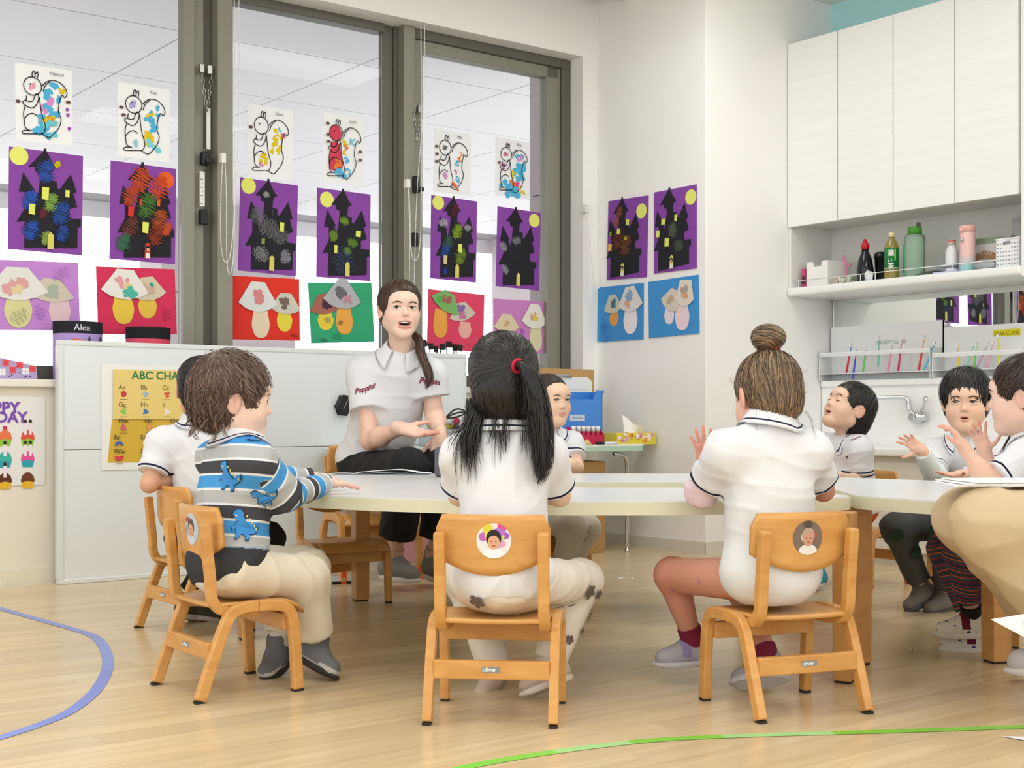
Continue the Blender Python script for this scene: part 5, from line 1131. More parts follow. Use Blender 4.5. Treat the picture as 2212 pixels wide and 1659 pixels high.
room(MB().box((6.2355, v1, z0), (6.2375, v0, z0 + .034)), 'label_tape', M('tape_yellow', '#e6dc1f', .5), r2); wall_text('STAR CLASS', 2148, 725, 6.235, .026, M('ink_olive', '#6a6420', .6), r2, 'rack_lettering')
TBR = [((1840, 742), (1828, 806), '#cc2238', '#3c8ad0', 'red and blue'), ((1850, 756), (1842, 819), '#4a4cc8', '#2c9ab0', 'violet blue'), ((1872, 748), (1864, 803), '#5ec85c', '#bcd8bc', 'green'), ((1899, 728), (1897, 793), '#7cc4ae', '#7cc4ae', 'mint'), ((1929, 739), (1918, 802), '#ec8aa4', '#f0a8b8', 'salmon pink'), ((1948, 735), (1940, 802), '#cc2a58', '#e05a80', 'crimson'),
       ((1998, 724), (1984, 803), '#d42c30', '#e8a02c', 'red and yellow'), ((2021, 738), (1996, 799), '#5cc0dc', '#5cc0dc', 'sky blue'), ((2069, 743), (2070, 793), '#dcc81c', '#e6d84c', 'yellow'), ((2107, 738), (2084, 795), '#8fd8c4', '#9cdcc8', 'pale teal'), ((2110, 740), (2103, 805), '#6cd03c', '#8cdc60', 'lime green'), ((2136, 740), (2110, 793), '#c49ac8', '#d0b0d0', 'mauve'), ((2147, 737), (2131, 794), '#f0a0c4', '#f4b4d0', 'light pink'), ((2156, 722), (2159, 794), '#d8e01c', '#dce44c', 'lemon yellow'), ((2210, 752), (2200, 795), '#6ab8f0', '#6ab8f0', 'bright blue')]
for k, (a, b, c1, c2, nm) in enumerate(TBR):
    va, za = on_u(a[0], a[1], 6.15); vb, zb = on_u(b[0], b[1], 6.13); t = rempty('toothbrush', (6.13, vb, zb), '%s toothbrush standing in the acrylic rack' % nm, 'toothbrush', 'toothbrushes in the acrylic racks')
    d = np.array((6.15 - 6.13, va - vb, za - zb)); q = MB(); q.tube([tuple(d * f) for f in (0, .08, .3, .55, .68)], [.004, .0065, .006, .0052, .003], 8); q.build('handle', M('brush_' + c1, c1, .35), t)
    q = MB(); q.tube([tuple(d * f) for f in (.68, .82, .86, 1.0)], [.0028, .0026, .0048, .0045], 8); q.build('neck', M('brush_' + c2, c2, .35), t)
    q = MB(); e = d * .93; q.box((e[0] - .012, e[1] - .004, e[2] - .01), (e[0] - .002, e[1] + .004, e[2] + .01)); q.build('bristles', M('bristle_white', '#eef2f2', .7), t)
# ================================================================ people: bodies from signed distance shapes
class Pm:
    __slots__ = ('fn', 'c', 'R', 'k', 'op')
    def __init__(s, fn, c, R, k=.01, op='u'): s.fn, s.c, s.R, s.k, s.op = fn, np.array(c, float), R, k, op
def V3(*a): return np.array(a, float)
def nrm(v): v = np.array(v, float); return v / (np.linalg.norm(v) + 1e-12)
def cap(a, b, ra, rb=None, k=.01, op='u'):
    a = np.array(a, float); b = np.array(b, float); rb = ra if rb is None else rb; ba = b - a; L2 = max(ba @ ba, 1e-9)
    def fn(P):
        t = np.clip(((P - a) @ ba) / L2, 0, 1)
        return np.linalg.norm(P - a - t[:, None] * ba, axis=1) - (ra + (rb - ra) * t)
    return Pm(fn, (a + b) / 2, np.linalg.norm(ba) / 2 + max(ra, rb), k, op)
def ell(c, r, Mx=None, k=.01, op='u'):
    c = np.array(c, float); r = np.array(r, float); Mx = np.eye(3) if Mx is None else Mx
    def fn(P):
        q = (P - c) @ Mx; k0 = np.linalg.norm(q / r, axis=1); k1 = np.linalg.norm(q / (r * r), axis=1)
        return np.where(k1 > 1e-6, k0 * (k0 - 1) / np.maximum(k1, 1e-6), -r.min())
    return Pm(fn, c, r.max(), k, op)
def rbox(c, h, Mx=None, rad=.005, k=.01, op='u'):
    c = np.array(c, float); h = np.array(h, float) - rad; Mx = np.eye(3) if Mx is None else Mx
    def fn(P):
        q = np.abs((P - c) @ Mx) - h
        return np.linalg.norm(np.maximum(q, 0), axis=1) + np.minimum(q.max(1), 0) - rad
    return Pm(fn, c, np.linalg.norm(h) + rad, k, op)
def half(p, n, k=.004):
    """keep the side the normal points away from"""
    p = np.array(p, float); n = nrm(n)
    return Pm(lambda P: (P - p) @ n, p, None, k, 'i')
def cut_cap(a, b, ra, rb, k=.02):
    """sleeve or trouser leg: tapered tube with a flat open end at b"""
    a = np.array(a, float); b = np.array(b, float); ba = b - a; L = np.linalg.norm(ba); d = ba / L
    def fn(P):
        h = (P - a) @ d; t = np.clip(h / L, 0, 1.2)
        rad = np.linalg.norm(P - a - np.clip(h, 0, L * 1.2)[:, None] * d, axis=1) - (ra + (rb - ra) * t)
        return np.maximum(rad, h - L)
    return Pm(fn, (a + b) / 2, L / 2 + max(ra, rb), k)
def smin(a, b, k):
    if k <= 0: return np.minimum(a, b)
    h = np.maximum(k - np.abs(a - b), 0) / k
    return np.minimum(a, b) - h * h * k * .25
def comb(d, e, p):
    if p.op == 'u': return smin(d, e, p.k)
    if p.op == 's': return -smin(-d, e, p.k)
    return -smin(-d, -e, p.k)
def sdf(prims, P, post=None):
    d = np.full(len(P), 9.0)
    for p in prims: d = comb(d, p.fn(P), p)
    return d + post(P) if post else d
def grad(prims, P, post=None, e=.0015):
    g = np.zeros_like(P)
    for i in range(3):
        o = np.zeros(3); o[i] = e
        g[:, i] = sdf(prims, P + o, post) - sdf(prims, P - o, post)
    return g / (np.linalg.norm(g, axis=1)[:, None] + 1e-9)
def project(prims, P, off=0.0, it=4, post=None):
    P = np.array(P, float)
    for _ in range(it):
        P = P - grad(prims, P, post) * (sdf(prims, P, post) - off)[:, None]
    return P
def mesh_sdf(prims, res, post=None):
    us = [p for p in prims if p.op == 'u']
    lo = np.min([p.c - p.R for p in us], 0) - 3 * res; hi = np.max([p.c + p.R for p in us], 0) + 3 * res
    B = 8; nb = np.ceil((hi - lo) / (res * B)).astype(int)
    I = np.stack(np.meshgrid(*[np.arange(n) for n in nb], indexing='ij'), -1).reshape(-1, 3)
    bc = lo + (I + .5) * res * B; brad = res * B * .87
    def ev(Pb, bcs):
        d = np.full(Pb.shape[:2], 9.0)
        for p in prims:
            if p.R is None: sel = np.arange(len(bcs))
            else: sel = np.nonzero(((bcs - p.c) ** 2).sum(1) < (p.R + brad + .03) ** 2)[0]
            if len(sel) == 0: continue
            q = Pb[sel]; e = p.fn(q.reshape(-1, 3)).reshape(len(sel), -1); d[sel] = comb(d[sel], e, p)
        if post: d = d + post(Pb.reshape(-1, 3)).reshape(d.shape)
        return d
    dc = ev(bc[:, None, :], bc)[:, 0]
    act = np.abs(dc) < brad * 1.35
    D = np.ones(tuple(nb * B + 1), np.float32)
    neg = (~act) & (dc < 0)
    g = np.stack(np.meshgrid(*[np.arange(B + 1)] * 3, indexing='ij'), -1).reshape(-1, 3)
    for i in np.nonzero(neg)[0]:
        a = I[i] * B; D[a[0]:a[0] + B + 1, a[1]:a[1] + B + 1, a[2]:a[2] + B + 1] = -1
    ai = np.nonzero(act)[0]
    for s in range(0, len(ai), 1500):
        sub = ai[s:s + 1500]
        Pb = lo + (I[sub][:, None, :] * B + g[None]) * res
        dv = ev(Pb, bc[sub]).astype(np.float32).reshape(-1, B + 1, B + 1, B + 1)
        for n, i in enumerate(sub):
            a = I[i] * B; D[a[0]:a[0] + B + 1, a[1]:a[1] + B + 1, a[2]:a[2] + B + 1] = dv[n]
    Sg = D < 0
    c = np.zeros(tuple(np.array(D.shape) - 1), np.uint8)
    for i in (0, 1):
        for j in (0, 1):
            for k in (0, 1): c += Sg[i:i + c.shape[0], j:j + c.shape[1], k:k + c.shape[2]]
    ac = np.argwhere((c > 0) & (c < 8))
    idx = np.full(c.shape, -1, np.int32); idx[ac[:, 0], ac[:, 1], ac[:, 2]] = np.arange(len(ac))
    cor = {}
    for i in (0, 1):
        for j in (0, 1):
            for k in (0, 1): cor[(i, j, k)] = D[ac[:, 0] + i, ac[:, 1] + j, ac[:, 2] + k].astype(float)
    acc = np.zeros((len(ac), 3)); cnt = np.zeros(len(ac))
    for ax in range(3):
        for o1 in (0, 1):
            for o2 in (0, 1):
                A = [0, 0, 0]; oth = [x for x in range(3) if x != ax]; A[oth[0]] = o1; A[oth[1]] = o2; Bc = list(A); Bc[ax] = 1
                da, db = cor[tuple(A)], cor[tuple(Bc)]; m = (da < 0) != (db < 0)
                t = np.where(m, da / np.where(np.abs(da - db) < 1e-9, 1, da - db), 0)
                pos = np.tile(np.array(A, float), (len(ac), 1)); pos[:, ax] = t
                acc += pos * m[:, None]; cnt += m
    vs = lo + (ac + acc / cnt[:, None]) * res
    fs = []
    for ax in range(3):
        sl0 = [slice(1, -1)] * 3; sl1 = [slice(1, -1)] * 3; sl0[ax] = slice(0, -1); sl1[ax] = slice(1, None)
        a, b = Sg[tuple(sl0)], Sg[tuple(sl1)]
        for flip, mk in ((0, a & ~b), (1, ~a & b)):
            e = np.argwhere(mk)
            if len(e) == 0: continue
            e = e + np.array([0 if x == ax else 1 for x in range(3)])
            u, w = [x for x in range(3) if x != ax]
            if ax == 1: u, w = w, u
            q = []
            for du, dw in ((-1, -1), (0, -1), (0, 0), (-1, 0)):
                f = e.copy(); f[:, u] += du; f[:, w] += dw; q.append(idx[f[:, 0], f[:, 1], f[:, 2]])
            q = np.stack(q, 1); q = q[(q >= 0).all(1)]
            fs.append(q if not flip else q[:, ::-1])
    return vs, np.concatenate(fs)
def relax(vs, fs, it=1, lam=.5):
    for _ in range(it):
        a = np.zeros_like(vs); n = np.zeros(len(vs))
        for i in range(4):
            j = (i + 1) % 4
            np.add.at(a, fs[:, i], vs[fs[:, j]]); np.add.at(n, fs[:, i], 1); np.add.at(a, fs[:, j], vs[fs[:, i]]); np.add.at(n, fs[:, j], 1)
        vs = vs + lam * (a / n[:, None] - vs)
    return vs
def np_mesh(name, vs, fs, mats, org, cols=None, attr=None, mi=None, smooth=True):
    me = bpy.data.meshes.new(name); vs = np.asarray(vs, float) - np.asarray(org, float)
    fs = np.asarray(fs); n = fs.shape[1]
    me.vertices.add(len(vs)); me.vertices.foreach_set('co', vs.astype(np.float32).ravel())
    me.loops.add(fs.size); me.loops.foreach_set('vertex_index', fs.astype(np.int32).ravel())
    me.polygons.add(len(fs)); me.polygons.foreach_set('loop_start', (np.arange(len(fs)) * n).astype(np.int32)); me.polygons.foreach_set('loop_total', np.full(len(fs), n, np.int32))
    for m in (mats if isinstance(mats, (list, tuple)) else [mats]): me.materials.append(m)
    if mi is not None: me.polygons.foreach_set('material_index', np.asarray(mi, np.int32))
    me.polygons.foreach_set('use_smooth', np.full(len(fs), smooth))
    if cols is not None:
        ca = me.color_attributes.new('Col', 'FLOAT_COLOR', 'POINT'); c4 = np.ones((len(vs), 4), np.float32); c4[:, :3] = cols; ca.data.foreach_set('color', c4.ravel())
    if attr is not None:
        for nm, val in attr.items():
            a = me.attributes.new(nm, 'FLOAT', 'POINT'); a.data.foreach_set('value', np.asarray(val, np.float32))
    me.update(); me.validate(); return me
def joinm(parts):
    vs = []; fs = []; cs = []; o = 0
    for p in parts:
        vs.append(p[0]); fs.append(p[1] + o); cs.append(p[2]); o += len(p[0])
    return np.concatenate(vs), np.concatenate(fs), np.concatenate(cs)
def L3(h): return np.array(lin(h)[:3])

def wrink(amp, f=26.0, seed=0, dirn=(0, 0, 1)):
    """cloth folds: a few warped families of soft ridges"""
    rg = np.random.RandomState(seed); ks = []
    for i in range(4):
        d = rg.normal(size=3) * np.array([1, 1, .8]); d /= np.linalg.norm(d); ks.append((d * f * rg.uniform(.7, 1.6), rg.uniform(0, 6.28), rg.uniform(.5, 1), rg.normal(size=3) * 9, rg.uniform(0, 6.28)))
    def fn(P):
        w = 1.1 * np.sin(P @ np.array((7.0, 9.0, 11.0)) + seed) + .8 * np.sin(P @ np.array((-13.0, 8.0, 15.0)) + 2 * seed)
        s = 0
        for d, ph, a, g, p2 in ks:
            r = 1 - np.abs(np.sin(.5 * (P @ d) + ph + w * .55)); m = .5 + .5 * np.sin(P @ g + p2)
            s = s + a * m * (r ** 2.2 - .35)
        return -amp * s
    return fn

# ---- materials -----------------------------------------------------------
def m_skin():
    if 'skin' in MATS: return MATS['skin']
    m = M('skin', '#e0b49c', .48, spec=.35, sss=.0, bump=.05, bscale=400); nt = m.node_tree; b = nt.nodes['Principled BSDF']
    a = nt.nodes.new('ShaderNodeVertexColor'); a.layer_name = 'Col'; nt.links.new(a.outputs['Color'], b.inputs['Base Color'])
    return m
def m_vcol(name, rough=.8, bump=.25, bscale=900, sheen=.0):
    if name in MATS: return MATS[name]
    m = M(name, '#ffffff', rough, spec=.2, bump=bump, bscale=bscale, sheen=sheen); nt = m.node_tree; b = nt.nodes['Principled BSDF']
    a = nt.nodes.new('ShaderNodeVertexColor'); a.layer_name = 'Col'; nt.links.new(a.outputs['Color'], b.inputs['Base Color'])
    return m
def m_bands(name, bands, rough=.85, base=None):
    """cloth whose colour changes with the 'st' attribute (distance along the garment): sharp woven stripes"""
    if name in MATS: return MATS[name]
    m = M(name, '#ffffff', rough, spec=.2, bump=.25, bscale=900); nt = m.node_tree; b = nt.nodes['Principled BSDF']
    a = nt.nodes.new('ShaderNodeAttribute'); a.attribute_name = 'st'
    r = nt.nodes.new('ShaderNodeValToRGB'); r.color_ramp.interpolation = 'CONSTANT'
    e = r.color_ramp.elements
    e[0].position = 0; e[0].color = lin(bands[0][1]); e.remove(e[1])
    for p, c in bands[1:]:
        q = e.new(p); q.color = lin(c)
    nt.links.new(a.outputs['Fac'], r.inputs['Fac']); nt.links.new(r.outputs['Color'], b.inputs['Base Color'])
    return m
m_polo = M('polo_white', '#e4e6eb', .85, spec=.2, bump=.2, bscale=900)
m_navy = M('navy_trim', '#1c2140', .8)
m_eyew = M('eye_white', '#e6e2de', .3, spec=.3); m_iris = M('iris_brown', '#1e100b', .5, spec=.12); m_irisg = M('iris_hazel', '#3c3022', .5, spec=.12); m_pup = M('pupil', '#050505', .35, spec=.2)
m_lash = M('lash', '#1d1413', .6); m_teeth = M('teeth', '#f2efe9', .25); m_mouth = M('mouth_inside', '#4a1518', .5)
def m_hair(name, c1, c2, rough=.42):
    if name in MATS: return MATS[name]
    m = bpy.data.materials.new(name); m.use_nodes = True; nt = m.node_tree; b = nt.nodes['Principled BSDF']
    a = nt.nodes.new('ShaderNodeAttribute'); a.attribute_name = 'st'
    r = nt.nodes.new('ShaderNodeValToRGB'); r.color_ramp.elements[0].color = lin(c1); r.color_ramp.elements[1].color = lin(c2)
    nt.links.new(a.outputs['Fac'], r.inputs['Fac']); nt.links.new(r.outputs['Color'], b.inputs['Base Color'])
    b.inputs['Roughness'].default_value = rough; b.inputs['Specular IOR Level'].default_value = .45
    MATS[name] = m; return m

# ---- head ------------------------------------------------------------------
def basis(fwd, up=(0, 0, 1)):
    y = nrm(fwd); x = nrm(np.cross(y, up)); z = np.cross(x, y)
    return np.stack([x, y, z], 1)          # columns: right, forward, up
class Head:
    """face in a frame: x right, y forward, z up; s = 1 is a child of five (head about 0.21 m tall)"""
    def __init__(h, c, fwd, up=(0, 0, 1), s=1.0, adult=False, eye=.0046, mouth=0.0, mw=.0155, skin='#e3b79d', ear=1.0, nose=1.0):
        h.c = np.array(c, float); h.B = basis(fwd, up); h.s = s; h.adult = adult; h.eye = eye; h.mouth = mouth; h.skin = skin; h.mw = mw
        E = lambda p, r, k=.02, op='u', M2=None: ell(h.w(p), np.array(r) * s, h.B if M2 is None else h.B @ M2, k * s, op)
        C = lambda a, b, ra, rb=None, k=.02, op='u': cap(h.w(a), h.w(b), ra * s, (ra if rb is None else rb) * s, k * s, op)
        P = []
        P.append(E((0, -.014, .028), (.0735, .089, .078)))                       # skull
        jaw = .064 if adult else .0615
        P.append(E((0, .026, -.038), (.056 if adult else .0595, .058, .066), .04))
        for q in (-1, 1):
            P.append(E((q * .034, .05, -.036), (.029, .029, .031) if not adult else (.026, .029, .028), .035))
            P.append(C((q * .05, -.005, -.055), (q * .02, .055, -.09), .014, .013, .035))
        P.append(E((0, .066, -.091 if not adult else -.1), (.02, .016, .016), .03))
        P.append(E((0, .066, .03), (.05, .03, .03), .04))                       # brow
        # nose
        P.append(C((0, .080, .004), (0, .0925 * nose, -.022), .0048, .0072, .016))
        P.append(E((0, .0945 * nose, -.0262), (.0082, .0085, .0068), .008))
        for q in (-1, 1): P.append(E((q * .0092, .0880, -.0292), (.0055, .0068, .0048), .006))
        # eyes: socket, lids, slit
        h.ey = [h.w((q * .0305, .0755, .0005)) for q in (-1, 1)]
        for q in (-1, 1):
            P.append(E((q * .031, .096, .002), (.019, .013, .0125), .018, 's'))
        for q in (-1, 1): P.append(E((q * .0305, .0755, .0005), (.0166, .0138, .0128), .006))
        # lips
        P.append(E((0, .0832, -.0535 + mouth * .2), (mw + .003, .0085, .0045), .007)); P.append(E((0, .0815, -.0635 - mouth), (mw, .0088, .0055), .007))
        # ears
        for q in (-1, 1):
            P.append(E((q * .0765 * (1 if ear else 1), -.008, -.006), (.0075, .0205, .031), .006, 'u', np.array(((math.cos(.3), -q * math.sin(.3), 0), (q * math.sin(.3), math.cos(.3), 0), (0, 0, 1)))))
        sub = []
        for q in (-1, 1):
            sub.append(E((q * .0855, .003, -.003), (.0075, .011, .019), .003, 's'))
        if eye > 0:
            for q in (-1, 1): sub.append(E((q * .0305, .094, .0003), (.0138, .02, eye), .002, 's'))
        if mouth > .001: sub.append(E((0, .088, -.058 - mouth * .4), (mw, .022, max(.0022, mouth * .95)), .003, 's'))
        else: sub.append(C((-.015, .096, -.0578), (.015, .096, -.0578), .0022, k=.003, op='s'))
        for q in (-1, 1): sub.append(E((q * .0058, .0945, -.034), (.0028, .004, .0022), .002, 's'))
        h.P = P + sub
    def w(h, p): return h.c + h.B @ (np.array(p, float) * h.s)
    def loc(h, P): return (P - h.c) @ h.B / h.s
    def colors(h, P, pink=1.0):
        q = h.loc(P); base = L3(h.skin); col = np.tile(base, (len(P), 1))
        def mix(mask, c, a):
            nonlocal col
            mm = (mask * a)[:, None]; col = col * (1 - mm) + L3(c) * mm
        g = lambda c, r: np.exp(-(((q - np.array(c)) / np.array(r)) ** 2).sum(1))
        for s in (-1, 1):
            mix(g((s * .037, .07, -.036), (.018, .03, .016)), '#e8a08e', .32 * pink)
            mix(g((s * .08, -.01, -.005), (.014, .02, .03)), '#e0907c', .5)
        mix(g((0, .1, -.027), (.01, .012, .009)), '#e09c88', .22)
        m_ = h.mouth
        lip = (np.abs(q[:, 0]) < h.mw + .004) * (q[:, 1] > .07) * (q[:, 2] < -.0475 + m_ * .2 - np.abs(q[:, 0]) * .25) * (q[:, 2] > -.071 - m_ * 2 + np.abs(q[:, 0]) * .35)
        mix(lip.astype(float), '#cc7a70', .6)
        if m_ > .001:
            ins = (((q[:, 0] / h.mw) ** 2 + ((q[:, 2] + .058 + m_ * .4) / max(.0025, m_ * .95)) ** 2) < .95) * (q[:, 1] > .05) * (q[:, 1] < .0855)
            mix(ins.astype(float), '#3a1012', .95)
        return col
def face_parts(h, parent, org, iris=None, brow='#2a1c18', look=(0, 0), lash=True, brow_w=.0042):
    """eyeballs, brows and lashes as parts of the person"""
    s = h.s
    for i, q in enumerate((-1, 1)):
        c = h.ey[i]; mb = MB(); mb.sphere((0, 0, 0), .0118 * s, 16); me = mb.mesh('eyeball', [m_eyew]);
        me.transform(Matrix(h.B.tolist()).to_4x4()); e = link('eyeball', me, parent, tuple(c - org))
        d = nrm(V3(look[0], 1, look[1])); t1 = nrm(np.cross(d, (0, 0, 1))); t2 = np.cross(t1, d)
        for nm, rr, lift, mt in (('iris', .0076 if not h.adult else .0066, .0003, iris or m_iris), ('pupil', .0038, .0006, m_pup)):
            n = 16; R = .0118; vs = [d * (R + lift)] + [d * (math.sqrt(R * R - rr * rr) + lift) + (t1 * math.cos(a) + t2 * math.sin(a)) * rr for a in np.linspace(0, 6.283, n, False)]
            mb = MB(); mb.add([h.B @ (v * s) for v in vs], [(0, 1 + k, 1 + (k + 1) % n) for k in range(n)], 0, True); mb.build(nm, mt, e)
        if h.eye > 0:
            pts = [(q * .0305 + x, .098, .0003 + h.eye * math.sqrt(max(0, 1 - (x / .0148) ** 2)) + .0005) for x in np.linspace(-.0148, .0148, 13)]
        else:
            pts = [(q * .0305 + x, .098, -.003 - .0035 * (1 - (x / .0125) ** 2)) for x in np.linspace(-.0125, .0125, 11)]
        ribbon3(h, parent, org, pts, .0031, m_lash, 'eyelash')
        pts = [(q * x, .1, z) for x, z in ((.0155, .0175), (.024, .0205), (.033, .0215), (.041, .0195), (.0465, .016))]
        ribbon3(h, parent, org, [tuple(p) for p in spline(pts, 3)], brow_w, M('brow_' + brow, brow, .8), 'eyebrow')
def ribbon3(h, parent, org, pts, wd, mat, name):
    """narrow strip lying on the face"""
    C = np.array([h.w(p) for p in pts]); N = len(C); z = h.B[:, 2]; x = h.B[:, 0]
    rows = []
    for i in range(N):
        t = nrm(C[min(i + 1, N - 1)] - C[max(i - 1, 0)]); n = nrm(np.cross(t, h.B[:, 1])); f = .35 + .65 * math.sin(math.pi * (i + .5) / N) ** .6
        rows += [C[i] + n * wd / 2 * f * h.s, C[i] - n * wd / 2 * f * h.s]
    R = np.array(rows)
    for _ in range(40):                         # march onto the face along the view of the face
        d = sdf(h.P, R); R = R - h.B[:, 1] * np.clip(d - .0007 * h.s, -.004, .006)[:, None]
    mb = MB(); mb.add(list(R - org), [(2 * i, 2 * i + 1, 2 * i + 3, 2 * i + 2) for i in range(N - 1)], 0, True); mb.build(name, mat, parent)

# ---- hands ---------------------------------------------------------------------
def hand(wr, fdir, back, side, s=.62, curl=(.35, .35, .4, .45), spread=.12, thumb=.5, k=.005):
    """wrist, finger direction, direction out of the back of the hand, side: +1 thumb towards cross(f, back)"""
    f = nrm(fdir); z = nrm(np.array(back) - f * (np.array(back) @ f)); x = np.cross(f, z) * side
    B = np.stack([x, f, z], 1); w = lambda p: np.array(wr) + B @ (np.array(p, float) * s)
    P = [rbox(w((0, .048, 0)), np.array((.036, .044, .0125)) * s, B, .0115 * s, .012 * s), cap(w((0, -.03, 0)), w((0, .025, 0)), .024 * s, .026 * s, .02 * s),
         ell(w((.022, .034, -.008)), np.array((.017, .03, .014)) * s, B, .012 * s)]
    tips = []
    for i, (bx, by, ln) in enumerate(((.0275, .086, .072), (.0092, .092, .08), (-.0092, .088, .074), (-.0265, .078, .058))):
        a = 0.0; p = np.array((bx, by, 0.0)); sp = (1.5 - i) * spread
        for j, (fr, ca) in enumerate(((.45, 1.0), (.3, 1.15), (.25, .75))):
            a += curl[i] * ca; d = np.array((math.sin(sp) * math.cos(a), math.cos(sp) * math.cos(a), -math.sin(a))); q = p + d * ln * fr
            r0 = (.0088, .0082, .0074)[j]; r1 = (.0082, .0074, .0064)[j]
            P.append(cap(w(p), w(q), r0 * s, r1 * s, (.006 if j == 0 else .0025) * s)); p = q
        tips.append(w(p))
    p = np.array((.024, .02, -.006)); a = thumb
    for j, (ln, r0, r1, da) in enumerate(((.036, .0125, .0105, 0), (.03, .0102, .009, -.25), (.024, .009, .0072, -.2))):
        a += da; d = nrm((math.sin(a + .35), math.cos(a + .35), -.28)); q = p + d * ln
        P.append(cap(w(p), w(q), r0 * s, r1 * s, .006 * s)); p = q
    tips.append(w(p))
    return P, tips
# ---- hair -------------------------------------------------------------------
def ribbons(paths, nor, wd, st):
    """(N,K,3) paths and surface normals -> flat tapering locks"""
    N, K, _ = paths.shape
    t = np.gradient(paths, axis=1); t /= np.linalg.norm(t, axis=2, keepdims=True) + 1e-9
    b = np.cross(t, nor); b /= np.linalg.norm(b, axis=2, keepdims=True) + 1e-9
    prof = np.array([.35 + .65 * math.sin(math.pi * min(1, .18 + .82 * k / (K - 1))) ** .7 for k in range(K)]); prof[-1] = .12
    w = (np.asarray(wd).reshape(-1, 1) * prof)[:, :, None] * .5
    vs = np.stack([paths + b * w, paths - b * w], 2).reshape(-1, 3)
    base = (np.arange(N) * K * 2)[:, None]; kk = np.arange(K - 1)[None, :] * 2
    a = (base + kk).ravel(); fs = np.stack([a, a + 1, a + 3, a + 2], 1)
    return vs, fs, np.repeat(st, K * 2)
def hair_strands(prims, seeds, dirfn, K, step, wd, rg, lift=(.0006, .004), post=None, wob=.15, stop=None):
    P = np.array(seeds, float); N = len(P); lf = rg.uniform(lift[0], lift[1], N); sv = rg.uniform(.45, 1.2, N)[:, None]; ph = rg.uniform(0, 6.28, N); path = []; nr = []
    for k in range(K):
        d0 = sdf(prims, P, post); g = grad(prims, P, post, .003); P = P - g * (d0 - lf)[:, None]
        path.append(P.copy()); nr.append(g)
        d = dirfn(P); d = d - g * (d * g).sum(1)[:, None]; d /= np.linalg.norm(d, axis=1)[:, None] + 1e-9
        s = np.cross(g, d); mv = np.ones(N) if stop is None else 1.0 - stop(P + d * step).astype(float) * .97
        P = P + (d + s * (wob * np.sin(k * .9 + ph))[:, None]) * step * sv * mv[:, None]
    return ribbons(np.stack(path, 1), np.stack(nr, 1), rg.uniform(wd[0], wd[1], N), rg.uniform(0, 1, N) ** 1.3)
def make_hair(name, parts, mat, parent, org):
    vs = []; fs = []; st = []; o = 0
    for v, f, s in parts:
        if len(v) == 0: continue
        vs.append(v); fs.append(f + o); st.append(s); o += len(v)
    vs = np.concatenate(vs); fs = np.concatenate(fs); st = np.concatenate(st)
    return link(name, np_mesh(name, vs, fs, mat, org, attr={'st': st}), parent)
def cap_hair(h, t=.014, face=((0, .112, -.05), (.064, .075, .088)), nape=(-.055, .35), ear=True, extra=(), top=0.0, res=.0035, seed=0, groove=.0012, whorl=(0, -.05, .09), flow=None, n=900, wd=(.0012, .0034), K=7, step=.011, lift=(.0004, .004), sides=0.0, strand_only=None, fr=.0):
    s = h.s; E = lambda p, r, k=.012, op='u': ell(h.w(p), np.array(r) * s, h.B, k * s, op)
    P = [E((0, -.014, .03 + top * .5), (.0735 + t + sides, .089 + t, .078 + t + top))] + list(extra)
    P += [E((0, -.045, -.03), (.062 + t * .6, .052 + t, .06), .03)]
    fc = E(face[0], face[1], .012, 's'); P += [fc]
    kill = [fc]
    if ear:
        for q in (-1, 1): P.append(E((q * .088, .004, -.014), (.028, .027, .036), .008, 's')); kill.append(P[-1])
    p0 = h.w((0, 0, nape[0])); P.append(half(p0, -(h.B[:, 2] * 1.0 + h.B[:, 1] * -nape[1]), .01 * s))
    rg = np.random.RandomState(seed); wh = np.array(whorl)
    ph = rg.uniform(0, 6.28, 6)
    def post(Q):
        q = h.loc(Q); r = q - wh; ang = np.arctan2(r[:, 0], r[:, 1]); el = np.linalg.norm(r, axis=1)
        w = ang * 1.0 + .6 * np.sin(el * 45 + ph[0]) * .25
        return groove * s * (np.sin(w * 23 + ph[1]) + .7 * np.sin(w * 41 + el * 30 + ph[2]) + .6 * np.sin(w * 67 + ph[3])) * .6
    v, f = mesh_sdf(P, res * (s ** .5), post)
    q = h.loc(v); r = q - wh; st = np.clip(.3 + .2 * np.sin(np.arctan2(r[:, 0], r[:, 1]) * 37 + ph[4]) + rg.uniform(-.08, .08, len(v)), 0, 1)
    out = [(v, f, st)]
    if n:
        sd = v[rg.randint(0, len(v), n)]
        fl = flow or (lambda Pw: Pw - h.w(whorl))
        out.append(hair_strands(P, sd, fl, K, step * s, (wd[0] * s, wd[1] * s), rg, (lift[0] * s, lift[1] * s), post, stop=lambda Q: np.any([p.fn(Q) < .002 - fr for p in kill], axis=0)))
    return out, P, post
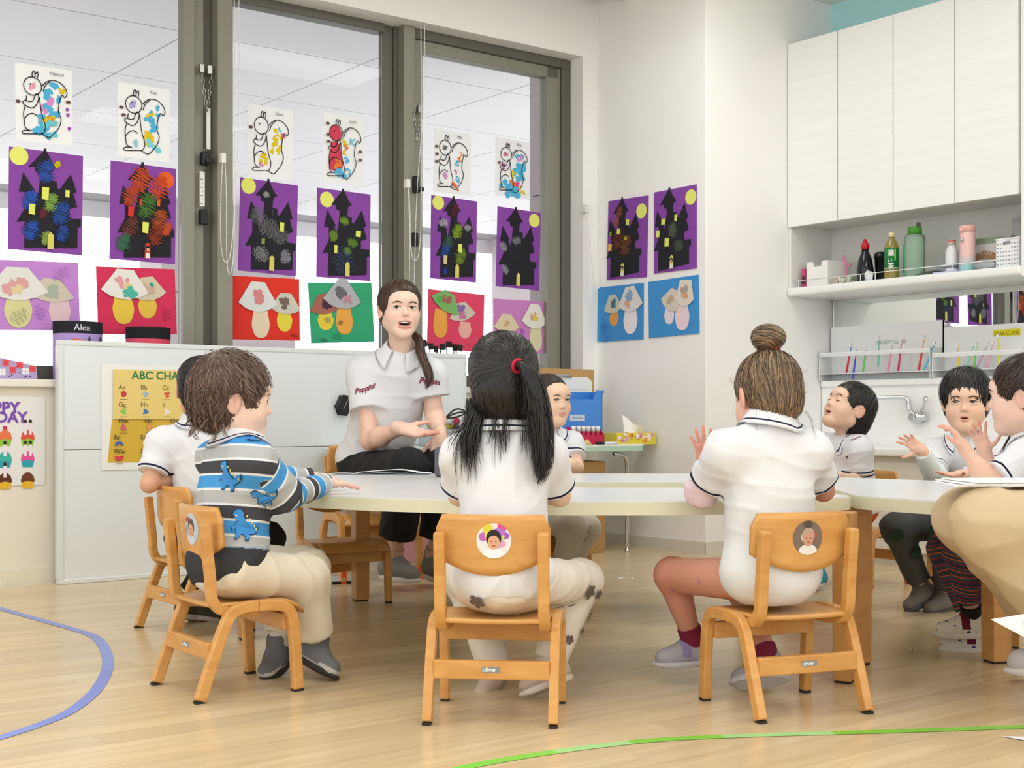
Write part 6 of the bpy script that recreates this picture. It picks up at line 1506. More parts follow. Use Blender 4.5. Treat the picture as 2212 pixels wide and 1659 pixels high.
def bundle(guides, rad, n, rg, wd, K=14, curl=0.0, freq=3.0, taper=True, flare=None):
    """locks following a guide line (list of points), scattered in a radius"""
    G = np.array(spline(guides, 8)); L = np.linspace(0, len(G) - 1, K); base = np.stack([np.interp(L, np.arange(len(G)), G[:, i]) for i in range(3)], 1)
    t = np.gradient(base, axis=0); t /= np.linalg.norm(t, axis=1)[:, None]; a = nrm(np.cross(t[K // 2], (0.3, 1, .2))); e1 = a - t * (t @ a)[:, None]; e1 /= np.linalg.norm(e1, axis=1)[:, None]; e2 = np.cross(t, e1)
    rr = np.interp(np.linspace(0, 1, K), np.linspace(0, 1, len(rad)), rad)
    th = rg.uniform(0, 6.28, n); ra = np.sqrt(rg.uniform(0, 1, n)); ln = rg.uniform(.7, 1.0, n)
    paths = np.zeros((n, K, 3)); nor = np.zeros((n, K, 3)); u = np.linspace(0, 1, K)
    for i in range(n):
        ph = rg.uniform(0, 6.28); uu = u * ln[i]; k = uu * (K - 1); B = np.stack([np.interp(k, np.arange(K), base[:, j]) for j in range(3)], 1)
        f1 = np.stack([np.interp(k, np.arange(K), e1[:, j]) for j in range(3)], 1); f2 = np.stack([np.interp(k, np.arange(K), e2[:, j]) for j in range(3)], 1)
        R = np.interp(k, np.arange(K), rr)[:, None]; w = th[i] + curl * np.sin(uu * freq * 6.28 + ph)[:, None] * 1.0
        rad_dir = f1 * np.cos(w) + f2 * np.sin(w)
        paths[i] = B + rad_dir * R * ra[i] + (f1 * (np.sin(uu * freq * 6.28 + ph) * curl * .006)[:, None]); nor[i] = rad_dir
    return ribbons(paths, nor, rg.uniform(wd[0], wd[1], n), rg.uniform(0, 1, n) ** 1.2)
def flyaways(h, n, rg, r0=.1, ln=.05, wd=.0007, zlo=0.0):
    d = rg.normal(size=(n, 3)); d[:, 2] = np.abs(d[:, 2]) * .8 + zlo; d[:, 1] = d[:, 1] * .6 - .35; d /= np.linalg.norm(d, axis=1)[:, None]; K = 6
    p0 = h.c + (d * np.array((.088, .1, .095))) @ h.B.T * h.s; tan = np.cross(d @ h.B.T, rg.normal(size=(n, 3))); tan /= np.linalg.norm(tan, axis=1)[:, None]
    u = np.linspace(0, 1, K); paths = p0[:, None] + (d @ h.B.T)[:, None] * (ln * .35 * np.sin(u * 2.2))[None, :, None] * rg.uniform(.3, 1, n)[:, None, None] + tan[:, None] * (u * ln)[None, :, None]
    return ribbons(paths, np.repeat((d @ h.B.T)[:, None], K, 1), np.full(n, wd), rg.uniform(0, 1, n))

# ---- garments -------------------------------------------------------------------
def torso_prims(J, s, loose=0.0, wide=1.0, hem=None, dep=1.0):
    pel, nk = J['pelvis'], J['neck']; up = nrm(nk - pel); rt = nrm((J['sh'][1] - J['sh'][0]) - up * ((J['sh'][1] - J['sh'][0]) @ up)); TB = np.stack([rt, np.cross(up, rt), up], 1)
    L = np.linalg.norm(nk - pel); q = lambda t, f=0.0: pel + up * L * t + TB[:, 1] * f
    R = lambda a, b, c: np.array((a * s * wide + loose, b * s * dep + loose, c * s + min(loose, 0) * 1.6))
    P = [ell(q(.66), R(.103, .078, .125), TB, .05 * s), ell(q(.36, .006 * s), R(.106, .088, .13), TB, .05 * s), ell(q(.02), R(.122, .1, .1), TB, .05 * s)]
    for i in (0, 1):
        P.append(cap(q(.94), J['sh'][i], .036 * s + loose, .045 * s + loose, .05 * s))
    P.append(cap(J['sh'][0] * .85 + q(.8) * .15, J['sh'][1] * .85 + q(.8) * .15, .046 * s + loose, None, .04 * s))
    if hem is not None: P.append(half(pel + up * hem, -up, .004))
    return P, TB
def collar(nk, ndir, fw, s, shirt, parent, org, trim=True, gap=.32, rn=.047, mat=None, lift=1.0):
    ax = nrm(ndir); y = nrm(np.array(fw) - ax * (np.array(fw) @ ax)); x = np.cross(y, ax)
    prof = [(rn + .001, -.004), (rn + .003, .02 * lift), (rn + .007, .0235 * lift), (rn + .0105, .02 * lift), (rn + .021, .0), (rn + .0245, -.0075), (rn + .0275, -.0125), (rn + .034, -.022), (rn + .030, -.0235), (rn + .012, -.002)]
    n = 40; rows = []
    for i in range(n + 1):
        a = gap + (2 * math.pi - 2 * gap) * i / n; e = y * math.cos(a) + x * math.sin(a); fr = max(0.0, math.cos(a)) ** 2
        row = []
        for j, (r, z) in enumerate(prof):
            rr = r * s + (fr * .012 * s if j >= 4 and j < 9 else 0); zz = z * s - fr * (.017 * s + (.012 * s if j >= 4 else 0)); row.append(nk + e * rr + ax * zz)
        rows.append(row)
    V = np.array(rows); m = len(prof)
    O = V[:, 4:9].reshape(-1, 3)
    for _ in range(5):
        d = sdf(shirt, O); g = grad(shirt, O); O = O + g * np.maximum(0, .004 * s - d)[:, None]
    V[:, 4:9] = O.reshape(n + 1, 5, 3)
    mats = [mat or m_polo, m_navy if trim else (mat or m_polo)]
    fs = []; mi = []
    for i in range(n):
        for j in range(m):
            k = (j + 1) % m; fs.append((i * m + j, (i + 1) * m + j, (i + 1) * m + k, i * m + k)); mi.append(1 if j == 5 else 0)
    me = np_mesh('collar', V.reshape(-1, 3), np.array(fs), mats, org, mi=mi); o = link('collar', me, parent)
    return V
def sleeve_st(v, a, b, r):
    ba = b - a; L = np.linalg.norm(ba); d = ba / L; h = (v - a) @ d; rad = np.linalg.norm(v - a - h[:, None] * d, axis=1)
    return np.where((rad < r * 1.25) & (h > 0), np.clip(.9 - 20 * np.abs(L - h), 0, .9), 0)
POLO = [(0, '#e4e6eb'), (.60, '#1c2140'), (.74, '#e4e6eb')]
def shoe(parent, org, ank, toe, up, s, c_up, c_sole, strap=None, name='shoe', wid=1.0, toe_c=None, spots=None):
    """ankle point, toe direction, sole normal"""
    y = nrm(toe); z = nrm(np.array(up) - y * (np.array(up) @ y)); x = np.cross(y, z); B = np.stack([x, y, z], 1); o = np.array(ank) - z * .066 * s; w = lambda p: o + B @ (np.array(p, float) * s)
    P = [cap(w((0, -.022, .034)), w((0, .03, .036)), .0275 * s * wid, .0285 * s * wid, .015 * s), cap(w((0, .03, .034)), w((.002, .083, .026)), .029 * s * wid, .025 * s * wid, .02 * s), cap(w((0, -.016, .04)), w((0, -.004, .082)), .027 * s, .0275 * s, .02 * s), cap(w((0, .02, .045)), w((0, .004, .07)), .022 * s, .024 * s, .02 * s),
         cap(w((0, -.006, .12)), w((0, -.004, .084)), .023 * s, .023 * s, .004, 's'), half(w((0, 0, .012)), -z, .003)]
    v, f = mesh_sdf(P, .0025 if spots else .0035)
    q = (v - o) @ B / s; col = np.tile(L3(c_up), (len(v), 1))
    if toe_c: col[(q[:, 2] < .028) & (q[:, 1] > .055)] = L3(toe_c); col[(q[:, 2] < .022)] = L3(toe_c)
    if strap:
        mk = (q[:, 1] > .012) & (q[:, 1] < .038) & (q[:, 2] > .03); col[mk] = L3(strap)
    if spots:
        rs = np.random.RandomState(4)
        for k in range(34):
            cc = np.array((rs.uniform(-.032, .032), rs.uniform(-.04, .11), rs.uniform(.02, .06))); m2 = (((q - cc) * np.array((1, 1, 1.2))) ** 2).sum(1) < rs.uniform(.004, .0062) ** 2; col[m2] = L3(spots[k % len(spots)])
    sh = link(name, np_mesh(name, v, f, m_vcol('shoe_cloth', .7), org, col), parent)
    out = [(math.sin(t) * (.0315 if math.cos(t) < 0 else .0335 - .004 * math.cos(t)), .034 + math.cos(t) * (.082 if math.cos(t) > 0 else .084)) for t in np.linspace(0, 2 * math.pi, 28, False)][::-1]
    vs = []; lv = ((0, .90), (.004, 1.0), (.013, 1.02), (.017, .99))
    for zz, sc in lv: vs += [w((px * sc * wid, (py - .03) * sc + .03, zz + (.006 * max(0, (py - .07) / .05) ** 2 if zz < .01 else 0))) for px, py in out]
    fs = []
    for j in range(3):
        for k in range(28): fs.append((j * 28 + k, j * 28 + (k + 1) % 28, (j + 1) * 28 + (k + 1) % 28, (j + 1) * 28 + k))
    mb = MB(); mb.add([p - org for p in vs], fs, 0, True); mb.add([p - org for p in vs[:28]], [tuple(range(28))[::-1]]); mb.add([p - org for p in vs[84:]], [tuple(range(28))]); mb.build('sole', M('sole_' + c_sole, c_sole, .6), sh)
    return sh, w
def person(label, J, head, s=1.0, skin='#e3b79d', hands=(None, None), sleeve=(.62, .62), shirt=None, shirt_post=.0052, trousers=None, bare_legs=False, shoes=None, collar_kw=None, long_sleeve=None, res=.0045, hs=.62, tw=1.0, shirt_attr=None, hem=-.02, neck_r=.04, leg_r=(.064, .056, .05, .046), arm_r=(.033, .027, .028, .0195), seed=1, under=None, loose=.004, face=True, trs_attr=None, arm_res=.0028, sleeve_r=None, foot=True, tdep=1.0, stripes=(0, 1)):
    J = {k: (np.array(v, float) if k in ('pelvis', 'neck') else [np.array(q, float) for q in v]) for k, v in J.items()}
    org = np.array((J['pelvis'][0], J['pelvis'][1], 0.0)); sk = L3(skin)
    # bare body: torso, limbs and head on one skeleton
    T, TB = torso_prims(J, s, -.016, tw, dep=tdep)
    legs = []; LK = .84 if bare_legs else .7
    for i in (0, 1):
        legs += [cap(J['hip'][i], J['knee'][i], leg_r[0] * s * LK, leg_r[1] * s * LK, .02 * s), cap(J['knee'][i], J['ank'][i], leg_r[1] * s * LK * .97, .0235 * s, .02 * s), cap(J['ank'][i], J['ank'][i] + J['toe'][i] * .03 * s - V3(0, 0, .03 * s), .017 * s, .012 * s, .01 * s)]
        if bare_legs: legs.append(ell(J['knee'][i] * .45 + J['ank'][i] * .55 + (J['knee'][i] * .6 + J['ank'][i] * .4 - J['knee'][i]) * .0, (.036 * s,) * 3, None, .04 * s)) if False else None
    legs = [q for q in legs if q is not None]
    v, f = mesh_sdf(T + legs, .004 if bare_legs else .008)
    col = np.tile(sk, (len(v), 1))
    if bare_legs:
        for i in (0, 1):
            g = np.exp(-((v - J['knee'][i]) ** 2).sum(1) / (.06 * s) ** 2)[:, None] * .5; col = col * (1 - g) + L3('#cf7f6a') * g
    parts = [(v, f, col)]
    nd = nrm(head.w((0, -.022, -.06)) - J['neck'])
    HP = head.P + [cap(J['neck'] - nd * .04 * s, head.w((0, -.02, -.05)), neck_r * s * 1.05, neck_r * s, .03 * s)]
    HP = [HP[-1]] + head.P
    v, f = mesh_sdf(HP, .0022 * (head.s ** .6) if face is True else (face or .005))
    head.full = HP
    parts.append((v, f, head.colors(v)))
    arms = []
    for i in (0, 1):
        sh, el, wr = J['sh'][i], J['el'][i], J['wr'][i]
        A = [cap(sh, el, arm_r[0] * s, arm_r[1] * s, .012 * s), cap(el, wr, arm_r[2] * s, arm_r[3] * s, .016 * s), ell(el * .68 + wr * .32, np.array((.028, .028, .028)) * s, None, .03 * s)]
        tips = []
        if hands[i]:
            hp, tips = hand(wr, s=hs, side=(1 if i else -1) * (-1), **hands[i]) if False else hand(wr, s=hs, **hands[i])
            A += hp
        v, f = mesh_sdf(A, arm_res)
        c = np.tile(sk, (len(v), 1))
        for t in tips:
            g = np.exp(-((v - t) ** 2).sum(1) / (.022 * hs / .62) ** 2)[:, None] * .45; c = c * (1 - g) + L3('#e58e7c') * g
        parts.append((v, f, c))
    vs, fs, cs = joinm(parts)
    body = link('person', np_mesh('person', vs, fs, m_skin(), org, cs), None, tuple(org))
    tag(body, label, 'person')
    # shirt
    S_, TB = torso_prims(J, s, loose, tw, hem, tdep)
    ends = []
    for i in (0, 1):
        sh, el = J['sh'][i], J['el'][i]; e = sh + (el - sh) * sleeve[i]; ends.append((sh, e))
        r0, r1 = sleeve_r or (.046, .05)
        S_.insert(len(S_) - (1 if hem is not None else 0), cut_cap(sh, e, r0 * s + loose * .5, r1 * s + loose * .5, .03 * s))
        if long_sleeve:
            wr = J['wr'][i]; w1 = el + (wr - el) * long_sleeve
            S_.insert(3, cap(sh, el, r0 * s, .043 * s, .02 * s)); S_.insert(3, cut_cap(el, w1, .042 * s, .034 * s, .02 * s))
    v, f = mesh_sdf(S_, res, wrink(shirt_post, 62 / s, seed)); v = relax(v, f, 1, .25)
    if shirt_attr: st = shirt_attr(v, J)
    else:
        st = np.zeros(len(v))
        for (a, b) in [ends[i] for i in stripes]: st = np.maximum(st, sleeve_st(v, a, b, .054 * s + loose))
    shirt_o = link('shirt', np_mesh('shirt', v, f, shirt or m_bands('polo_bands', POLO), org, attr={'st': st}), body)
    if collar_kw is not None: cd = nrm(nd * .4 + TB[:, 2] * .6); collar(J['neck'] + cd * .012 * s, cd, TB[:, 1], s, S_, shirt_o, org, **collar_kw)
    # long sleeves worn under the polo
    if under:
        for i in under['arms']:
            sh, el, wr = J['sh'][i], J['el'][i], J['wr'][i]; w1 = el + (wr - el) * under.get('t', .93)
            U = [cap(sh, el, .041 * s, .041 * s, .01), cut_cap(el, w1, .043 * s, .031 * s, .02 * s)]
            v, f = mesh_sdf(U, .004, wrink(.004, 90, seed + 5)); link('under_sleeve', np_mesh('under_sleeve', v, f, under['mat'], org), body)
    # trousers
    if trousers:
        P = [ell(J['pelvis'], np.array((.118 * tw, .098, .09)) * s, TB, .04 * s)]
        for i in (0, 1):
            e = J['knee'][i] + (J['ank'][i] - J['knee'][i]) * trousers.get('len', .9)
            P += [cap(J['hip'][i], J['knee'][i], leg_r[0] * s, leg_r[1] * s, .03 * s), cut_cap(J['knee'][i], e, leg_r[1] * s * .97, leg_r[3] * s, .03 * s)]
        v, f = mesh_sdf(P, trousers.get('res', .005), wrink(trousers.get('w', .005), 66 / s, seed + 3)); v = relax(v, f, 1, .4)
        at_ = {'st': trs_attr(v, J)} if trs_attr else None
        body_t = link('trousers', np_mesh('trousers', v, f, trousers['mat'], org, attr=at_), body); J['_tr'] = P
    if shoes and foot:
        for i in (0, 1):
            shoe(body, org, J['ank'][i], J['toe'][i], J.get('up', [V3(0, 0, 1)] * 2)[i], shoes.get('s', s), shoes['up'], shoes['sole'], shoes.get('strap'), toe_c=shoes.get('toe'), spots=shoes.get('spots'))
            if shoes.get('sock'):
                a = J['ank'][i]; b = J['knee'][i]; d = nrm(b - a)
                v, f = mesh_sdf([cut_cap(a - d * .02, a + d * shoes.get('sockh', .05), .029 * s, .033 * s, .01), ell(a, (.031 * s,) * 3, None, .01)], .004); link('sock', np_mesh('sock', v, f, M('sock_' + shoes['sock'], shoes['sock'], .9), org), body)
    J['S'] = S_; J['org'] = org; J['TB'] = TB; J['HP'] = HP; J['shirt_o'] = shirt_o
    return body, J
def tangent(prims, c, x, z):
    c = project(prims, np.array(c, float)[None], 0.0, 8)[0]; n = grad(prims, c[None], None, .006)[0]
    x = np.array(x, float); x = nrm(x - n * (x @ n)); z = np.array(z, float); z = z - n * (z @ n); z = nrm(z - x * (z @ x))
    return c, x, z
def decal(prims, parent, org, c, x, z, outlines, name, mat, lift=.0012, post=None):
    """flat print (list of 2-D polygons in metres) laid on a garment around point c with right x and up z"""
    c, x, z = tangent(prims, c, x, z); mb = MB()
    for poly in outlines:
        pts = [np.array(p, float) for p in poly]; pl = []
        for i in range(len(pts)):
            a, b = pts[i], pts[(i + 1) % len(pts)]; m = max(1, int(np.hypot(*(b - a)) / .012))
            pl += [tuple(a + (b - a) * k / m) for k in range(m)]
        tr = tess(pl); V = np.array([c + x * p[0] + z * p[1] for p in pl]); V = project(prims, V, lift, 5, post)
        mb.add(list(V - org), tr, 0, True)
    return mb.build(name, mat, parent)
def text_decal(prims, parent, org, c, x, z, txt, size, mat, name='lettering', lift=.0014, shear=.3, bold=.02):
    me = text_mesh(txt, size, mat, name, bold=bold, depth=0, shear=shear); V = np.array([v.co for v in me.vertices]); c, x, z = tangent(prims, c, x, z)
    W = np.array([c + x * p[0] + z * p[2] for p in V]); W = project(prims, W, lift, 6)
    me.vertices.foreach_set('co', (W - org).astype(np.float32).ravel()); me.update()
    return link(name, me, parent)
# ================================================================ the class
def A(x, y, Y): return at(x, y, Y)
def D(*p): return nrm(np.array(p, float))
cream_tr = M('trousers_cream', '#e4dac6', .85, bump=.2, bscale=700)
H_black = m_hair('hair_black', '#0d0c0e', '#2c2826'); H_brown = m_hair('hair_brown', '#37281f', '#a88a68', .45); H_curl = m_hair('hair_curly_brown', '#40302a', '#86695a', .5); H_dark = m_hair('hair_dark_brown', '#1c1412', '#4a352b')
SK_A, SK_W = '#e8c2a8', '#eecbb8'

# -- girl with the ponytail ---------------------------------------------------
hd = Head(A(1086, 820, 3.42), (-.12, .99, -.02), s=1.0, skin=SK_A)
J = dict(pelvis=(-.02, 3.335, .335), neck=A(1087, 925, 3.40), sh=[(-.128, 3.385, .638), (.088, 3.385, .636)], el=[(-.136, 3.47, .535), (.122, 3.47, .533)], wr=[(-.08, 3.66, .548), (.06, 3.65, .548)],
         hip=[(-.08, 3.36, .32), (.045, 3.36, .32)], knee=[(-.13, 3.66, .30), (.185, 3.60, .295)], ank=[A(1068, 1440, 3.66), A(1185, 1432, 3.55)], toe=[D(-.4, -.85, -.3), D(-.85, -.45, -.22)], up=[D(-.1, -.3, 1), D(-.1, .5, 1)])
hk = dict(fdir=(.5, .8, 0), back=(0, 0, 1), side=1), dict(fdir=(-.5, .8, 0), back=(0, 0, 1), side=-1)
pC, J = person('girl seen from behind with a long black ponytail and white polo shirt', J, hd, skin=SK_A, hands=hk, sleeve=(.8, .8), trousers=dict(mat=M('trousers_flowered', '#e6dfd4', .85, bump=.2, bscale=700), len=.97), shoes=dict(up='#cbb9ab', sole='#d8cdc2', s=.98, toe='#b8a69a', sock='#d9d4d0'),
               collar_kw=dict(gap=.3), hem=-.055, seed=3, tw=1.02, face=.0034)
def flower(r, rot=0.0):
    out = []
    for k in range(40):
        a = 2 * math.pi * k / 40; q = r * (.55 + .45 * abs(math.cos(2.5 * (a + rot))) ** .7); out.append((q * math.cos(a), q * math.sin(a)))
    return out
mf_ = M('flower_grey', '#6c625c', .85)
for k, (x, y, Y, r) in enumerate(((1025, 1308, 3.26, .021), (1262, 1272, 3.53, .021), (1288, 1282, 3.56, .015), (1232, 1300, 3.5, .012), (1207, 1310, 3.45, .014), (1274, 1330, 3.58, .016), (1240, 1385, 3.5, .013), (1262, 1365, 3.55, .010))):
    decal(J['_tr'], pC, J['org'], A(x, y, Y), (1, .2, 0), (0, .1, 1), [flower(r, k * .7)], 'flower_print', mf_, .0065)
rg = np.random.RandomState(11)
tie = A(1116, 790, 3.312)
cp, HPp, po = cap_hair(hd, .016, nape=(-.112, .0), ear=False, extra=[ell(hd.w((0, -.035, -.055)), np.array((.078, .06, .07)), hd.B, .04)], seed=2, n=1500, flow=lambda P: np.where((P[:, 2] > tie[2] - .06)[:, None], tie - P, V3(0, -.1, -1)), whorl=(.02, -.09, .045), face=((0, .1, -.055), (.058, .075, .09)), lift=(.0003, .002))
pts = [tie, A(1138, 795, 3.28), A(1158, 850, 3.275), A(1170, 930, 3.285), A(1172, 1000, 3.285), A(1162, 1050, 3.28)]
hp = cp + [bundle(pts, [.01, .018, .03, .034, .03, .014], 520, rg, (.0012, .003), 16, .25, 1.4)]
for k in range(34):
    lx = rg.uniform(-.09, .07) if k > 9 else rg.uniform(-.095, -.06); sp = lx * 1.25 + rg.normal() * .012; low = rg.uniform(.02, .10) if abs(lx) < .05 else rg.uniform(.06, .15)
    p0 = hd.w((lx, -.06 + abs(lx) * .5, -.05)); p1 = hd.w((lx * 1.06, -.08 + abs(lx) * .5, -.095)); x0 = -.02 + sp
    hp.append(bundle([p0, p1, V3(x0, 3.315, .70 - low * .3), V3(x0 + rg.normal() * .01, 3.298, .70 - low)], [.008, .012, .012, .007], 18, rg, (.0006, .0016), 10, .3, 1.2))
hp.append(flyaways(hd, 60, rg, ln=.05))
make_hair('hair', hp, H_black, pC, J['org'])
mb = MB(); ax = nrm(pts[1] - pts[0]); e1 = nrm(np.cross(ax, (0, 0, 1))); e2 = np.cross(ax, e1)
mb.tube([tuple(tie + ax * .004 - J['org'] + (e1 * math.cos(a) + e2 * math.sin(a)) * .0145) for a in np.linspace(0, 6.283, 18, False)], .0055, 8, close=True); mb.build('hair_tie', M('hair_tie_red', '#b8163a', .6), pC)

# -- girl with the bun ----------------------------------------------------------
hd = Head(A(1658, 856, 3.47), (-.28, .92, -.27), s=1.0, skin='#e6b6a0')
J = dict(pelvis=(.66, 3.42, .335), neck=A(1662, 920, 3.425), sh=[(.54, 3.385, .645), (.768, 3.465, .645)], el=[A(1516, 1062, 3.50), (.83, 3.58, .54)], wr=[A(1523, 1003, 3.68), (.74, 3.73, .56)],
         hip=[(.60, 3.415, .32), (.72, 3.45, .32)], knee=[A(1452, 1242, 3.66), (.62, 3.76, .30)], ank=[A(1497, 1385, 3.70), A(1662, 1428, 3.60)], toe=[D(-.97, -.1, -.06), D(-.95, .1, -.12)], up=[D(0, -.05, 1), D(.05, .75, .75)])
pD, J = person('girl seen from behind with a brown top bun and white polo shirt', J, hd, skin='#cf9480', hands=(dict(fdir=(-.12, .1, 1), back=(.15, -1, 0), side=1, curl=(.08, .1, .1, .15), spread=.22, thumb=.75), dict(fdir=(-.6, .7, .2), back=(0, 0, 1), side=-1)), sleeve=(.72, .72),
               bare_legs=True, shoes=dict(up='#a9a7ae', sole='#c3c4c8', s=1.0, strap='#8f86b4', sock='#7a1f3a', sockh=.045), collar_kw=dict(gap=.3, lift=1.15), hem=-.075, seed=5, tw=1.08, face=.0034, leg_r=(.066, .056, .05, .04), loose=.007,
               under=dict(arms=(0,), mat=M('under_pink', '#ecd3dc', .85), t=.8))
rg = np.random.RandomState(21); base = hd.w((0, -.03, .106)); bun = base + V3(0, -.008, .041)
cp, HPp, po = cap_hair(hd, .009, nape=(-.082, .05), ear=True, seed=4, n=1500, flow=lambda P: base - P, whorl=tuple(hd.loc(base[None])[0]), face=((0, .1, -.06), (.06, .075, .09)), lift=(.0003, .003), wd=(.001, .003))
sb = [ell(bun, np.array((.043, .04, .033)), None, .012), cap(base, bun, .021, .028, .012)]
vb, fb = mesh_sdf(sb, .003, lambda P: .0014 * np.sin(np.arctan2(P[:, 0] - bun[0], P[:, 2] - bun[2]) * 9 + (P[:, 1] - bun[1]) * 180))
hp = cp + [(vb, fb, np.random.RandomState(1).uniform(.1, .4, len(vb)))]
hp.append(hair_strands(sb, vb[rg.randint(0, len(vb), 500)], lambda P: np.cross(P - bun, D(.3, .4, 1)) + (P - bun) * .1, 8, .009, (.001, .003), rg, (.0002, .004)))
hp.append(flyaways(hd, 70, rg, ln=.055)); 
for dx in (-.05, -.03, .0, .03, .055):
    hp.append(bundle([hd.w((dx * 1.3, -.05, -.055)), hd.w((dx * 1.5, -.06, -.085)), hd.w((dx * 1.6, -.055, -.115 - abs(dx)))], [.005, .007, .006], 6, rg, (.0005, .0009), 7, .3))
make_hair('hair', hp, H_brown, pD, J['org'])
mb = MB(); mb.tube([tuple(base + V3(0, -.005, .018) - J['org'] + V3(math.cos(a) * .029, math.sin(a) * .029, -.004 * math.cos(a))) for a in np.linspace(0, 6.283, 22, False)], .0042, 8, close=True); mb.build('hair_tie', M('hair_tie_orange', '#f0502a', .5), pD)
lg = [cap(J['hip'][0], J['knee'][0], .066 * .85, .056 * .82, .02), cap(J['knee'][0], J['ank'][0], .056 * .8, .03, .02)]
for (x, y, Y, rr) in ((1512, 1255, 3.5, .008), (1458, 1260, 3.62, .008)):
    ar = [(rr * math.cos(a), rr * 1.1 * math.sin(a)) for a in np.linspace(-1.6, 1.6, 9)]; ar = ar + [(p[0] * .6 - .001, p[1] * .8) for p in ar[::-1]]
    decal(lg, pD, J['org'], A(x, y, Y), (1, 0, 0), (0, 0, 1), [ar], 'ink_mark', M('ink_purple', '#a878b8', .6), .001)

# -- boy in the striped dinosaur top -----------------------------------------------
def dino_bands():
    seq = [('#4b9bdc', .031), ('#e6e9ec', .006), ('#b6b8b8', .031), ('#e6e9ec', .006), ('#46474c', .031), ('#e6e9ec', .006)]
    out = []; p = 0.0; k = 0
    while p < .5 and len(out) < 30:
        c, w = seq[k % 6]; out.append((p / .5, c)); p += w; k += 1
    return out
def dino_st(v, J):
    up = nrm(J['neck'] - J['pelvis']); st = ((J['neck'] - v) @ up + .012) / .5 * .93
    for i in (0, 1):
        sh, el, wr = J['sh'][i], J['el'][i], J['wr'][i]
        for a, b, off, r in ((sh, el, 0.0, .062), (el, wr, np.linalg.norm(el - sh), .056)):
            ba = b - a; L = np.linalg.norm(ba); d = ba / L; h = (v - a) @ d; rad = np.linalg.norm(v - a - np.clip(h, 0, L)[:, None] * d, axis=1)
            m = (rad < r) & (h > (.02 if off == 0 else -.005)); st = np.where(m, (h + off + .078) / .5 * .93, st)
    hem = (v - J['pelvis']) @ up
    return np.clip(np.where(hem < .045, .985, st), 0, .99)
hd = Head(A(505, 866, 3.70), (.95, .30, -.04), s=1.02, skin=SK_W, eye=.005)
J = dict(pelvis=(-.775, 3.65, .335), neck=A(512, 950, 3.695), sh=[(-.825, 3.785, .612), (-.695, 3.60, .607)], el=[(-.74, 3.98, .55), A(618, 1072, 3.68)], wr=[(-.6, 4.08, .548), A(704, 1044, 3.905)],
         hip=[(-.80, 3.71, .32), (-.73, 3.60, .32)], knee=[(-.60, 3.92, .29), A(660, 1250, 3.74)], ank=[A(600, 1392, 3.86), A(684, 1388, 3.80)], toe=[D(-.25, -.95, -.25), D(.75, -.5, -.3)], up=[D(-.1, -.15, 1), D(-.35, .5, .75)])
bands = [b for b in dino_bands() if b[0] < .94][:29] + [(.955, '#3b3c40')]
pB, J = person('boy in a blue, grey and charcoal striped dinosaur top on the left', J, hd, skin=SK_W, hands=(dict(fdir=(.7, .6, 0), back=(0, 0, 1), side=1), dict(fdir=(.85, .45, -.05), back=(0, .1, 1), side=-1, spread=.25, thumb=.9, curl=(.12, .15, .15, .2))), sleeve=(1.0, 1.0), long_sleeve=.94,
               shirt=m_bands('dino_stripes', bands), shirt_attr=dino_st, trousers=dict(mat=cream_tr, len=.88, w=.007), shoes=dict(up='#6f7072', sole='#2a2624', toe='#c9c6c2', s=1.05, sock='#e4ded6', sockh=.06), collar_kw=dict(gap=.35, lift=1.1), hem=-.06, seed=8, tw=1.06, loose=.008, leg_r=(.07, .066, .058, .055), res=.004)
def shift(P, x, z, k=1.0): return [((p[0]) * k + x, (p[1]) * k + z) for p in P]
DINO = [(-.030, .034), (-.024, .042), (-.010, .043), (-.003, .036), (.001, .022), (.008, .008), (.020, -.006), (.032, -.010), (.042, -.004), (.049, .008), (.050, -.004), (.042, -.017), (.030, -.024), (.018, -.025), (.020, -.034), (.016, -.043), (.006, -.043), (.009, -.036), (.004, -.028), (-.004, -.026), (-.008, -.034), (-.014, -.042), (-.022, -.040), (-.016, -.033), (-.018, -.022), (-.018, -.010), (-.026, -.012), (-.030, -.018), (-.031, -.008), (-.020, .002), (-.016, .012), (-.022, .017), (-.031, .018), (-.021, .025), (-.032, .028)]
mdn = M('dino_blue', '#3f8fd6', .8); mdo = M('dino_line', '#1f3c66', .8); mds = M('dino_spikes', '#d9d48a', .8); mdt = M('dino_teeth', '#eef0f0', .8)
TBx = J['TB']
for (x, y, Y, k, fl) in ((490, 1028, 3.56, .95, 1), (532, 1130, 3.52, .95, 1), (545, 958, 3.6, .5, 1), (580, 1090, 3.56, .8, 1)):
    c = A(x, y, Y); vx = nrm(V3(.93, -.36, 0)); vz = V3(.0, .1, 1)
    decal(J['S'], pB, J['org'], c, vx, vz, [[(px * 1.06 * k, pz * 1.06 * k) for px, pz in DINO]], 'dino_outline', mdo, .0022)
    decal(J['S'], pB, J['org'], c, vx, vz, [shift(DINO, 0, 0, k * .97)], 'dino_print', mdn, .0032)
    for q in range(5):
        decal(J['S'], pB, J['org'], c, vx, vz, [[((.004 + q * .008) * k, (.026 - q * .0085) * k), ((.010 + q * .008) * k, (.030 - q * .0085) * k), ((.010 + q * .008) * k, (.020 - q * .0085) * k)]], 'dino_spike', mds, .004)
    decal(J['S'], pB, J['org'], c, vx, vz, [[(-.03 * k, .026 * k), (-.018 * k, .0255 * k), (-.019 * k, .0225 * k)]], 'dino_tooth', mdt, .004)
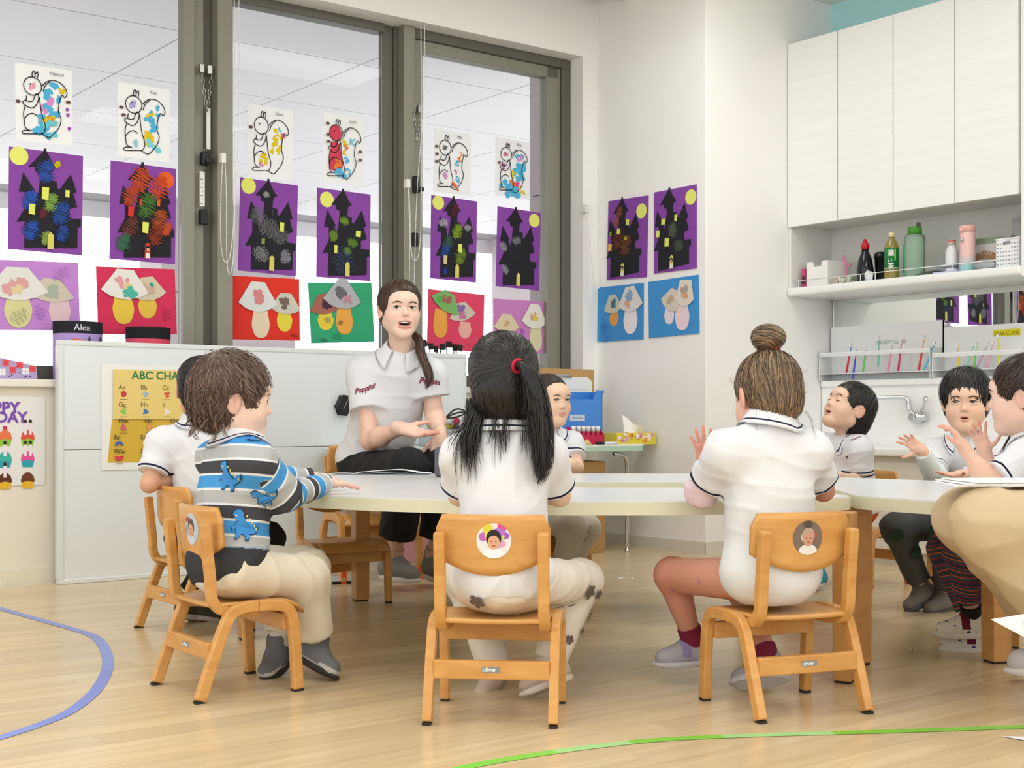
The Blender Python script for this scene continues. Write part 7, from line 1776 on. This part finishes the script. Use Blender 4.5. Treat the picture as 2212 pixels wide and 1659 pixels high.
# white undershirt hem
P2, _ = torso_prims(J, 1.0, .003, 1.02, -.085); v, f = mesh_sdf(P2[:3] + P2[-1:], .006); link('undershirt', np_mesh('undershirt', v, f, m_polo, J['org']), pB)
face_parts(hd, pB, J['org'], brow='#7a5a48', brow_w=.003)
rg = np.random.RandomState(31)
cp, HPp, po = cap_hair(hd, .020, nape=(-.085, .4), ear=True, top=.006, seed=6, n=2000, wd=(.0014, .0036), K=6, step=.008, lift=(.0005, .008), face=((0, .112, -.048), (.098, .078, .088)), groove=.0022, sides=.0)
hp = cp + [flyaways(hd, 60, rg, ln=.045)]
for k in range(64):
    a = rg.uniform(-1.5, 1.5) if k < 55 else rg.uniform(-3.1, 3.1); zz = rg.uniform(-.08, .06) if k < 55 else rg.uniform(.055, .1)
    p = hd.w((.092 * math.sin(a) * (1 if k < 55 else .8), -.025 - .075 * math.cos(a), zz))
    o = nrm(p - hd.c); t = D(*(rg.normal(size=3) * .6 + V3(0, 0, -.8)))
    hp.append(bundle([p, p + o * .012 + t * .014, p + o * .014 + t * .03, p + o * .004 + t * .042], [.003, .005, .005, .002], 7, rg, (.001, .0024), 7, .5, 1.0))
make_hair('hair', hp, H_curl, pB, J['org'])

# -- black-haired boy behind him ------------------------------------------------------
hd = Head(A(434, 840, 4.70), (-.22, .97, -.02), s=1.0, skin='#d9a88c')
J = dict(pelvis=(-1.06, 4.69, .335), neck=A(430, 915, 4.70), sh=[(-1.225, 4.68, .645), (-.975, 4.68, .645)], el=[A(322, 1046, 4.62), (-.93, 4.72, .55)], wr=[(-1.13, 4.86, .548), (-.95, 4.9, .548)],
         hip=[(-1.15, 4.68, .32), (-1.05, 4.66, .32)], knee=[(-1.06, 4.95, .30), (-.88, 4.85, .30)], ank=[A(405, 1297, 4.80), A(440, 1300, 4.85)], toe=[D(.3, .9, -.25), D(.6, .75, -.25)])
pA, J = person('black-haired boy in a white polo half hidden behind the striped boy', J, hd, skin='#d9a88c', hands=(dict(fdir=(.7, .6, 0), back=(0, 0, 1), side=1), dict(fdir=(.6, .7, 0), back=(0, 0, 1), side=-1)), sleeve=(.72, .72), trousers=dict(mat=M('trousers_black', '#1c1c1f', .85), len=.88), shoes=dict(up='#4d5548', sole='#c9c7c2'),
               collar_kw=dict(gap=.3, lift=1.2), seed=9, hem=-.06, face=.0034)
rg = np.random.RandomState(41); cp, _, _ = cap_hair(hd, .008, nape=(-.075, .25), seed=7, n=700, lift=(.0002, .0018), face=((0, .108, -.05), (.064, .075, .09)))
make_hair('hair', cp, H_black, pA, J['org'])

# -- short-haired boy at the far side -------------------------------------------------
hd = Head(A(1187, 864, 5.72), (.60, -.80, -.02), s=1.0, skin=SK_A, eye=.0046, mw=.012)
J = dict(pelvis=(.15, 5.78, .335), neck=A(1184, 938, 5.76), sh=[(.262, 5.80, .618), (.055, 5.71, .618)], el=[A(1246, 1008, 5.72), (.03, 5.62, .53)], wr=[(.175, 5.52, .545), (.10, 5.47, .545)],
         hip=[(.20, 5.76, .32), (.10, 5.74, .32)], knee=[A(1268, 1140, 5.58), A(1235, 1140, 5.5)], ank=[A(1240, 1212, 5.6), A(1215, 1215, 5.55)], toe=[D(.75, -.6, -.3), D(.5, -.8, -.3)])
pE, J = person('short-haired boy in a white polo beyond the ponytailed girl, looking right', J, hd, skin=SK_A, hands=(dict(fdir=(-.8, -.5, 0), back=(0, 0, 1), side=1), dict(fdir=(.7, -.6, 0), back=(0, 0, 1), side=-1)), sleeve=(.6, .6), trousers=dict(mat=M('trousers_printed', '#cfc8ba', .85), len=.88), shoes=dict(up='#22262c', sole='#7c8084', strap='#d0d4d6', sock='#1c1f24', sockh=.05), collar_kw=dict(gap=.34), seed=10)
mo = M('print_black', '#2a201c', .85)
for k, (x, y, r) in enumerate(((1275, 1145, .016), (1250, 1128, .012), (1245, 1150, .012), (1262, 1170, .009))):
    ring = disc((0, 0), r, 16); decal(J['_tr'], pE, J['org'], A(x, y, 5.5), (1, .3, 0), (0, 0, 1), [ring + [ring[0]] + [(p[0] * .78, p[1] * .78) for p in [ring[0]] + ring[::-1]]], 'ring_print', mo, .007)
face_parts(hd, pE, J['org'], look=(.25, 0), brow='#6b5044', brow_w=.0036)
cp, _, _ = cap_hair(hd, .0055, nape=(-.06, .3), seed=8, n=700, lift=(.0001, .0012), K=5, wd=(.0008, .0018), face=((0, .112, -.052), (.07, .075, .088)))
make_hair('hair', cp, m_hair('hair_cropped', '#191311', '#463730', .6), pE, J['org'])

# -- boy leaning his head back ---------------------------------------------------------
hd = Head(A(1834, 882, 5.84), (-.84, -.34, .46), up=(.42, .1, .9), s=1.03, skin=SK_A, eye=0.0, mouth=.004)
J = dict(pelvis=(1.50, 5.90, .335), neck=A(1822, 955, 5.88), sh=[(1.495, 5.775, .60), (1.365, 5.955, .60)], el=[A(1858, 1042, 5.80), (1.26, 5.9, .5)], wr=[(1.36, 5.62, .49), (1.2, 5.72, .49)],
         hip=[(1.50, 5.84, .32), (1.43, 5.94, .32)], knee=[(1.27, 5.68, .30), (1.2, 5.80, .30)], ank=[(1.3, 5.72, .08), (1.24, 5.84, .08)], toe=[D(-.8, -.6, -.1), D(-.8, -.6, -.1)])
pF, J = person('boy in a white polo tilting his head far back with closed eyes', J, hd, skin=SK_A, hands=(dict(fdir=(-.8, -.5, 0), back=(0, 0, 1), side=1), dict(fdir=(-.7, -.6, 0), back=(0, 0, 1), side=-1)), sleeve=(.72, .72), trousers=dict(mat=M('trousers_orange', '#c8562c', .85), len=.85), shoes=dict(up='#4fa3c4', sole='#d8d8d4'), collar_kw=dict(gap=.5, lift=.8), seed=12, loose=.01, tw=1.05, stripes=(0,))
face_parts(hd, pF, J['org'], brow='#3a2a24', brow_w=.0036)
text_decal(J['S'], J['shirt_o'], J['org'], A(1830, 946, 5.72), (1, -.1, .55), (-.4, 0, 1), 'Poppins', .018, M('logo_maroon', '#8a2440', .7))
decal(J['S'], J['shirt_o'], J['org'], A(1798, 997, 5.7), (1, 0, 0), (0, 0, 1), [[(-.003, -.006), (.003, -.006), (.003, .006), (-.003, .006)]], 'shirt_mark', M('mark_black', '#22242e', .7))
rg = np.random.RandomState(51)
cp, HPp, _ = cap_hair(hd, .013, nape=(-.105, .55), seed=9, n=1300, K=9, lift=(.0003, .005), face=((0, .112, -.055), (.066, .068, .092)), extra=[ell(hd.w((0, -.06, -.06)), np.array((.068, .045, .06)), hd.B, .03)])
make_hair('hair', cp + [flyaways(hd, 25, rg, ln=.04)], H_black, pF, J['org'])

# -- boy with the black fringe, facing the camera -----------------------------------------
hd = Head(A(2086, 868, 5.18), (-.36, -.92, -.03), s=1.03, skin=SK_A, eye=.0050, mouth=.0022, mw=.0115)
J = dict(pelvis=(1.84, 5.30, .335), neck=A(2086, 952, 5.22), sh=[(1.855, 5.15, .60), (1.655, 5.265, .60)], el=[(1.83, 5.0, .525), A(2022, 1035, 5.10)], wr=[A(2078, 1026, 4.93), A(1990, 972, 4.98)],
         hip=[(1.86, 5.25, .32), (1.77, 5.3, .32)], knee=[(1.60, 4.95, .315), (1.445, 5.05, .32)], ank=[A(2042, 1282, 5.12), A(1990, 1268, 5.15)], toe=[D(-.8, -.5, -.1), D(-.85, -.45, -.3)], up=[D(0, 0, 1), D(-.1, .3, 1)])
pG, J = person('boy with a black fringe facing the camera, pale long sleeves under his polo', J, hd, skin='#e8bca4', hands=(dict(fdir=(-1, -.25, .02), back=(0, .1, -1), side=1, curl=(.12, .12, .12, .12), thumb=1.0), dict(fdir=(-.75, -.1, .55), back=(.25, .9, .25), side=1, curl=(.15, .2, .25, .3), spread=.2, thumb=.9)), sleeve=(.7, .7),
               trousers=dict(mat=M('trousers_grey', '#4a4b4b', .85), len=.86), shoes=dict(up='#77716c', sole='#4c4a48', s=1.05), collar_kw=dict(gap=.4), seed=14, under=dict(arms=(0, 1), mat=M('under_mint', '#dfe9ea', .85), t=.93))
gp = M('patch_green', '#22402e', .85)
for (x, y, Y) in ((1940, 1165, 4.95), (2005, 1145, 4.9), (2035, 1200, 4.9), (1985, 1205, 5.0)): decal(J['_tr'], pG, J['org'], A(x, y, Y), (1, -.3, 0), (0, 0, 1), [disc((0, 0), .024, 18)], 'knee_patch', gp, .0085)
face_parts(hd, pG, J['org'], look=(.12, 0), brow='#4a362e', brow_w=.0042)
text_decal(J['S'], J['shirt_o'], J['org'], A(2100, 958, 5.1), (1, -.3, .3), (0, 0, 1), 'Poppins', .018, MATS['logo_maroon'])
cp, _, _ = cap_hair(hd, .017, nape=(-.05, .35), seed=10, n=1500, K=8, lift=(.0004, .005), top=.006, sides=.004, face=((0, .122, -.066), (.074, .07, .092)), whorl=(.01, -.03, .1))
make_hair('hair', cp, H_black, pG, J['org'])

# -- boy at the right edge with raised hands -----------------------------------------------
hd = Head(A(2212, 856, 4.12), (-.86, .50, -.02), s=1.03, skin='#eac4b2', eye=.004)
mt_ = bpy.data.materials.new('leggings_swirl'); mt_.use_nodes = True; nt = mt_.node_tree; b_ = nt.nodes['Principled BSDF']; tc = nt.nodes.new('ShaderNodeTexCoord'); wv = nt.nodes.new('ShaderNodeTexWave'); wv.inputs['Scale'].default_value = 5.5; wv.inputs['Distortion'].default_value = 6; wv.inputs['Detail'].default_value = 1.0; wv.bands_direction = 'Z'
cr = nt.nodes.new('ShaderNodeValToRGB'); cr.color_ramp.interpolation = 'CONSTANT'; e_ = cr.color_ramp.elements; e_[0].color = lin('#3a3a58'); e_[1].position = .36; e_[1].color = lin('#343a58')
for p, c in ((.12, '#b8384c'), (.24, '#3a3f5c'), (.45, '#2f6a78'), (.58, '#3a3a58'), (.74, '#e2683c'), (.88, '#43424f')): q_ = e_.new(p); q_.color = lin(c)
nt.links.new(tc.outputs['Object'], wv.inputs['Vector']); nt.links.new(wv.outputs['Fac'], cr.inputs['Fac']); nt.links.new(cr.outputs['Color'], b_.inputs['Base Color']); b_.inputs['Roughness'].default_value = .85
J = dict(pelvis=(1.69, 4.12, .335), neck=A(2222, 950, 4.12), sh=[(1.535, 4.01, .615), (1.60, 4.225, .615)], el=[A(2138, 1044, 3.99), A(2150, 1048, 4.20)], wr=[A(2082, 968, 4.05), A(2128, 978, 4.22)],
         hip=[(1.66, 4.06, .32), (1.66, 4.18, .32)], knee=[(1.385, 4.12, .315), (1.385, 4.28, .315)], ank=[A(2100, 1330, 4.20), A(2112, 1362, 4.22)], toe=[D(-.97, .1, -.03), D(-.97, .15, -.03)])
pH, J = person('dark-haired boy at the right edge raising both open hands', J, hd, skin='#e3b8a2', hands=(dict(fdir=(-.45, .1, .85), back=(.75, -.4, .5), side=-1, curl=(.35, .4, .4, .45), spread=.1, thumb=.5), dict(fdir=(-.3, 0, .95), back=(.2, .95, .1), side=-1, curl=(.15, .12, .12, .15), spread=.2, thumb=.8)), sleeve=(.75, .75),
               trousers=dict(mat=mt_, len=.74), shoes=dict(up='#e8e6dc', sole='#e4e0d4', s=1.05, sock='#17171c', sockh=.04, strap='#6a1830', spots=('#2f2f8c', '#8a9a4c')), collar_kw=dict(gap=.4), seed=15)
face_parts(hd, pH, J['org'], brow='#3a2a24')
cp, _, _ = cap_hair(hd, .015, nape=(-.06, .3), seed=11, n=1300, K=8, lift=(.0003, .004), top=.004, face=((0, .116, -.055), (.068, .07, .09)))
make_hair('hair', cp, H_dark, pH, J['org'])

# -- teacher ------------------------------------------------------------------------------------
hd = Head(A(864, 668, 5.86), (.30, -.95, .0), s=1.12, adult=True, skin='#f0cdb9', eye=.0060, mouth=.0085, nose=1.06, mw=.0225)
J = dict(pelvis=(-.63, 6.12, .52), neck=A(868, 764, 5.94), sh=[A(928, 812, 5.95), A(786, 806, 5.99)], el=[A(938, 892, 5.95), A(800, 952, 5.90)], wr=[A(950, 942, 5.76), A(868, 926, 5.70)],
         hip=[(-.56, 6.06, .50), (-.70, 6.10, .50)], knee=[(-.28, 5.72, .53), (-.43, 5.62, .53)], ank=[A(938, 1205, 5.86), A(848, 1206, 5.76)], toe=[D(.5, -.85, -.02), D(.75, -.65, -.02)])
pT, J = person('seated teacher with brown hair in a white polo and black trousers, talking', J, hd, s=1.36, skin='#edc6b2', hands=(dict(fdir=(-.05, -.35, -.9), back=(.1, -.9, .35), side=1, curl=(.25, .3, .3, .35)), dict(fdir=(.85, -.3, -.22), back=(.1, .35, -.9), side=1, curl=(.1, .14, .2, .25), spread=.1, thumb=.35)), sleeve=(.56, .56),
               shirt=m_polo, trousers=dict(mat=M('trousers_black2', '#131417', .8), len=.74, w=.006), shoes=dict(up='#8c8c88', sole='#eceae4', s=1.45, sock='#e8c4b0'), collar_kw=dict(gap=.42, trim=False, lift=1.0), hem=-.05, hs=.98, neck_r=.037, arm_r=(.032, .028, .029, .019), leg_r=(.062, .056, .05, .062), seed=17, tw=1.06, loose=.009, tdep=.92, sleeve_r=(.05, .056))
face_parts(hd, pT, J['org'], iris=m_irisg, look=(.2, 0), brow='#47301f', brow_w=.0046)
# teeth and mouth
for nm, z, hh, yy in (('upper_teeth', -.0555, .0042, .0835),):
    q = MB(); n = 10; vs = []
    for k in range(n + 1):
        a = -.95 + 1.9 * k / n; vs += [hd.w((.0205 * math.sin(a), yy - .010 * (1 - math.cos(a)), z + hh)) - J['org'], hd.w((.0195 * math.sin(a), yy - .010 * (1 - math.cos(a)), z - hh)) - J['org']]
    q.add(vs, [(2 * k, 2 * k + 1, 2 * k + 3, 2 * k + 2) for k in range(n)], 0, True); q.build(nm, m_teeth, pT)
text_decal(J['S'], J['shirt_o'], J['org'], A(762, 850, 5.88), (1, -.2, .22), (0, 0, 1), 'Poppins', .034, MATS['logo_maroon'], bold=.03)
text_decal(J['S'], J['shirt_o'], J['org'], A(896, 832, 5.80), (1, .1, 0), (0, 0, 1), 'Poppins', .038, MATS['logo_maroon'], bold=.03)
rg = np.random.RandomState(61)
tail0 = hd.w((-.05, -.075, -.07))
cp, _, _ = cap_hair(hd, .012, nape=(-.085, .2), seed=12, ear=False, n=1500, K=9, lift=(.0002, .0016), face=((0, .110, -.056), (.068, .072, .094)), flow=lambda P: tail0 - P, whorl=tuple(hd.loc(tail0[None])[0]), groove=.0008, wd=(.0008, .002))
hp = cp + [bundle([tail0, A(905, 735, 5.90), A(908, 760, 5.85), A(922, 795, 5.81), A(928, 820, 5.80), A(918, 842, 5.79)], [.012, .02, .022, .022, .02, .01], 330, rg, (.0014, .0034), 18, .5, 2.2), flyaways(hd, 30, rg, ln=.03)]
make_hair('hair', hp, m_hair('hair_chestnut', '#241812', '#6a4c38', .4), pT, J['org'])
mb = MB(); wl = J['wr'][0]; ax = nrm(J['wr'][0] - J['el'][0]); e1 = nrm(np.cross(ax, (1, 0, 0))); e2 = np.cross(ax, e1); c0 = wl - ax * .012
mb.tube([tuple(c0 - J['org'] + (e1 * math.cos(a) + e2 * math.sin(a)) * .0285) for a in np.linspace(0, 6.283, 20, False)], .0045, 6, close=True); mb.build('wristband', m_black, pT)

# -- adult in khaki trousers at the right edge ------------------------------------------------------
hd = Head((1.80, 3.2, 1.27), (-.9, .4, -.1), s=1.13, adult=True, skin=SK_W)
J = dict(pelvis=(1.72, 3.22, .50), neck=(1.78, 3.2, 1.06), sh=[(1.74, 3.02, .97), (1.78, 3.4, .97)], el=[(1.62, 3.0, .75), (1.66, 3.5, .75)], wr=[(1.46, 3.14, .66), (1.5, 3.46, .66)],
         hip=[(1.68, 3.16, .50), (1.68, 3.34, .50)], knee=[A(2130, 1130, 3.26), A(2092, 1122, 3.48)], ank=[(1.47, 3.37, .115), (1.53, 3.72, .115)], toe=[D(-1, .0, -.02), D(-1, .0, -.02)])
pK, J = person('adult in khaki trousers cut off by the right edge, papers on lap', J, hd, s=1.36, skin=SK_W, hands=(dict(fdir=(-.9, .4, -.1), back=(0, 0, 1), side=1), dict(fdir=(-.9, -.3, -.1), back=(0, 0, 1), side=-1)), sleeve=(.6, .6), shirt=m_polo, trousers=dict(mat=M('trousers_khaki', '#cdb795', .85, bump=.15, bscale=500), len=.93, w=.007, res=.006),
               shoes=dict(up='#d9d8dc', sole='#f0eff0', s=1.45), collar_kw=dict(gap=.4, trim=False), hs=.98, seed=19, face=False, leg_r=(.066, .060, .054, .052))
cp, _, _ = cap_hair(hd, .014, nape=(-.06, .3), seed=13, n=300); make_hair('hair', cp, H_dark, pK, J['org'])
